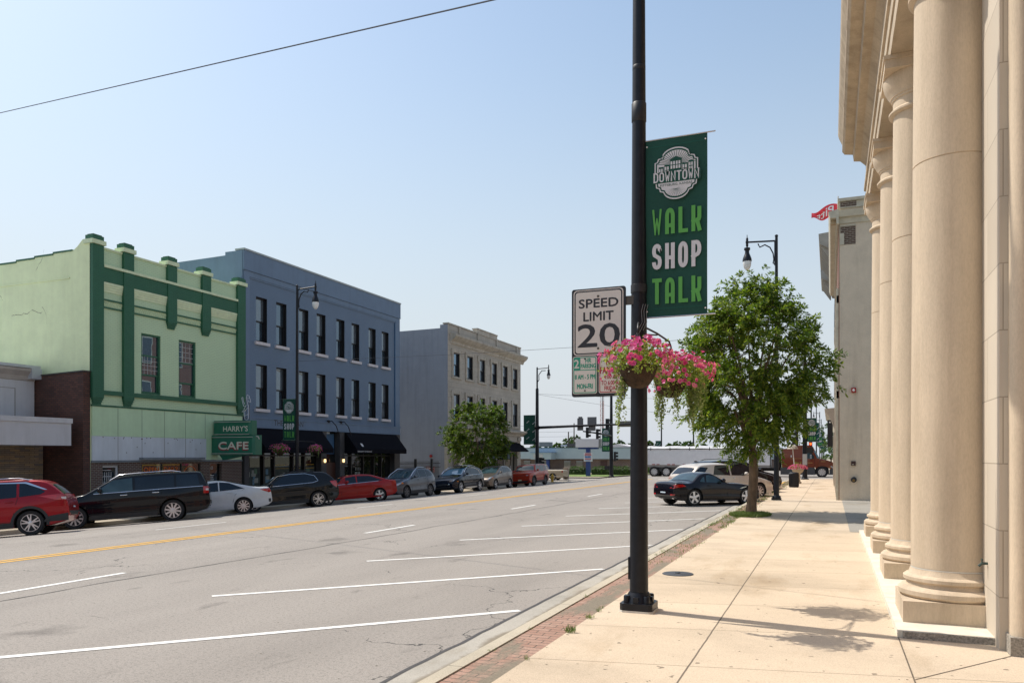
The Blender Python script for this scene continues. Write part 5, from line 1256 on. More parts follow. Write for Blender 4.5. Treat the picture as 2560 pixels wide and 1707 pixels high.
car('far_dark_crossover', 'dark crossover farthest along the angled bays, mostly hidden', 'car', S, (-5.0, 42.95), 45)
# ------------------------------------------------------------------ tan pickup across the junction
S = dict(L=5.3, W=1.85, H=1.72, R=.36, xr=1.15, xf=4.42, paint=paint('faded_tan', (.44, .36, .25), .0, .4), rim='multi', spokes=8, tyre=.24, anchor=1, tum=.22, kr=.03, kf=.12)
S['top'] = [(0, .6), (.02, .95), (.04, 1.12), (.3, 1.13), (2.15, 1.12), (2.20, 1.14), (2.32, 1.64), (2.45, 1.70), (3.0, 1.72), (3.35, 1.66), (3.85, 1.14), (4.0, 1.12), (5.0, 1.02), (5.25, .9), (5.3, .5)]
S['belt'] = [(0, 1.08), (5.3, 1.0)]; S['ws'] = (3.4, 3.82); S['rw'] = (2.21, 2.33)
S['windows'] = [([(2.80, 1.12), (3.55, 1.12), (3.28, 1.58), (2.80, 1.60)], m_carglass2), ([(2.38, 1.14), (2.74, 1.12), (2.74, 1.60), (2.48, 1.58)], m_carglass2)]
S['seams'] = [[(2.3, .5), (2.3, 1.08)]]; S['handles'] = [(2.55, 1.0)]; S['mirror'] = (3.4, 1.16)
S['faces'] = [('tail_lamp', [(.72, .82), (.88, .82), (.88, 1.05), (.72, 1.05)], m_tail, True, True)]
S['sides'] = [('tail_lamp', [(.03, .84), (.16, .84), (.16, 1.04), (.03, 1.04)], m_tail), ('side_trim', [(.1, .42), (4.9, .42), (4.9, .46), (.1, .46)], m_chrome)]
car('tan_pickup', 'old tan pickup truck crossing at the far left corner', 'pickup truck', S, (-27.6, 79.2), 180)
# ------------------------------------------------------------------ semi truck and grain trailer
P_cab = paint('copper_brown', (.20, .052, .028), .3, .3)
m_alu = M('ribbed_aluminium', (.80, .81, .82), .5, .0, var=.06, scale=2)
m_tarp = M('grey_roll_tarp', (.52, .52, .52), .8, var=.1, scale=3)
tk = thing('semi_tractor', 'copper brown sleeper cab lorry crossing at the far junction', 'truck', (-3.5, 78, 0))
TY0, TY1 = 76.9, 79.4
mb = MB()
hood = [(-1.3, .55), (-1.3, 1.75), (-.9, 1.69), (-.4, 1.58), (.06, 1.44), (.19, 1.34), (.25, 1.10), (.22, .80), (.0, .72), (-.15, .82), (-.35, .96), (-.75, 1.02), (-1.1, .93), (-1.3, .72)]
mb.prism('xz', hood, TY0+.16, TY1-.16)
cab = [(-4.25, .90), (-4.25, 2.60), (-3.80, 2.64), (-3.76, 2.88), (-2.2, 2.95), (-1.75, 2.92), (-1.55, 2.82), (-1.38, 2.46), (-.98, 1.69), (-1.05, 1.2), (-1.29, .90)]
mb.prism('xz', cab, TY0, TY1); mb.build('cab', P_cab, tk)
mb = MB(); mb.prism('xz', [(-4.35, .22), (-4.35, .89), (-1.45, .89), (-1.32, .62), (-1.32, .22)], TY0-.02, TY1+.02); mb.prism('xz', [(-.12, .26), (-.12, .70), (.10, .80), (.30, .74), (.32, .26)], TY0+.02, TY1-.02); mb.build('skirt', M('dark_grey_skirt', (.06, .062, .068), .5, var=.15), tk)
mb = MB(); mb.poly([(x, TY0-.006, z) for x, z in ((-2.08, 1.70), (-2.08, 2.26), (-1.66, 2.26), (-1.44, 1.95), (-1.40, 1.70))]); mb.build('door_window', m_carglass2, tk)
mb = MB(); mb.quad((-1.37, TY0+.1, 2.47), (-1.37, TY1-.1, 2.47), (-.97, TY1-.1, 1.71), (-.97, TY0+.1, 1.71)); mb.poly([(x, TY0-.006, z) for x, z in ((-1.46, 2.42), (-1.36, 2.43), (-1.0, 1.73), (-1.14, 1.73))]); mb.build('windscreen', M('blue_truck_glass', (.12, .25, .32), .05), tk)
mb = MB(); mb.poly([(x, TY0+.15, z) for x, z in ((-.05, .98), (.02, .94), (.23, .76), (.23, .92), (.06, 1.06))]); mb.build('headlamp', m_head, tk)
mb = MB(); mb.poly([(x, TY0+.145, z) for x, z in ((-.12, 1.02), (-.05, .99), (-.01, .84), (-.06, .82))]); mb.build('marker_lamp', m_amber, tk)
mb = MB(); mb.box(-1.78, -1.60, TY0-.28, TY0-.10, 1.66, 2.12); mb.box(-1.77, -1.61, TY0-.30, TY0-.281, 1.7, 2.08, 1); mb.build('mirror', [m_trim, m_head], tk)
mb = MB(); mb.box(-.05, .0, TY0+.0, TY0+.1, 1.35, 1.62); mb.box(-.07, .02, TY0-.08, TY0+.02, 1.6, 1.78); mb.build('hood_mirror', m_trim, tk)
mb = MB(); mb.box(-3.45, -3.36, TY0-.012, TY0-.002, 1.84, 2.02); mb.build('vent_plate', m_rim, tk)
mb = MB(); mb.box(-3.5, -2.5, TY0-.010, TY0-.003, 1.70, 1.725); mb.box(-2.0, -1.55, TY0-.010, TY0-.003, 1.30, 1.34); mb.box(-.85, -.45, TY0+.150, TY0+.158, 1.42, 1.46); mb.build('gold_stripe', M('gold_stripe_paint', (.45, .28, .07), .5), tk)
mb = MB(); mb.box(-2.14, -2.12, TY0-.006, TY0-.002, .95, 2.8); mb.box(-1.39, -1.37, TY0-.006, TY0-.002, .95, 1.7); mb.build('door_seam', m_well, tk)
tm_, rm_ = wheel_mesh(.51, .28, 'steel', 10)
for y, ro in ((TY0+.12, math.pi), (TY1-.12, 0)):
    o = link('wheel', tm_, tk, loc=(-.75+3.5, y-78, .47), rot=(0, 0, ro)); link('rim', rm_, o, loc=(0, 0, 0))
mb = MB(); mb.prism('xz', [(-1.31, .6), (-1.28, .9), (-1.02, 1.06), (-.75, 1.10), (-.45, 1.04), (-.2, .85), (-.15, .6), (-.15, .3), (-1.31, .3)], TY0+.17, TY1-.17); mb.build('wheel_housing', m_well, tk)
mb = MB(); mb.box(-8.2, -4.36, 77.2, 79.1, .55, .80); mb.box(-4.9, -4.4, 77.0, 79.3, .8, 2.2); mb.build('chassis', m_well, tk)
for x in (-6.6, -7.85):
    for y, ro in ((TY0+.12, math.pi), (TY1-.12, 0)):
        o = link('wheel', tm_, tk, loc=(x+3.5, y-78, .47), rot=(0, 0, ro)); link('rim', rm_, o, loc=(0, 0, 0))
tl = thing('grain_trailer', 'long pale aluminium grain trailer with a rolled tarp behind the brown cab', 'trailer', (-12, 78, 0))
X0, X1 = -16.95, -5.3
mb = MB(); mb.box(X0, X1, 76.85, 79.4, 1.08, 2.60)
for i in range(36): x = X0+.15+(X1-X0-.3)*i/35; mb.box(x-.012, x+.012, 76.825, 76.849, 1.15, 2.55)
mb.build('body', m_alu, tl)
mb = MB(); mb.box(X0-.04, X1+.04, 76.80, 79.45, 2.601, 2.67); mb.build('top_rail', m_trim, tl)
mb = MB(); n = 16
for i in range(n):
    x0 = X0+(X1-X0)*i/n; x1 = X0+(X1-X0)*(i+1)/n
    for j in range(6):
        a0, a1 = j/6, (j+1)/6; f = lambda a, u: 2.67+.26*math.sin(a*math.pi)**.7+.035*math.cos(u*8)
        mb.quad((x0, 76.82+2.6*a0, f(a0, i)), (x1, 76.82+2.6*a0, f(a0, i+1)), (x1, 76.82+2.6*a1, f(a1, i+1)), (x0, 76.82+2.6*a1, f(a1, i)))
mb.build('tarp', m_tarp, tl, smooth=80)
mb = MB(); mb.box(X0, X1, 76.9, 79.35, .86, 1.079); mb.build('lower_rail', M('dull_rail', (.30, .29, .28), .6, .2), tl)
mb = MB()
for i in range(7):
    for k in (0, .75): x = X0+.55+1.5*i*1.0+k*.6; mb.box(x, x+.3, 76.815, 76.848, 1.09, 1.15)
mb.build('reflector_tape', m_tail, tl)
mb = MB()
for x in [X0+.4+1.9*i for i in range(6)]: mb.box(x, x+.06, 76.77, 76.80, 2.5, 2.82)
mb.build('tarp_strap', m_trim, tl)
mb = MB(); mb.prism('xz', [(X0+2.9, .859), (X0+4.2, .5), (X0+7.0, .5), (X0+8.2, .859)], 77.2, 79.1); mb.box(X0+.2, X0+3.0, 77.3, 79, .4, .859); mb.build('hopper', M('dull_hopper', (.16, .16, .165), .6, .2), tl)
for x in (X0+.75, X0+1.95):
    for y, ro in ((76.98, math.pi), (79.28, 0)):
        o = link('wheel', tm_, tl, loc=(x+12, y-78, .40), rot=(0, 0, ro)); link('rim', rm_, o, loc=(0, 0, 0))
# ================================================================== LEFT-HAND BUILDINGS (fronts on x = -28.6)
XF = -28.6; KS = 28.6/24.2
def Y_(y): return y*KS
def Z_(z): return 1.93+(z-1.93)*KS
def fbox(mb, y0, y1, z0, z1, proud=.05, back=.04, m=0): mb.box(XF-back, XF+proud, Y_(y0), Y_(y1), Z_(z0), Z_(z1), m)
def front_wall(mb, x, y0, y1, z0, z1, holes, depth, m=0, mr=0):
    """sheet facing +x with rectangular openings (y0, y1, z0, z1) and their reveals"""
    ys_ = sorted({y0, y1, *[h[0] for h in holes], *[h[1] for h in holes]}); zs_ = sorted({z0, z1, *[h[2] for h in holes], *[h[3] for h in holes]})
    for a, b_ in zip(ys_, ys_[1:]):
        for c, d in zip(zs_, zs_[1:]):
            cy, cz = (a+b_)/2, (c+d)/2
            if any(h[0] < cy < h[1] and h[2] < cz < h[3] for h in holes): continue
            mb.quad((x, a, c), (x, b_, c), (x, b_, d), (x, a, d), m)
    for a, b_, c, d in holes:
        q = x-depth
        mb.quad((x, a, c), (q, a, c), (q, a, d), (x, a, d), mr); mb.quad((x, b_, c), (x, b_, d), (q, b_, d), (q, b_, c), mr)
        mb.quad((x, a, d), (q, a, d), (q, b_, d), (x, b_, d), mr); mb.quad((x, a, c), (x, b_, c), (q, b_, c), (q, a, c), mr)
        mb.quad((q, a, c), (q, b_, c), (q, b_, d), (q, a, d), mr)
def sash(parent, y, z0, z1, w_, x, fm, gm, fw=.07, rails=(.5,), depth=.16, proto={}, key=None, mull=None):
    """double-hung sash window: frame with pane and meeting rail; y, z0.. world; x = face of the frame"""
    if key in proto:
        o = proto[key].copy(); COL.objects.link(o); o.parent = parent; o.location = (x, y, z0); o.matrix_parent_inverse = proto[key].matrix_parent_inverse
        for ch in [q for q in proto[key].children if q.name[:4] not in ('sill', 'surr')]:
            c = ch.copy(); COL.objects.link(c); c.parent = o
        return o
    h = z1-z0; mb = MB()
    mb.box(-depth, 0, 0, fw, 0, h); mb.box(-depth, 0, w_-fw, w_, 0, h); mb.box(-depth, 0, fw+.0005, w_-fw-.0005, 0, fw); mb.box(-depth, 0, fw+.0005, w_-fw-.0005, h-fw, h)
    o = mb.build('window', fm, parent, loc=(x, y, z0)); o.matrix_parent_inverse = Matrix.Translation(-parent.location)
    ed = [0]+[h*r_ for r_ in rails]+[h]
    for i, (a, b_) in enumerate(zip(ed, ed[1:])):
        q = -.055-.03*(i % 2)*0-(.045 if i == 0 else 0)*0
        q = -.10 if i == 0 else -.06
        mb = MB(); mb.quad((q-.02, fw, max(a, fw)), (q-.02, w_-fw, max(a, fw)), (q-.02, w_-fw, min(b_, h-fw)), (q-.02, fw, min(b_, h-fw)))
        mb.build('pane', gm, o)
    mb = MB()
    for i, r_ in enumerate(rails): mb.box(-.125, -.045, fw+.001, w_-fw-.001, h*r_-.035, h*r_+.035)
    mb.box(-.115, -.085, fw+.001, fw+.045, fw, h*rails[0]-.036); mb.box(-.115, -.085, w_-fw-.045, w_-fw-.001, fw, h*rails[0]-.036)
    mb.box(-.115, -.085, fw+.046, w_-fw-.046, fw, fw+.05)
    mb.build('sash_rail', fm, o)
    if mull:
        mb = MB(); (a, b_), nu, nv = mull
        for i in range(1, nu): yy = fw+(w_-2*fw)*i/nu; mb.box(-.075, -.069, yy-.008, yy+.008, h*a, h*b_)
        for j in range(0, nv+1): zz = h*a+(h*b_-h*a)*j/nv; mb.box(-.0755, -.0685, fw+.002, w_-fw-.002, zz-.008, zz+.008)
        mb.build('lattice', M('white_glazing_bar', (.5, .5, .48), .6), o)
    proto[key] = o; return o
m_glassA = glass('upper_window_glass', (.016, .022, .03), .01, .02, 2.7, (.55, .78, 1))
m_blind = glass('window_with_pale_blind', (.10, .12, .14), .02, .03, 1.9, (.7, .86, 1)); m_dimp = glass('dim_window_glass', (.03, .045, .06), .02, .06, 2.0, (.6, .8, 1))
_wr = random.Random(12)
def vary(o):
    for q in o.children:
        if q.name[:4] == 'pane' and _wr.random() < .55:
            q.material_slots[0].link = 'OBJECT'; q.material_slots[0].material = _wr.choice((m_blind, m_dimp))
m_shop = glass('shop_window_glass', (.012, .014, .014), .02, .03)
# ---- green cafe building
m_pale = M('pale_green_paint', (.76, .83, .50), .8, grain=.06, streak=.05, var=.08, scale=1.1, bump=.35, bscale=14, bdist=.02)
m_palef = brick('pale_green_painted_brick', (.56, .72, .46), (.545, .70, .45), (.44, .57, .365), .23, .08, .008, .6, .7, big=.06)
m_dkg = brick('dark_green_painted_brick', (.024, .125, .062), (.028, .135, .068), (.016, .095, .05), .23, .08, .008, .5, .6, big=.1)
m_dkgp = M('dark_green_paint', (.022, .115, .058), .55, var=.15)
m_cream2 = M('pale_green_trim', (.64, .72, .47), .7, var=.1, scale=4)
m_white2 = M('weathered_white_panel', (.58, .62, .66), .6, streak=.08, var=.10, scale=1.6, stretch=(1, 1, .4))
m_palep = M('pale_green_panel', (.50, .67, .43), .6, streak=.06, var=.05)
gb = thing('green_cafe_building', 'pale green cafe building with dark green pilasters and a stepped roofline', 'building', (XF, 28, -.5))
w1 = (Y_(22.05), Y_(22.98), Z_(4.30), Z_(6.60)); w2 = (Y_(23.89), Y_(24.80), Z_(4.30), Z_(6.60))
mb = MB(); front_wall(mb, XF, Y_(19.86), Y_(27.63), Z_(3.70), Z_(9.36), [w1, w2], .2)
mb.box(XF-14, XF-.21, Y_(19.87)+.3, Y_(27.63)-.01, -.6, Z_(9.2)); mb.box(XF-.2, XF-.01, Y_(19.87), Y_(20.3), Z_(3.70), Z_(9.36))
mb.build('front_wall', m_palef, gb)
side = [(XF-.005, -.6), (XF-.005, Z_(9.62)), (XF-.45, Z_(9.62)), (XF-.75, Z_(9.40)), (XF-1.05, Z_(9.25))]
for i in range(9): side += [(XF-1.05-1.15*i, Z_(9.25)-.06*i), (XF-2.2+.003-1.15*i, Z_(9.25)-.06*i)]
side += [(XF-14, Z_(8.7)), (XF-14, -.6)]
mb = MB(); mb.prism('xz', side, Y_(19.86), Y_(19.86)+.29); mb.build('side_wall', m_pale, gb)
mb = MB(); mb.box(XF-14, XF-1.2, Y_(19.86)-.03, Y_(19.86)-.002, Z_(8.28), Z_(8.33))
for i in range(9): mb.box(XF-2.2-1.15*i, XF-1.05-1.15*i, Y_(19.86)-.03, Y_(19.86)+.32, Z_(9.25)-.06*i+.002, Z_(9.25)-.06*i+.07, 1)
mb.build('roof_edge', [m_pale, m_dkgp], gb)
for y0, y1, zb in ((19.86, 20.32, 3.78), (21.18, 21.63, 3.78), (23.24, 23.70, 6.95), (25.06, 25.54, 6.95), (27.14, 27.63, 3.78)):
    mb = MB(); fbox(mb, y0, y1, zb+.22, 9.44, .14)
    for k in range(3): fbox(mb, y0+.02+.02*k, y1-.02-.02*k, zb+.22-.075*(k+1), zb+.22-.075*k-.004, .12-.03*k)
    o = mb.build('pilaster', m_dkg, gb)
    mb = MB(); fbox(mb, y0-.06, y1+.06, 9.45, 9.60, .20, .35); mb.build('cap_block', m_cream2, o)
    mb = MB(); fbox(mb, y0-.0, y1+.0, 9.604, 9.76, .14, .30); fbox(mb, y0+.05, y1-.05, 9.76, 9.80, .09, .25); mb.build('cap', m_dkgp, o)
sp = [(20.32, 21.18), (21.63, 23.24), (23.70, 25.06), (25.54, 27.14)]
mb = MB(); fbox(mb, 20.325, 27.135, 8.19, 8.70, .10); mb.build('frieze_band', m_dkg, gb)
mb = MB(); fbox(mb, 20.325, 27.135, 8.705, 8.80, .16); fbox(mb, 20.33, 27.13, 9.36, 9.43, .05, .3)
for a, b_ in sp:
    for k in range(4): fbox(mb, a+.004, b_-.004, 8.10-.085*k, 8.184-.085*k, .095-.022*k)
    n = int((b_-a)/.085)
    for i in range(n):
        for k in range(2): yy = a+(b_-a)*(i+.25+.5*k)/n; fbox(mb, yy-.013, yy+.013, 7.335+.09*k, 7.41+.09*k, .03)
mb.build('trim', m_cream2, gb)
mb = MB()
for a, b_ in sp: fbox(mb, a+.002, b_-.002, 7.53, 7.58, .06); fbox(mb, a+.002, b_-.002, 7.25, 7.30, .06)
for a, b_ in ((20.32, 21.18), (21.63, 27.14)): fbox(mb, a+.002, b_-.002, 4.13, 4.285, .12)
fbox(mb, 19.87, 27.63, 3.705, 3.765, .08); mb.build('belt_course', m_dkgp, gb)
sash(gb, w1[0], w1[2], w1[3], w1[1]-w1[0], XF-.04, m_dkgp, m_glassA, .075, (.32, .64), key='gw1', mull=((.33, .63), 5, 4))
sash(gb, w2[0], w2[2], w2[3], w2[1]-w2[0], XF-.04, m_dkgp, m_glassA, .075, (.25, .60), key='gw2', mull=((.62, .97), 4, 4))
mb = MB(); fbox(mb, 19.9, 27.5, 2.655, 3.70, .05)
for i in range(1, 7): y = 19.9+1.075*i; fbox(mb, y-.006, y+.006, 2.66, 3.69, .055, m=1)
fbox(mb, 25.34, 27.45, 1.73, 2.65, .05); mb.build('fascia_panel', [m_palep, M('panel_seam', (.13, .18, .13), .8)], gb)
mb = MB(); fbox(mb, 19.9, 25.335, 1.78, 2.65, .052)
for i in range(1, 5): y = 19.9+1.075*i; fbox(mb, y-.006, y+.006, 1.79, 2.64, .057, m=1)
r = random.Random(3)
for i in range(22): y = r.uniform(20, 25.2); z = r.choice((2.56, 2.6, r.uniform(1.9, 2.5))); fbox(mb, y-.015, y+.015, z, z+.04, .0565, m=1)
mb.build('white_panel', [m_white2, M('rust_mark', (.13, .10, .09), .8)], gb)
m_caf = brick('brown_storefront_brick', (.095, .048, .034), (.12, .06, .042), (.26, .23, .20))
mb = MB(); holes = [(Y_(20.36), Y_(21.07), -.5, Z_(1.60)), (Y_(22.07), Y_(25.06), Z_(.55), Z_(1.63)), (Y_(25.60), Y_(26.28), -.5, Z_(1.62))]
front_wall(mb, XF, Y_(19.87), Y_(27.5), -.55, Z_(1.70), holes, .25); mb.build('storefront', m_caf, gb)
mb = MB(); fbox(mb, 19.88, 27.5, 1.705, 1.775, .06); fbox(mb, 21.92, 25.06, 1.80, 1.88, .30); mb.build('ledge', M('dull_ledge', (.17, .19, .21), .6, var=.2), gb)
mb = MB(); mb.box(XF-.2, XF-.1, Y_(20.36), Y_(20.43), -.5, Z_(1.6)); mb.box(XF-.2, XF-.1, Y_(21.0), Y_(21.07), -.5, Z_(1.6)); mb.box(XF-.2, XF-.1, Y_(20.435), Y_(20.995), Z_(1.52), Z_(1.6))
o = mb.build('door', M('white_door_paint', (.55, .56, .58), .5), gb)
mb = MB(); mb.box(XF-.2, XF-.17, Y_(20.43), Y_(21.0), -.5, Z_(1.52), 0)
for i in range(5): y = Y_(20.47+.09*i); mb.box(XF-.169, XF-.16, y-.012, y+.012, .2, Z_(1.35), 1)
for j in range(5): z = .25+.27*j; mb.box(XF-.1685, XF-.1595, Y_(20.46), Y_(20.84), z-.012, z+.012, 1)
mb.build('glazing', [m_shop, M('white_grille', (.6, .6, .6), .5)], o)
mb = MB(); mb.box(XF-.12, XF-.08, Y_(22.07), Y_(25.06), Z_(.55), Z_(1.63)); o = mb.build('shop_window', m_shop, gb)
mb = MB()
for y in (22.07, 23.06, 24.05, 25.03): mb.box(XF-.079, XF-.04, Y_(y), Y_(y)+.05, Z_(.55), Z_(1.63))
mb.build('mullion', m_bronze, o)
m_orng = M('orange_lettering', (.62, .13, .02), .5); m_ylw = M('yellow_lettering', (.62, .38, .03), .5)
mb = MB(); O = (XF-.07, 0, 0); U = (0, 1, 0); V = (0, 0, 1)
put_text(mb, 'OPEN', O, U, V, Y_(22.22), Y_(22.95), Z_(1.32), Z_(1.50), 0, .02); put_text(mb, 'DAILY', O, U, V, Y_(23.2), Y_(23.92), Z_(1.31), Z_(1.50), 0, .02)
for a, b_ in ((22.15, 23.0), (23.14, 24.0)): mb.box(XF-.0705, XF-.07, Y_(a), Y_(b_), Z_(1.58), Z_(1.605), 1); mb.box(XF-.0705, XF-.07, Y_(a), Y_(a)+.02, Z_(.9), Z_(1.58), 1)
for i in range(14): a0 = rad(180*i/14); a1 = rad(180*(i+1)/14); c, rr_ = (Y_(24.55), Z_(1.18)), .42; mb.poly([(XF-.07, c[0]+rr_*math.cos(a0), c[1]+rr_*math.sin(a0)), (XF-.07, c[0]+rr_*math.cos(a1), c[1]+rr_*math.sin(a1)), (XF-.07, c[0]+rr_*.9*math.cos(a1), c[1]+rr_*.9*math.sin(a1)), (XF-.07, c[0]+rr_*.9*math.cos(a0), c[1]+rr_*.9*math.sin(a0))], 0)
mb.build('window_lettering', [m_orng, m_ylw], o)
mb = MB(); mb.box(XF-.2, XF-.16, Y_(25.60), Y_(26.28), -.5, Z_(1.62)); put_text(mb, '412', (XF-.155, 0, 0), U, V, Y_(25.66), Y_(25.88), Z_(1.38), Z_(1.50), 1, .02)
for i in range(5): mb.box(XF-.156, XF-.155, Y_(25.66), Y_(25.95-.03*(i % 2)), Z_(1.1-.09*i), Z_(1.13-.09*i), 1)
mb.build('door', [m_shop, M('white_lettering', (.6, .6, .6), .5)], gb)
mb = MB(); r = random.Random(6)
for x0, z0, n, dx, dz in ((-33.4, 8.1, 26, .075, .010), (-31.5, 8.35, 12, .02, -.07), (-34.6, 9.6, 12, .05, -.06), (-31.9, 9.95, 8, .06, .10)):
    p = (x0, z0)
    for i in range(n):
        q = (p[0]+dx+r.uniform(-.05, .05), p[1]+dz+r.uniform(-.05, .05)); w_ = r.uniform(.004, .014); y = Y_(19.86)-.003
        mb.quad((p[0], y, p[1]-w_), (q[0], y, q[1]-w_), (q[0], y, q[1]+w_), (p[0], y, p[1]+w_)); p = q
mb.build('wall_crack', M('crack_shadow', (.20, .19, .14), .9), gb)  # thin dark cracks running over the side wall
# projecting cafe sign
sg = thing('cafe_sign', 'green two tier HARRY\'S CAFE sign hanging out from the green building', 'sign', (XF+1.5, 29, 3))
m_sgn = M('green_sign_enamel', (.008, .13, .075), .4, var=.12, scale=3); m_lett = M('cream_lettering', (.60, .58, .48), .5); m_shad = M('red_letter_shadow', (.25, .02, .025), .5)
QY = 30.35       # plane of the sign face, facing -y
sx0, sx1, lx0, lx1 = -28.45, -26.08, -28.55, -25.82
mb = MB(); mb.prism('xy', [(sx0, QY), (sx0+.35, QY-.06), (sx1-.15, QY-.06), (sx1, QY), (sx1, QY+.35), (sx0, QY+.35)], 2.98, 3.68)
mb.prism('xy', [(lx0, QY-.05), (lx0+.4, QY-.12), (lx1-.15, QY-.12), (lx1, QY-.05), (lx1, QY+.40), (lx0, QY+.40)], 2.0, 2.96)
mb.prism('xz', [(-28.1, 1.995), (-27.9, 1.74), (-26.5, 1.995)], QY+.0, QY+.28)
y1, y2 = QY-.064, QY-.125
put_text(mb, "HARRY'S", (0, y1, 0), (1, 0, 0), (0, 0, 1), -27.80, -26.28, 3.15, 3.41, 1, .025)
put_text(mb, 'CAFE', (0, y2, 0), (1, 0, 0), (0, 0, 1), -28.05, -26.22, 2.22, 2.58, 2, .06)
put_text(mb, 'CAFE', (0, y2-.004, 0), (1, 0, 0), (0, 0, 1), -28.03, -26.18, 2.27, 2.63, 1, .035)
mb.build('cabinet', [m_sgn, m_lett, m_shad], sg)
mb = MB(); wt = []
for z, xa, xb, y in ((3.61, sx0, sx1+.08, y1), (3.01, sx0, sx1, y1), (2.86, lx0, lx1, y2), (2.06, lx0, lx1, y2)): mb.tube([(xa+.03, y+.04, z), (xa+.38, y-.02, z), (xb-.1, y-.02, z)], .016, 5)
mb.tube([(lx1, QY, 2.90), (lx1+.12, QY, 2.88), (lx1+.18, QY, 2.76)], .02, 5); mb.build('neon_tube', M('dull_neon_tube', (.50, .46, .42), .3), sg)
mb = MB(); O = Vector((-26.6, QY+.1, 3.68)); q = .0135
def NP(*pts): mb.tube([O+Vector((a, 0, b_)) for a, b_ in pts], q, 5)
NP((.14, .02), (.22, .10), (.24, .55), (.20, .78), (.06, .72), (-.02, .62), (-.06, .50), (-.04, .30), (.0, .05), (.14, .02)); NP((-.02, .45), (.20, .62)); NP((-.02, .22), (.20, .30)); NP((-.05, .42), (-.18, .42), (-.02, .55))
NP((.06, .72), (-.08, .70), (-.14, .90), (-.20, 1.12), (-.13, 1.16), (-.09, .95), (-.02, .80)); NP((.16, .80), (.10, 1.10), (.14, 1.26), (.26, 1.20), (.33, 1.02), (.36, .88), (.26, .90), (.20, .98)); NP((.12, 1.06), (.28, 1.08))
mb.build('neon_figure', M('pale_neon_tube', (.60, .62, .66), .3), sg)
mb = MB()
for a, b_ in ((0, 1.2), (.16, .9)): mb.tube([O+Vector((.06+a, .06, 0)), O+Vector((.06+a, .06, b_))], .012, 5)
mb.tube([O+Vector((-.12, .06, 1.02)), O+Vector((.3, .06, 1.04))], .01, 5); mb.build('frame', m_bronze, sg)
# ---- low pale building at the left edge
m_greyp = M('grey_stucco', (.55, .54, .55), .85, streak=.1, var=.05, scale=2, bump=.3, bscale=30)
m_flash = M('metal_flashing', (.52, .54, .57), .4, .3, var=.08)
m_bw = brick('dark_red_brown_brick', (.085, .036, .025), (.14, .056, .038), (.042, .033, .030), .24, .09, .012, .6)
m_ven = brick('ledger_stone_veneer', (.50, .36, .22), (.27, .235, .21), (.12, .10, .08), .42, .085, .006, 1.0, .9, big=.35)
lb = thing('low_grey_building', 'low grey shopfront with flat canopy and stacked stone veneer at left edge', 'building', (-31, 18, -.5))
mb = MB(); mb.box(-45, -31.4, 2, 23.05, 2.2, 5.25); mb.box(-45, -31.41, 2, 23.05, -.6, 2.199); mb.build('upper_wall', m_greyp, lb)
mb = MB(); mb.prism('xz', [(-31.399, 5.10), (-31.36, 5.12), (-31.30, 5.30), (-31.10, 5.50), (-31.10, 5.60), (-31.399, 5.62)], 2, 23.05); mb.box(-45, -31.4, 2, 23.05, 5.251, 5.60)
mb.build('cornice', M('beige_cornice', (.40, .35, .31), .8), lb)
mb = MB(); mb.box(-45, -31.07, 2, 23.1, 5.621, 5.74); mb.box(-31.6, -31.05, 22.7, 23.14, 5.18, 5.62); mb.build('gutter', m_flash, lb)
mb = MB()
for a, b_, c, d in ((14, 22.2, 3.55, 3.565), (14, 22.2, 4.75, 4.765), (22.19, 22.21, 3.55, 4.765)): mb.box(-31.399, -31.392, a, b_, c, d)
mb.build('panel_groove', m_joint, lb)
mb = MB(); mb.box(-31.39, -28.62, 2, 22.6, 2.36, 3.26); mb.build('canopy', m_greyp, lb)
mb = MB(); mb.box(-31.39, -28.58, 2, 22.64, 3.262, 3.46); mb.build('canopy_flashing', m_flash, lb)
mb = MB(); mb.box(-31.4, -30.80, 20.2, 23.0, -.6, 2.355); mb.build('stone_veneer', m_ven, lb)
mb = MB(); mb.box(-31.39, -31.0, 10, 20.05, -.5, 2.355); mb.build('shop_window', m_shop, lb)
mb = MB(); mb.box(-31.39, -30.85, 20.06, 20.18, -.5, 2.355); mb.build('window_frame', m_flash, lb)
bwt = thing('brick_end_wall', 'dark brown brick wall between the low grey shop and the green building', 'wall', (-30, 23.3, -.5))
mb = MB(); mb.prism('xz', [(-28.58, -.6), (-28.58, 5.42), (-31.8, 5.30), (-31.8, -.6)], 23.12, 23.44); mb.build('brickwork', m_bw, bwt)
mb = MB(); mb.prism('xz', [(-28.55, 5.424), (-28.55, 5.48), (-31.8, 5.36), (-31.8, 5.304)], 23.08, 23.48); mb.build('coping', m_bronze, bwt)
# ---- blue building
m_blue = brick('slate_blue_painted_brick', (.150, .215, .305), (.142, .205, .292), (.112, .164, .24), .23, .08, .008, .6, .7, big=.08)
m_blues = M('slate_blue_paint', (.15, .215, .305), .75, streak=.08, var=.07, scale=1.2, bump=.3, bscale=14)
m_blued = M('deep_blue_paint', (.03, .10, .20), .6)  # colour of the door's upper panel and of the painted shadow strip
m_blkf = M('black_window_frame', (.010, .010, .012), .4)
m_sill = M('white_sill', (.60, .57, .58), .7, var=.06)
m_awn = M('black_awning_canvas', (.0045, .0045, .008), .95, var=.15, scale=3, bump=.2, bscale=60, spec=.15)
bb = thing('blue_building', 'slate blue three storey brick building with black awnings and white sills', 'building', (XF, 40, -.5))
wy = [(28.49, 29.22), (29.89, 30.66), (31.59, 32.34), (33.02, 33.77), (34.73, 35.48), (36.15, 36.89), (37.84, 38.59), (39.25, 40.0)]
hs = [(Y_(a), Y_(a)+.89, Z_(z0), Z_(z1)) for z0, z1 in ((7.16, 9.21), (4.10, 6.13)) for a, b_ in wy]
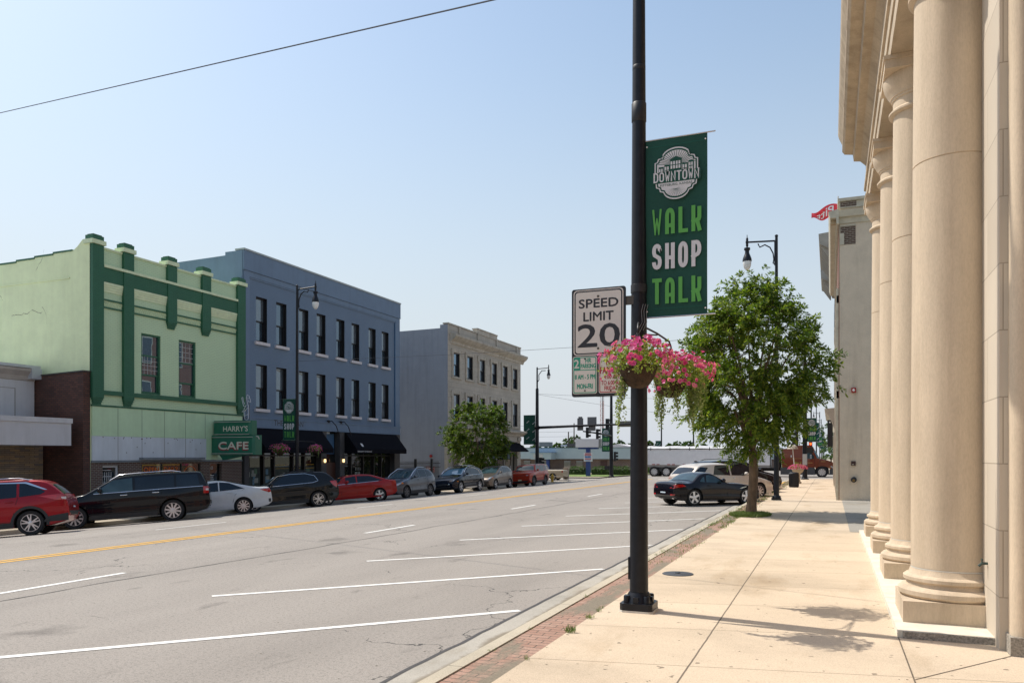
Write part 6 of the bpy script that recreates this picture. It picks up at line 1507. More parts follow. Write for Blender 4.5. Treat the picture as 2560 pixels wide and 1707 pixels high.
mb = MB(); front_wall(mb, XF-.06, Y_(27.65), Y_(41.22), Z_(3.25), Z_(10.28), hs, .34, 0, 1); mb.build('front_wall', [m_blue, m_blkf], bb)
mb = MB(); mb.prism('xz', [(XF-.41, -.6), (XF-.41, Z_(11.0)), (XF-13, Z_(10.6)), (XF-13, -.6)], Y_(27.64)+.02, Y_(41.22))
mb.prism('xz', [(XF-.06, 4), (XF-.06, Z_(11.1)), (XF-1.2, Z_(11.1)), (XF-1.2, Z_(10.95)), (XF-4.8, Z_(10.9)), (XF-4.8, Z_(10.8)), (XF-13, Z_(10.6)), (XF-13, 4)], Y_(27.64)-.05, Y_(27.64)+.019)
mb.prism('xz', [(XF-.061, -.6), (XF-.061, Z_(11.1)), (XF-1.2, Z_(11.1)), (XF-13, Z_(10.6)), (XF-13, -.6)], Y_(41.22)+.001, Y_(41.22)+.06); mb.build('side_wall', m_blues, bb)
mb = MB(); fbox(mb, 27.62, 41.27, 10.285, 11.12, .03, .40); fbox(mb, 27.62, 41.27, 10.25, 10.28, .05)
fbox(mb, 27.65, 28.02, 3.7, 10.24, .0, .058); fbox(mb, 40.72, 41.22, 3.7, 10.24, .0, .058); fbox(mb, 28.021, 40.719, 10.0, 10.24, .0, .058); fbox(mb, 28.06, 40.69, 9.93, 9.995, -.02, .058)
mb.build('parapet', m_blues, bb)
mb = MB(); fbox(mb, 40.66, 40.718, 3.7, 9.92, .0, .06); mb.build('shadow_strip', m_blued, bb)  # shade beside the corner pilaster, put in as a dark coloured strip
mb = MB(); fbox(mb, 27.60, 41.29, 11.125, 11.20, .07, .55); mb.build('coping', M('grey_coping', (.36, .40, .40), .5, var=.1), bb)
for a, b_, c, d in hs:
    o = sash(bb, a, c, d, b_-a, XF-.20, m_blkf, m_glassA, .07, (.47,), key='bw', depth=.19)
    vary(o); MB().box(XF-.10, XF+.06, a-.13, b_+.13, c-.16, c-.002).build('sill', m_sill, o).matrix_parent_inverse = Matrix.Translation(-o.location)
mb = MB(); fbox(mb, 27.7, 41.2, 3.30, 3.64, .05, .05); fbox(mb, 27.66, 41.25, 3.64, 3.70, .08); fbox(mb, 27.7, 41.2, 3.22, 3.295, .09); mb.build('sign_band', m_blues, bb)
mb = MB(); put_text(mb, 'THE', (XF+.056, 0, 0), (0, 1, 0), (0, 0, 1), Y_(29.62), Y_(30.28), Z_(3.37), Z_(3.63), 0, .0); put_text(mb, 'AN', (XF+.056, 0, 0), (0, 1, 0), (0, 0, 1), Y_(31.33), Y_(31.80), Z_(3.37), Z_(3.63), 0, .0)
mb.build('name_lettering', m_blkf, bb)
for y0, y1 in ((28.10, 33.28), (35.36, 40.64)):
    a, b_ = Y_(y0), Y_(y1); zt, zm, zb = Z_(3.21), Z_(2.32), Z_(2.08); xo = XF+.95
    mb = MB(); mb.prism('xz', [(XF+.10, zt), (xo, zm), (xo, zb), (xo-.01, zb), (xo-.02, zm-.01), (XF+.08, zt-.02)], a, b_)
    for y in (a, b_-.012): mb.prism('xz', [(XF+.08, zt-.03), (xo-.02, zm-.015), (xo-.02, zb), (XF+.08, zb)], y, y+.012)
    o = mb.build('awning', m_awn, bb)
    if y0 > 30:
        mb = MB(); put_text(mb, 'RESIDENT ENTRANCE', (xo+.003, 0, 0), (0, 1, 0), (0, 0, 1), a+.12, a+1.75, zb+.08, zb+.17, 0, .015)
        mb.quad((xo-.13, a+.80, zm+.13), (xo-.13, a+1.02, zm+.13), (xo-.29, a+1.02, zm+.33), (xo-.29, a+.80, zm+.33)); 
        for k in range(len(mb.v)-4, len(mb.v)): v = mb.v[k]; mb.v[k] = (v[0]+.012, v[1], v[2]+.03)
        mb.build('awning_lettering', M('white_awning_print', (.6, .6, .6), .7), o)
for y in (33.9, 35.0):
    mb = MB(); mb.tube([(XF+.02, Y_(y), Z_(3.72)), (XF+.30, Y_(y), Z_(3.76)), (XF+.55, Y_(y)+.10, Z_(3.5)), (XF+.62, Y_(y)+.3, Z_(3.05))], .03, 6); mb.lathe([(.08, Z_(3.66)), (.10, Z_(3.78)), (.03, Z_(3.80))], (XF+.06, Y_(y)), 10); mb.build('sign_bracket', m_blkf, bb)
m_pier = M('dark_grey_pier', (.06, .058, .06), .7, var=.1)
mb = MB(); mb.box(XF-.6, XF-.35, Y_(27.7), Y_(41.2), -.6, Z_(3.22)); mb.build('storefront', m_shop, bb)
for y0, y1 in ((27.65, 27.95), (33.3, 33.75), (34.95, 35.36), (40.55, 41.18)): MB().box(XF-.349, XF+.04, Y_(y0), Y_(y1), -.6, Z_(3.215)).build('pier', m_pier, bb)
mb = MB()
for y in (29.15, 29.9, 31.3, 32.2, 36.3, 37.5, 38.6, 39.4): mb.box(XF-.348, XF-.22, Y_(y), Y_(y)+.10, -.6, Z_(3.21))
for a, b_ in ((27.96, 33.29), (35.37, 40.54)): mb.box(XF-.3485, XF-.221, Y_(a), Y_(b_), -.55, -.15); mb.box(XF-.3485, XF-.219, Y_(a), Y_(b_), Z_(1.93), Z_(2.0))
mb.build('mullion', m_blkf, bb)
mb = MB(); mb.box(XF-.34, XF-.30, Y_(33.76), Y_(34.94), -.5, Z_(1.6), 0); mb.box(XF-.34, XF-.29, Y_(33.9), Y_(34.8), Z_(2.05), Z_(3.1), 1); mb.build('door', [M('dark_brown_door', (.06, .022, .014), .5), m_blued], bb)
m_glow = M('lit_sconce_bulb', (1., .66, .30), .4, emit=2.2)
for y in (33.5, 35.15):
    mb = MB(); mb.lathe([(.04, Z_(1.60)), (.075, Z_(1.66)), (.06, Z_(1.78))], (XF+.14, Y_(y)), 12, 0); mb.box(XF+.04, XF+.14, Y_(y)-.015, Y_(y)+.015, Z_(1.82), Z_(1.86), 1); mb.lathe([(.08, Z_(1.785)), (.03, Z_(1.87))], (XF+.14, Y_(y)), 12, 1); mb.build('sconce', [m_glow, m_blkf], bb)
mb = MB()   # goods and posters behind the glass
r = random.Random(17)
for a, b_ in ((28.0, 29.1), (29.25, 29.85), (30.0, 31.2), (31.45, 32.1), (32.35, 33.2)):
    mb.box(XF-.346, XF-.340, Y_(a)+.1, Y_(b_)-.05, .0, Z_(1.42), 0)
    for k in range(7): y = r.uniform(Y_(a)+.15, Y_(b_)-.4); z = r.uniform(.1, 1.0); mb.box(XF-.339, XF-.334-.0002*k, y, y+r.uniform(.12, .35), z, z+r.uniform(.12, .3), r.choice((1, 2, 3)))
    if a > 29.9: mb.box(XF-.339, XF-.333, Y_(a)+.1, Y_(b_)-.1, Z_(1.50), Z_(1.52), 4); mb.box(XF-.339, XF-.333, Y_(a)+.1, Y_(b_)-.1, Z_(1.33), Z_(1.345), 4)
put_text(mb, '402 A', (XF-.215, 0, 0), (0, 1, 0), (0, 0, 1), Y_(29.25), Y_(29.8), Z_(1.80), Z_(1.88), 5, .02)
for k in range(6):
    for j in range(4): y = Y_(36.75)+.17*j+.02*k; z = .1+.30*k; mb.box(XF-.339, XF-.332, y+.03*k, y+.13+.0*k, z, z+.20, 5)
mb.build('window_display', [M('dim_display', (.035, .05, .045), .7, var=.5, scale=6), M('green_poster', (.08, .16, .10), .6), M('blue_poster', (.10, .20, .28), .6), M('pale_poster', (.26, .28, .25), .6), m_ylw, M('white_goods', (.42, .45, .42), .6)], bb)
# ---- limestone building
m_lime = brick('pale_limestone_ashlar', (.50, .455, .385), (.45, .41, .345), (.28, .25, .20), .9, .42, .010, .4, .85, big=.16)
m_limet = M('limestone_trim', (.46, .42, .35), .85, streak=.25, var=.16, scale=2.2, bump=.3)
m_bluegrey = M('blue_grey_render', (.255, .28, .32), .85, streak=.12, var=.06, scale=1.1, bump=.3, bscale=12)
lm = thing('limestone_building', 'pale limestone three storey building with blue grey painted side wall', 'building', (XF, 64, -.5))
lwy = [48.44, 50.62, 52.78, 55.05, 57.20, 59.34]
hs = [(Y_(a), Y_(a)+1.14, Z_(z0), Z_(z1)) for z0, z1 in ((7.47, 9.12), (4.38, 6.24)) for a in lwy]
mb = MB(); front_wall(mb, XF, Y_(47.62), Y_(61.12), Z_(3.6), Z_(10.96), hs, .3, 0, 1); mb.build('front_wall', [m_lime, m_blkf], lm)
mb = MB(); mb.prism('xz', [(XF-.31, -.6), (XF-.31, Z_(10.93)), (XF-.7, Z_(10.93)), (XF-.7, Z_(10.70)), (XF-16, Z_(10.55)), (XF-16, -.6)], Y_(47.62)+.003, Y_(61.12))
mb.box(XF-.309, XF-.003, Y_(47.62)+.003, Y_(47.8), -.6, Z_(10.93)); mb.build('side_wall', m_bluegrey, lm)
mb = MB(); mb.box(XF-.309, XF-.004, Y_(61.0), Y_(61.12)-.002, -.6, Z_(10.9)); mb.build('corner_wall', m_lime, lm)
mb = MB(); mb.prism('xz', [(XF-.01, Z_(9.66)), (XF+.08, Z_(9.70)), (XF+.12, Z_(9.86)), (XF+.35, Z_(10.0)), (XF+.55, Z_(10.18)), (XF+.55, Z_(10.32)), (XF-.01, Z_(10.42))], Y_(47.95), Y_(61.65))
mb.build('cornice', m_limet, lm)
mb = MB()
fbox(mb, 47.6, 61.15, 10.965, 11.06, .06, .45); fbox(mb, 52.35, 56.05, 11.06, 11.30, .05, .40); fbox(mb, 52.3, 56.1, 11.30, 11.38, .10, .45)
for y in (49.2, 52.35, 55.85, 60.0): fbox(mb, y, y+.22, 10.5, 11.0, .12)
mb.build('parapet', m_limet, lm)
for k, (a, b_, c, d) in enumerate(hs):
    o = sash(lm, a, c, d, b_-a, XF-.05, m_blkf, m_glassA, .08, (.5,), key='lw%d' % (k//6), depth=.12); vary(o)
    mb = MB()
    for y0, y1, z0, z1 in ((a-.30, a-.02, c-.02, d+.30), (b_+.02, b_+.30, c-.02, d+.30), (a-.019, b_+.019, d+.02, d+.30)): mb.box(XF-.02, XF+.07, y0, y1, z0, z1)
    mb.box(XF-.02, XF+.10, a-.34, b_+.34, c-.18, c-.022); mb.box(XF-.02, XF+.095, a-.42, a-.305, d-.25, d+.26); mb.box(XF-.02, XF+.095, b_+.305, b_+.42, d-.25, d+.26)
    mb.build('surround', m_limet, o).matrix_parent_inverse = Matrix.Translation(-o.location)
mb = MB(); mb.prism('xz', [(XF-.01, Z_(3.55)), (XF+.10, Z_(3.58)), (XF+.15, Z_(3.70)), (XF+.50, Z_(3.86)), (XF+.50, Z_(3.98)), (XF-.01, Z_(4.06))], Y_(47.8), Y_(61.6)); mb.build('belt_cornice', m_limet, lm)
mb = MB(); fbox(mb, 47.62, 61.12, 3.1, 3.59, .0, .3); fbox(mb, 47.62, 48.3, -.1, 3.099, .0, .3); fbox(mb, 60.35, 61.12, -.1, 3.099, .0, .3); fbox(mb, 54.0, 55.0, -.1, 3.099, -.02, .3)
for y in (47.62, 60.35): fbox(mb, y, y+.70, 3.2, 3.5, .12)
mb.build('shopfront_stone', m_lime, lm)
mb = MB(); mb.box(XF-.6, XF-.30, Y_(48.3), Y_(60.4), -.6, Z_(3.2)); o = mb.build('shop_window', m_shop, lm)
mb = MB()
r = random.Random(5)
for y in (48.5, 49.6, 51, 52.5, 53.6, 56.4, 58, 59.6): mb.box(XF-.299, XF-.2, Y_(y), Y_(y)+.12, -.5, Z_(2.2))
mb.box(XF-.2985, XF-.201, Y_(48.3), Y_(60.35), Z_(2.2), Z_(2.32)); mb.build('mullion', m_limet, lm)
md_ = [M('warm_display', (.24, .19, .13), .6, var=.4, scale=4), M('brown_display', (.10, .06, .04), .6, var=.6, scale=5), m_sill]
for y, z, w_, h_, m_ in ((49.0, .3, 1.0, 1.9, 0), (50.0, .2, 1.2, 1.4, 1), (56.8, .5, 1.3, 1.5, 1), (58.4, .8, 1.2, 1.2, 0), (59.2, .2, .4, 1.2, 2)): MB().box(XF-.298, XF-.29, Y_(y), Y_(y)+w_, z-.4, z-.4+h_).build('window_display', md_[m_], lm)
for y0, y1 in ((48.3, 53.6), (56.2, 60.7)):
    a, b_ = Y_(y0), Y_(y1); zt, zb, xo = Z_(3.02), Z_(2.30), XF+1.05
    mb = MB(); mb.prism('xz', [(XF+.06, zt), (xo, zb+.12), (xo, zb), (XF+.05, zb)], a, b_); mb.build('awning', m_awn, lm)
# things on and beside the side wall
YW = Y_(47.62)
mb = MB(); mb.box(XF-1.95, XF-1.15, YW-.05, YW-.004, .62, 1.10, 0); mb.box(XF-1.92, XF-1.18, YW-.054, YW-.051, .65, 1.07, 1)
put_text(mb, 'FDC', (0, YW-.056, 0), (1, 0, 0), (0, 0, 1), XF-1.82, XF-1.28, .72, 1.0, 1, .04)
for k in range(1): mb.box(XF-1.90, XF-1.20, YW-.0555, YW-.0545, .67, 1.05, 0)
tag(mb.build('connection_sign', [m_redp, M('white_sign_paint', (.62, .6, .6), .5)]), 'small red FDC sign low on the blue grey side wall', 'sign')
mb = MB(); mb.lathe([(.12, YW-.004), (.12, YW-.12), (.05, YW-.13)], (XF-1.5, 1.94), 14, 0, 'y'); tag(mb.build('alarm_bell', m_redp, smooth=40), 'round red alarm bell on the blue grey side wall', 'alarm')
mb = MB(); mb.tube([(XF-1.5, YW-.004, .3), (XF-1.5, YW-.14, .3), (XF-1.5, YW-.20, .16)], .09, 8); tag(mb.build('fire_inlet', m_redp, smooth=50), 'red fire department inlet below the FDC sign', 'pipe inlet')
fe = thing('iron_fence', 'black iron railing across the alley between blue and limestone buildings', 'fence', (XF-.6, 52, -.5))
mb = MB()
for y in [Y_(41.4)+.16*i for i in range(44)]: mb.box(XF-.61, XF-.59, y, y+.02, -.5, 1.55)
for z in (-.25, 1.05, 1.35): mb.box(XF-.62, XF-.58, Y_(41.35), Y_(47.5), z, z+.045)
mb.build('railing', m_blkf, fe)
for y in (41.5, 44.0, 46.2):
    mb = MB(); mb.box(XF-.68, XF-.52, Y_(y), Y_(y)+.14, -.5, 1.72); mb.build('post', m_blkf, fe)
# ================================================================== MORE STREET FURNITURE AND THE FAR SIDE OF THE JUNCTION
L2 = lamp_at((-2.05, 33.5, .13), 10.75, 0, 'black lamp post rising behind the street tree crown')
mb = MB(); mb.tube([(.09, 0, 6.85), (.12, 0, 6.85)], .03, 6); mb.build('wire_clamp', m_steel, L2)
L3 = lamp_at((-25.6, 33.2, -.52), 11.25, math.pi, 'black lamp post standing before the blue building')
banner('banner', 'green WALK SHOP TALK banner on the lamp post before the blue building', (-25.70, 33.2, 4.90), (-1, 0, 0), .80, 2.15, 'words', (-25.6, 33.2, 4.9))
BF = [Vector((-26.2, 32.6, 2.25)), Vector((-25.2, 34.2, 2.30))]
for Bk, lab, sd in ((BF[0], 'pink flower basket left of the lamp post before the black awning', 31), (BF[1], 'small pink flower basket right of the lamp post before the black awning', 37)):
    e = Bk-Vector((-25.6, 33.2, -.52)); mb = MB(); a = math.pi
    p = Vector((-e.x, -e.y, e.z+.36)); q = Vector((0, 0, p.z+.05)); mb.tube([q, q.lerp(p, .9)+Vector((0, 0, .03)), p], .014, 5); mb.build('basket_bracket', m_pole_d, L3)
    basket(Bk, lab, sd, .42 if sd == 31 else .30, Vector((0, 0, .05)), [(-.2, 0, 0, .4, 3), (.15, 0, 0, .45, 3)], 1.15 if sd == 31 else .9, 150, 800)
# far lamp posts beyond the junction, right kerb
FY = [92, 128, 171, 205, 240, 275, 310]
far0 = None
for i, y in enumerate(FY):
    t = lamp_at((-2.0-.04*i, y, .12), 10.8, 0, 'black lamp post in the receding row beyond the junction, %s from the crossing' % ('first', 'second', 'third', 'fourth', 'fifth', 'sixth', 'last')[i])
    banner('banner', 'small green banner in the receding row beyond the junction, %s from the crossing' % ('first', 'second', 'third', 'fourth', 'fifth', 'sixth', 'last')[i], (-1.9-.04*i, y, 5.6), (1, 0, 0), .72, 2.1, 'words' if i % 2 else 'dashes', (-2, y, 5.6))
# ---- signals
m_sig = M('black_signal_housing', (.012, .013, .014), .6)
m_sback = M('grey_sign_back', (.20, .20, .20), .5, .3, var=.1)
m_redl = M('red_signal_lamp', (1.0, .06, .01), .4, emit=6.)
m_off = M('dark_signal_lens', (.03, .02, .02), .3)
def signal_head(parent, O, ax, lit=None):
    """three-lamp head at world O (centre), lamps facing along unit vector ax"""
    O = Vector(O); A = Vector(ax); B = Vector((-A.y, A.x, 0)); mb = MB()
    def bx(u0, u1, v0, v1, z0, z1, m=0):
        c = [O+A*u+B*v+Vector((0, 0, z)) for z in (z0, z1) for u, v in ((u0, v0), (u1, v0), (u1, v1), (u0, v1))]
        mb.add(c, [[0, 3, 2, 1], [4, 5, 6, 7], [0, 1, 5, 4], [1, 2, 6, 5], [2, 3, 7, 6], [3, 0, 4, 7]], m)
    bx(-.12, .10, -.17, .17, -.55, .55)
    for k, z in enumerate((.36, 0, -.36)):
        bx(.101, .34, -.15, -.12, z-.08, z+.13); bx(.101, .34, .12, .15, z-.08, z+.13); bx(.101, .36, -.15, .15, z+.131, z+.155)
        P = [O+A*.105+B*(.11*math.cos(a))+Vector((0, 0, z+.11*math.sin(a))) for a in [2*math.pi*i/14 for i in range(14)]]
        mb.poly(P, 1 if lit == k else 2)
    return mb.build('signal_head', [m_sig, m_redl, m_off], parent)
# corner pole right, with banner, pedestrian head, notices
pp = thing('signal_pole', 'black signal pole with banner and notices before the brown lorry cab', 'traffic signal', (-1.86, 64.6, .13))
MB().lathe([(.30, .13), (.30, .20), (.22, .24), (.20, .26), (.185, .5), (.15, 6.2), (.10, 10.4)], (-1.86, 64.6), 18).build('pole', m_pole, pp, smooth=40)
mb = MB(); mb.box(-2.02, -1.70, 64.36, 64.40, 1.25, 2.10); mb.build('notice', M('pale_notice', (.42, .43, .42), .6, var=.1), pp)
mb = MB(); mb.box(-1.80, -1.25, 64.45, 64.75, 2.18, 2.60); mb.box(-1.72, -1.32, 64.42, 64.449, 2.22, 2.56); mb.build('pedestrian_head', m_sig, pp)
signal_head(pp, (-2.45, 64.5, 3.27), (-1, 0, 0)); mb = MB(); mb.tube([(-1.9, 64.6, 3.98), (-2.45, 64.6, 3.96), (-2.45, 64.5, 3.8)], .05, 6); mb.build('bracket', m_sig, pp)
banner('banner', 'green WALK SHOP TALK banner on the corner signal pole', (-1.72, 64.55, 4.87), (1, 0, 0), .70, 1.82, 'words', (-1.86, 64.5, 6))
fs = thing('far_signal', 'far traffic signal showing red beyond the brown lorry cab', 'traffic signal', (-2.0, 89.5, .12))
MB().lathe([(.12, .12), (.09, 3.9)], (-2.0, 89.7), 10).build('pole', m_pole, fs); signal_head(fs, (-2.0, 89.45, 3.25), (0, -1, 0), 1)
# left corner mast arm
ma = thing('mast_arm_signal', 'black mast arm signal pole at the limestone corner, arm over the street', 'traffic signal', (-27.2, 73.2, -.52))
MB().lathe([(.34, -.52), (.34, -.40), (.24, -.35), (.21, -.1), (.15, 8.6), (.13, 8.7), (.085, 8.75), (.075, 10.75), (.03, 10.85)], (-27.2, 73.2), 18).build('pole', m_pole, ma, smooth=40)
mb = MB(); mb.tube([(-27.2, 73.2, 4.78), (-22, 73.2, 4.92), (-16.6, 73.2, 5.02)], [.14, .11, .08], 12); mb.lathe([(.2, -27.4), (.2, -27.0)], (73.2, 4.78), 14, 0, 'x'); mb.build('arm', m_pole, ma, smooth=50)
mb = MB(); z = 10.65
mb.tube([(-27.2, 73.2, z), (-25.95, 73.2, z+.06)], .04, 6); mb.tube([(-27.15, 73.2, z-1.3), (-27.0, 73.2, z-1.1), (-27.02, 73.2, z-.6), (-26.7, 73.2, z-.2), (-26.3, 73.2, z-.2)], .04, 6); mb.build('lamp_arm', m_pole, ma)
mb = MB(); k = z+.05; mb.lathe([(.015, k+.35), (.05, k+.2), (.05, k-.15), (.12, k-.2), (.12, k-.28), (.09, k-.33), (.14, k-.55), (.20, k-.72), (.18, k-.75)], (-25.98, 73.2), 14); o = mb.build('lantern', m_pole, ma)
MB().lathe([(.17, k-.751), (.16, k-.95), (.09, k-1.1), (.02, k-1.13)], (-25.98, 73.2), 14).build('globe', m_globe, o, smooth=60)
signal_head(ma, (-26.75, 73.0, 1.25), (1, 0, 0)); signal_head(ma, (-20.0, 73.35, 5.0), (0, 1, 0))
mb = MB(); mb.box(-23.05, -22.45, 73.35, 73.39, 4.45, 5.65); mb.box(-22.95, -22.55, 73.395, 73.41, 5.3, 5.8); mb.box(-22.02, -21.1, 73.35, 73.39, 4.9, 5.75); mb.box(-21.9, -21.2, 73.35, 73.39, 4.4, 4.895)
mb.build('sign_back', m_sback, ma)
mb = MB(); mb.box(-19.0, -17.0, 73.35, 73.39, 4.74, 5.30); mb.build('name_sign_back', M('olive_sign_back', (.20, .19, .145), .5), ma)
mb = MB(); mb.box(-28.05, -27.45, 73.0, 73.3, .35, .95); mb.box(-27.35, -27.05, 72.95, 73.0, -.1, .6); mb.build('pedestrian_head', m_sig, ma)
banner('banner', 'green banner with slanting white marks on the mast arm pole', (-27.4, 73.2, 6.05), (-1, 0, 0), 1.25, 2.95, 'dashes', (-27.2, 73.2, 6))
# far-side mast arm
mf = thing('mast_arm_signal', 'tall black mast arm pole on the far corner by the hedge', 'traffic signal', (-23.7, 88.6, -.5))
MB().lathe([(.34, -.5), (.34, -.38), (.24, -.3), (.15, 9.0), (.09, 12.0)], (-23.7, 88.6), 16).build('pole', m_pole, mf, smooth=40)
mb = MB(); mb.tube([(-23.7, 88.6, 4.3), (-23.7, 83, 4.45), (-23.7, 77.5, 4.5)], [.13, .10, .07], 10); mb.build('arm', m_pole, mf, smooth=50)
signal_head(mf, (-23.6, 78.6, 4.4), (1, 0, 0)); signal_head(mf, (-23.6, 82.4, 4.35), (1, 0, 0)); signal_head(mf, (-23.2, 88.4, 1.9), (1, 0, 0))
mb = MB(); mb.box(-24.5, -23.95, 88.5, 88.7, .35, .8); mb.build('pedestrian_head', m_sig, mf)
banner('banner', 'green SHOP banner on the far corner mast pole', (-23.85, 88.5, 5.2), (-1, 0, 0), .95, 2.75, 'words', (-23.7, 88.5, 5))
# ---- bins, planters, umbrella, hydrant
def bin_(name, label, loc, k=1.):
    t = thing(name, label, 'litter bin', loc, group='black litter bins', world=False); mb = MB()
    mb.lathe([(.29*k, .0), (.30*k, .05), (.31*k, .86*k), (.33*k, .87*k), (.33*k, .92*k), (.30*k, .93*k)], n=28); 
    for i in range(28):
        a = 2*math.pi*i/28; mb.box(.312*k*math.cos(a)-.012, .312*k*math.cos(a)+.012, .312*k*math.sin(a)-.012, .312*k*math.sin(a)+.012, .06, .85*k)
    mb.build('bin', m_pole_d, t); MB().lathe([(.325*k, .931*k), (.30*k, .98*k), (.20*k, 1.02*k), (.19*k, .99*k), (.02, .98*k)], n=28).build('lid', m_pole_d, t, smooth=40); return t
bin_('litter_bin', 'black slatted litter bin on the right sidewalk near the flower planter', (-1.98, 48.0, .13), .86)
bin_('litter_bin', 'black litter bin between grey and navy crossovers across the street', (-24.2, 42.8, -.51), 1.1)
def planter(label, loc, k, seed, mat=None, low=False):
    t = thing('flower_planter', label, 'planter', loc, group='flower planters', world=False); mb = MB()
    if low: mb.lathe([(.55*k, 0), (.62*k, .1*k), (.60*k, .55*k), (.66*k, .62*k), (.66*k, .70*k), (.58*k, .71*k)], n=20)
    else: mb.lathe([(.24*k, 0), (.26*k, .08*k), (.17*k, .16*k), (.15*k, .62*k), (.20*k, .70*k), (.36*k, .86*k), (.40*k, .98*k), (.44*k, 1.0*k), (.44*k, 1.06*k), (.38*k, 1.07*k)], n=20)
    mb.build('urn', M('planter_stone', (.42, .36, .26), .85, var=.2), t, smooth=40)
    r = random.Random(seed); lv = MB(); fl_ = MB(); z0 = .70*k if low else 1.05*k; R = .62*k
    for i in range(420):
        d = rvec(r); d.z = abs(d.z); q = Vector((d.x*R, d.y*R, z0+d.z*R*.45)); leaf(lv, q, (rvec(r)+d).normalized(), rvec(r), .07, .035)
        if r.random() < .5: flower(fl_, q*1.0+d*.05, d+rvec(r)*.4, .045, r)
    for i in range(26): d = Vector((r.uniform(-.35, .35), r.uniform(-.35, .35), 1)).normalized(); leaf(lv, Vector((d.x*.2, d.y*.2, z0)), d, d.orthogonal(), .55*k, .03)
    lv.build('foliage', m_bleaf, t); stuff(fl_.build('blossoms', [m_pet, m_pthroat], t)); return t
planter('stone urn of pink petunias behind the black litter bin', (-2.02, 55.0, .13), .92, 3)
planter('low stone planter of purple pink flowers by the orange four wheel drive', (-24.6, 61.5, -.51), 1.2, 6, low=True)
um = thing('market_umbrella', 'half folded beige umbrella on a leaning pole near the planter', 'umbrella', (-2.45, 57.5, .13), world=False)
MB().tube([(.22, 0, 0), (.0, 0, 2.35)], .035, 8).build('pole', M('pale_pole', (.55, .54, .50), .5), um)
mb = MB(); mb.lathe([(.37, 2.30), (.36, 2.33), (.29, 2.47), (.17, 2.57), (.03, 2.61)], n=12); mb.build('canopy', M('beige_canvas', (.44, .39, .31), .8, var=.12), um)
hy = thing('fire_hydrant', 'yellow fire hydrant at the far left street corner', 'hydrant', (-24.3, 69.5, -.5), world=False)
mb = MB(); mb.lathe([(.17, 0), (.17, .06), (.11, .08), (.11, .50), (.14, .52), (.14, .56), (.11, .66), (.05, .74), (.04, .78)], n=14); mb.lathe([(.06, -.20), (.07, -.1), (.07, .1), (.06, .2)], (0, .42), 10, 0, 'x'); mb.lathe([(.075, -.19), (.08, -.1)], (0, .38), 10, 0, 'y'); mb.build('body', M('yellow_hydrant_paint', (.60, .36, .03), .5), hy, smooth=40)
mb = MB(); mb.box(-27.05, -26.55, 81, 81.5, -.6, .55); mb.box(-27.1, -26.5, 80.95, 81.55, .551, .66); tag(mb.build('stone_pier', M('tan_stone_pier', (.30, .25, .20), .9, var=.25, scale=5)), 'low tan stone pier beside the tan pickup', 'pier')
# ---- bank with the light blue fascia beyond the lawn
m_fas = M('pale_blue_metal_fascia', (.33, .41, .44), .5, var=.05, scale=1)
m_fbr = brick('brown_far_brick', (.135, .095, .085), (.16, .11, .095), (.22, .19, .17), .4, .2, .02)
fb = thing('flat_roofed_bank', 'long low brown brick bank with pale blue roof fascia beyond the lawn', 'building', (-30, 112, -.7))
mb = MB(); mb.box(-62, -8, 112.4, 130, -1, 1.52); mb.build('wall', m_fbr, fb)
mb = MB(); mb.box(-63, -7, 111.6, 131, 1.521, 3.15); mb.build('fascia', m_fas, fb)
mb = MB(); mb.box(-63.05, -6.95, 111.55, 131, 3.152, 3.24); mb.build('roof_edge', M('dark_roof_edge', (.08, .14, .17), .6), fb)
mb = MB(); mb.box(-41.7, -38.5, 109.5, 111.59, 1.46, 2.46); mb.box(-41.8, -38.4, 109.4, 111.59, 2.461, 2.54, 1); mb.build('entrance_canopy', [m_fas, M('blue_edge', (.12, .22, .42), .5)], fb)
mb = MB(); mb.box(-41.3, -39.8, 109.46, 109.495, 1.65, 2.25); mb.build('canopy_sign', M('faded_sign', (.42, .43, .42), .6, var=.1), fb)
mb = MB(); mb.box(-39.5, -39.1, 110.2, 110.7, -.9, 1.455); mb.build('entrance_pillar', M('royal_blue_paint', (.015, .05, .22), .5), fb)
for x0, x1 in ((-43.9, -42.85), (-41.1, -39.65), (-37.4, -36.35), (-35.45, -34.45), (-31.7, -30.7), (-27, -25.6), (-22, -20.5)):
    mb = MB(); mb.box(x0, x1, 112.3, 112.399, -.8, 1.25); mb.build('window', m_dglass if x0 != -31.7 else M('dark_red_shade', (.05, .018, .015), .5), fb)
mb = MB(); mb.box(-43.5, -41.9, 118, 120, 3.46, 4.2); mb.build('roof_unit', M('roof_unit_grey', (.22, .22, .215), .7), fb)
mb = MB(); mb.box(-39.4, -37.9, 119, 121, 3.46, 3.98); mb.build('roof_unit', M('roof_unit_brown', (.10, .08, .07), .7), fb)
mb = MB(); mb.box(-39.0, -38.2, 115.5, 116.2, 3.46, 3.72); mb.build('skylight', m_sill, fb)
wh = thing('white_shed', 'long white roofed shed behind the pale blue fascia', 'building', (-38, 150, -.6))
mb = MB(); mb.prism('xz', [(-42.5, -.8), (-42.5, 3.5), (-39, 4.35), (-34.5, 3.5), (-34.5, -.8)], 150, 165); mb.build('walls', m_sill, wh)
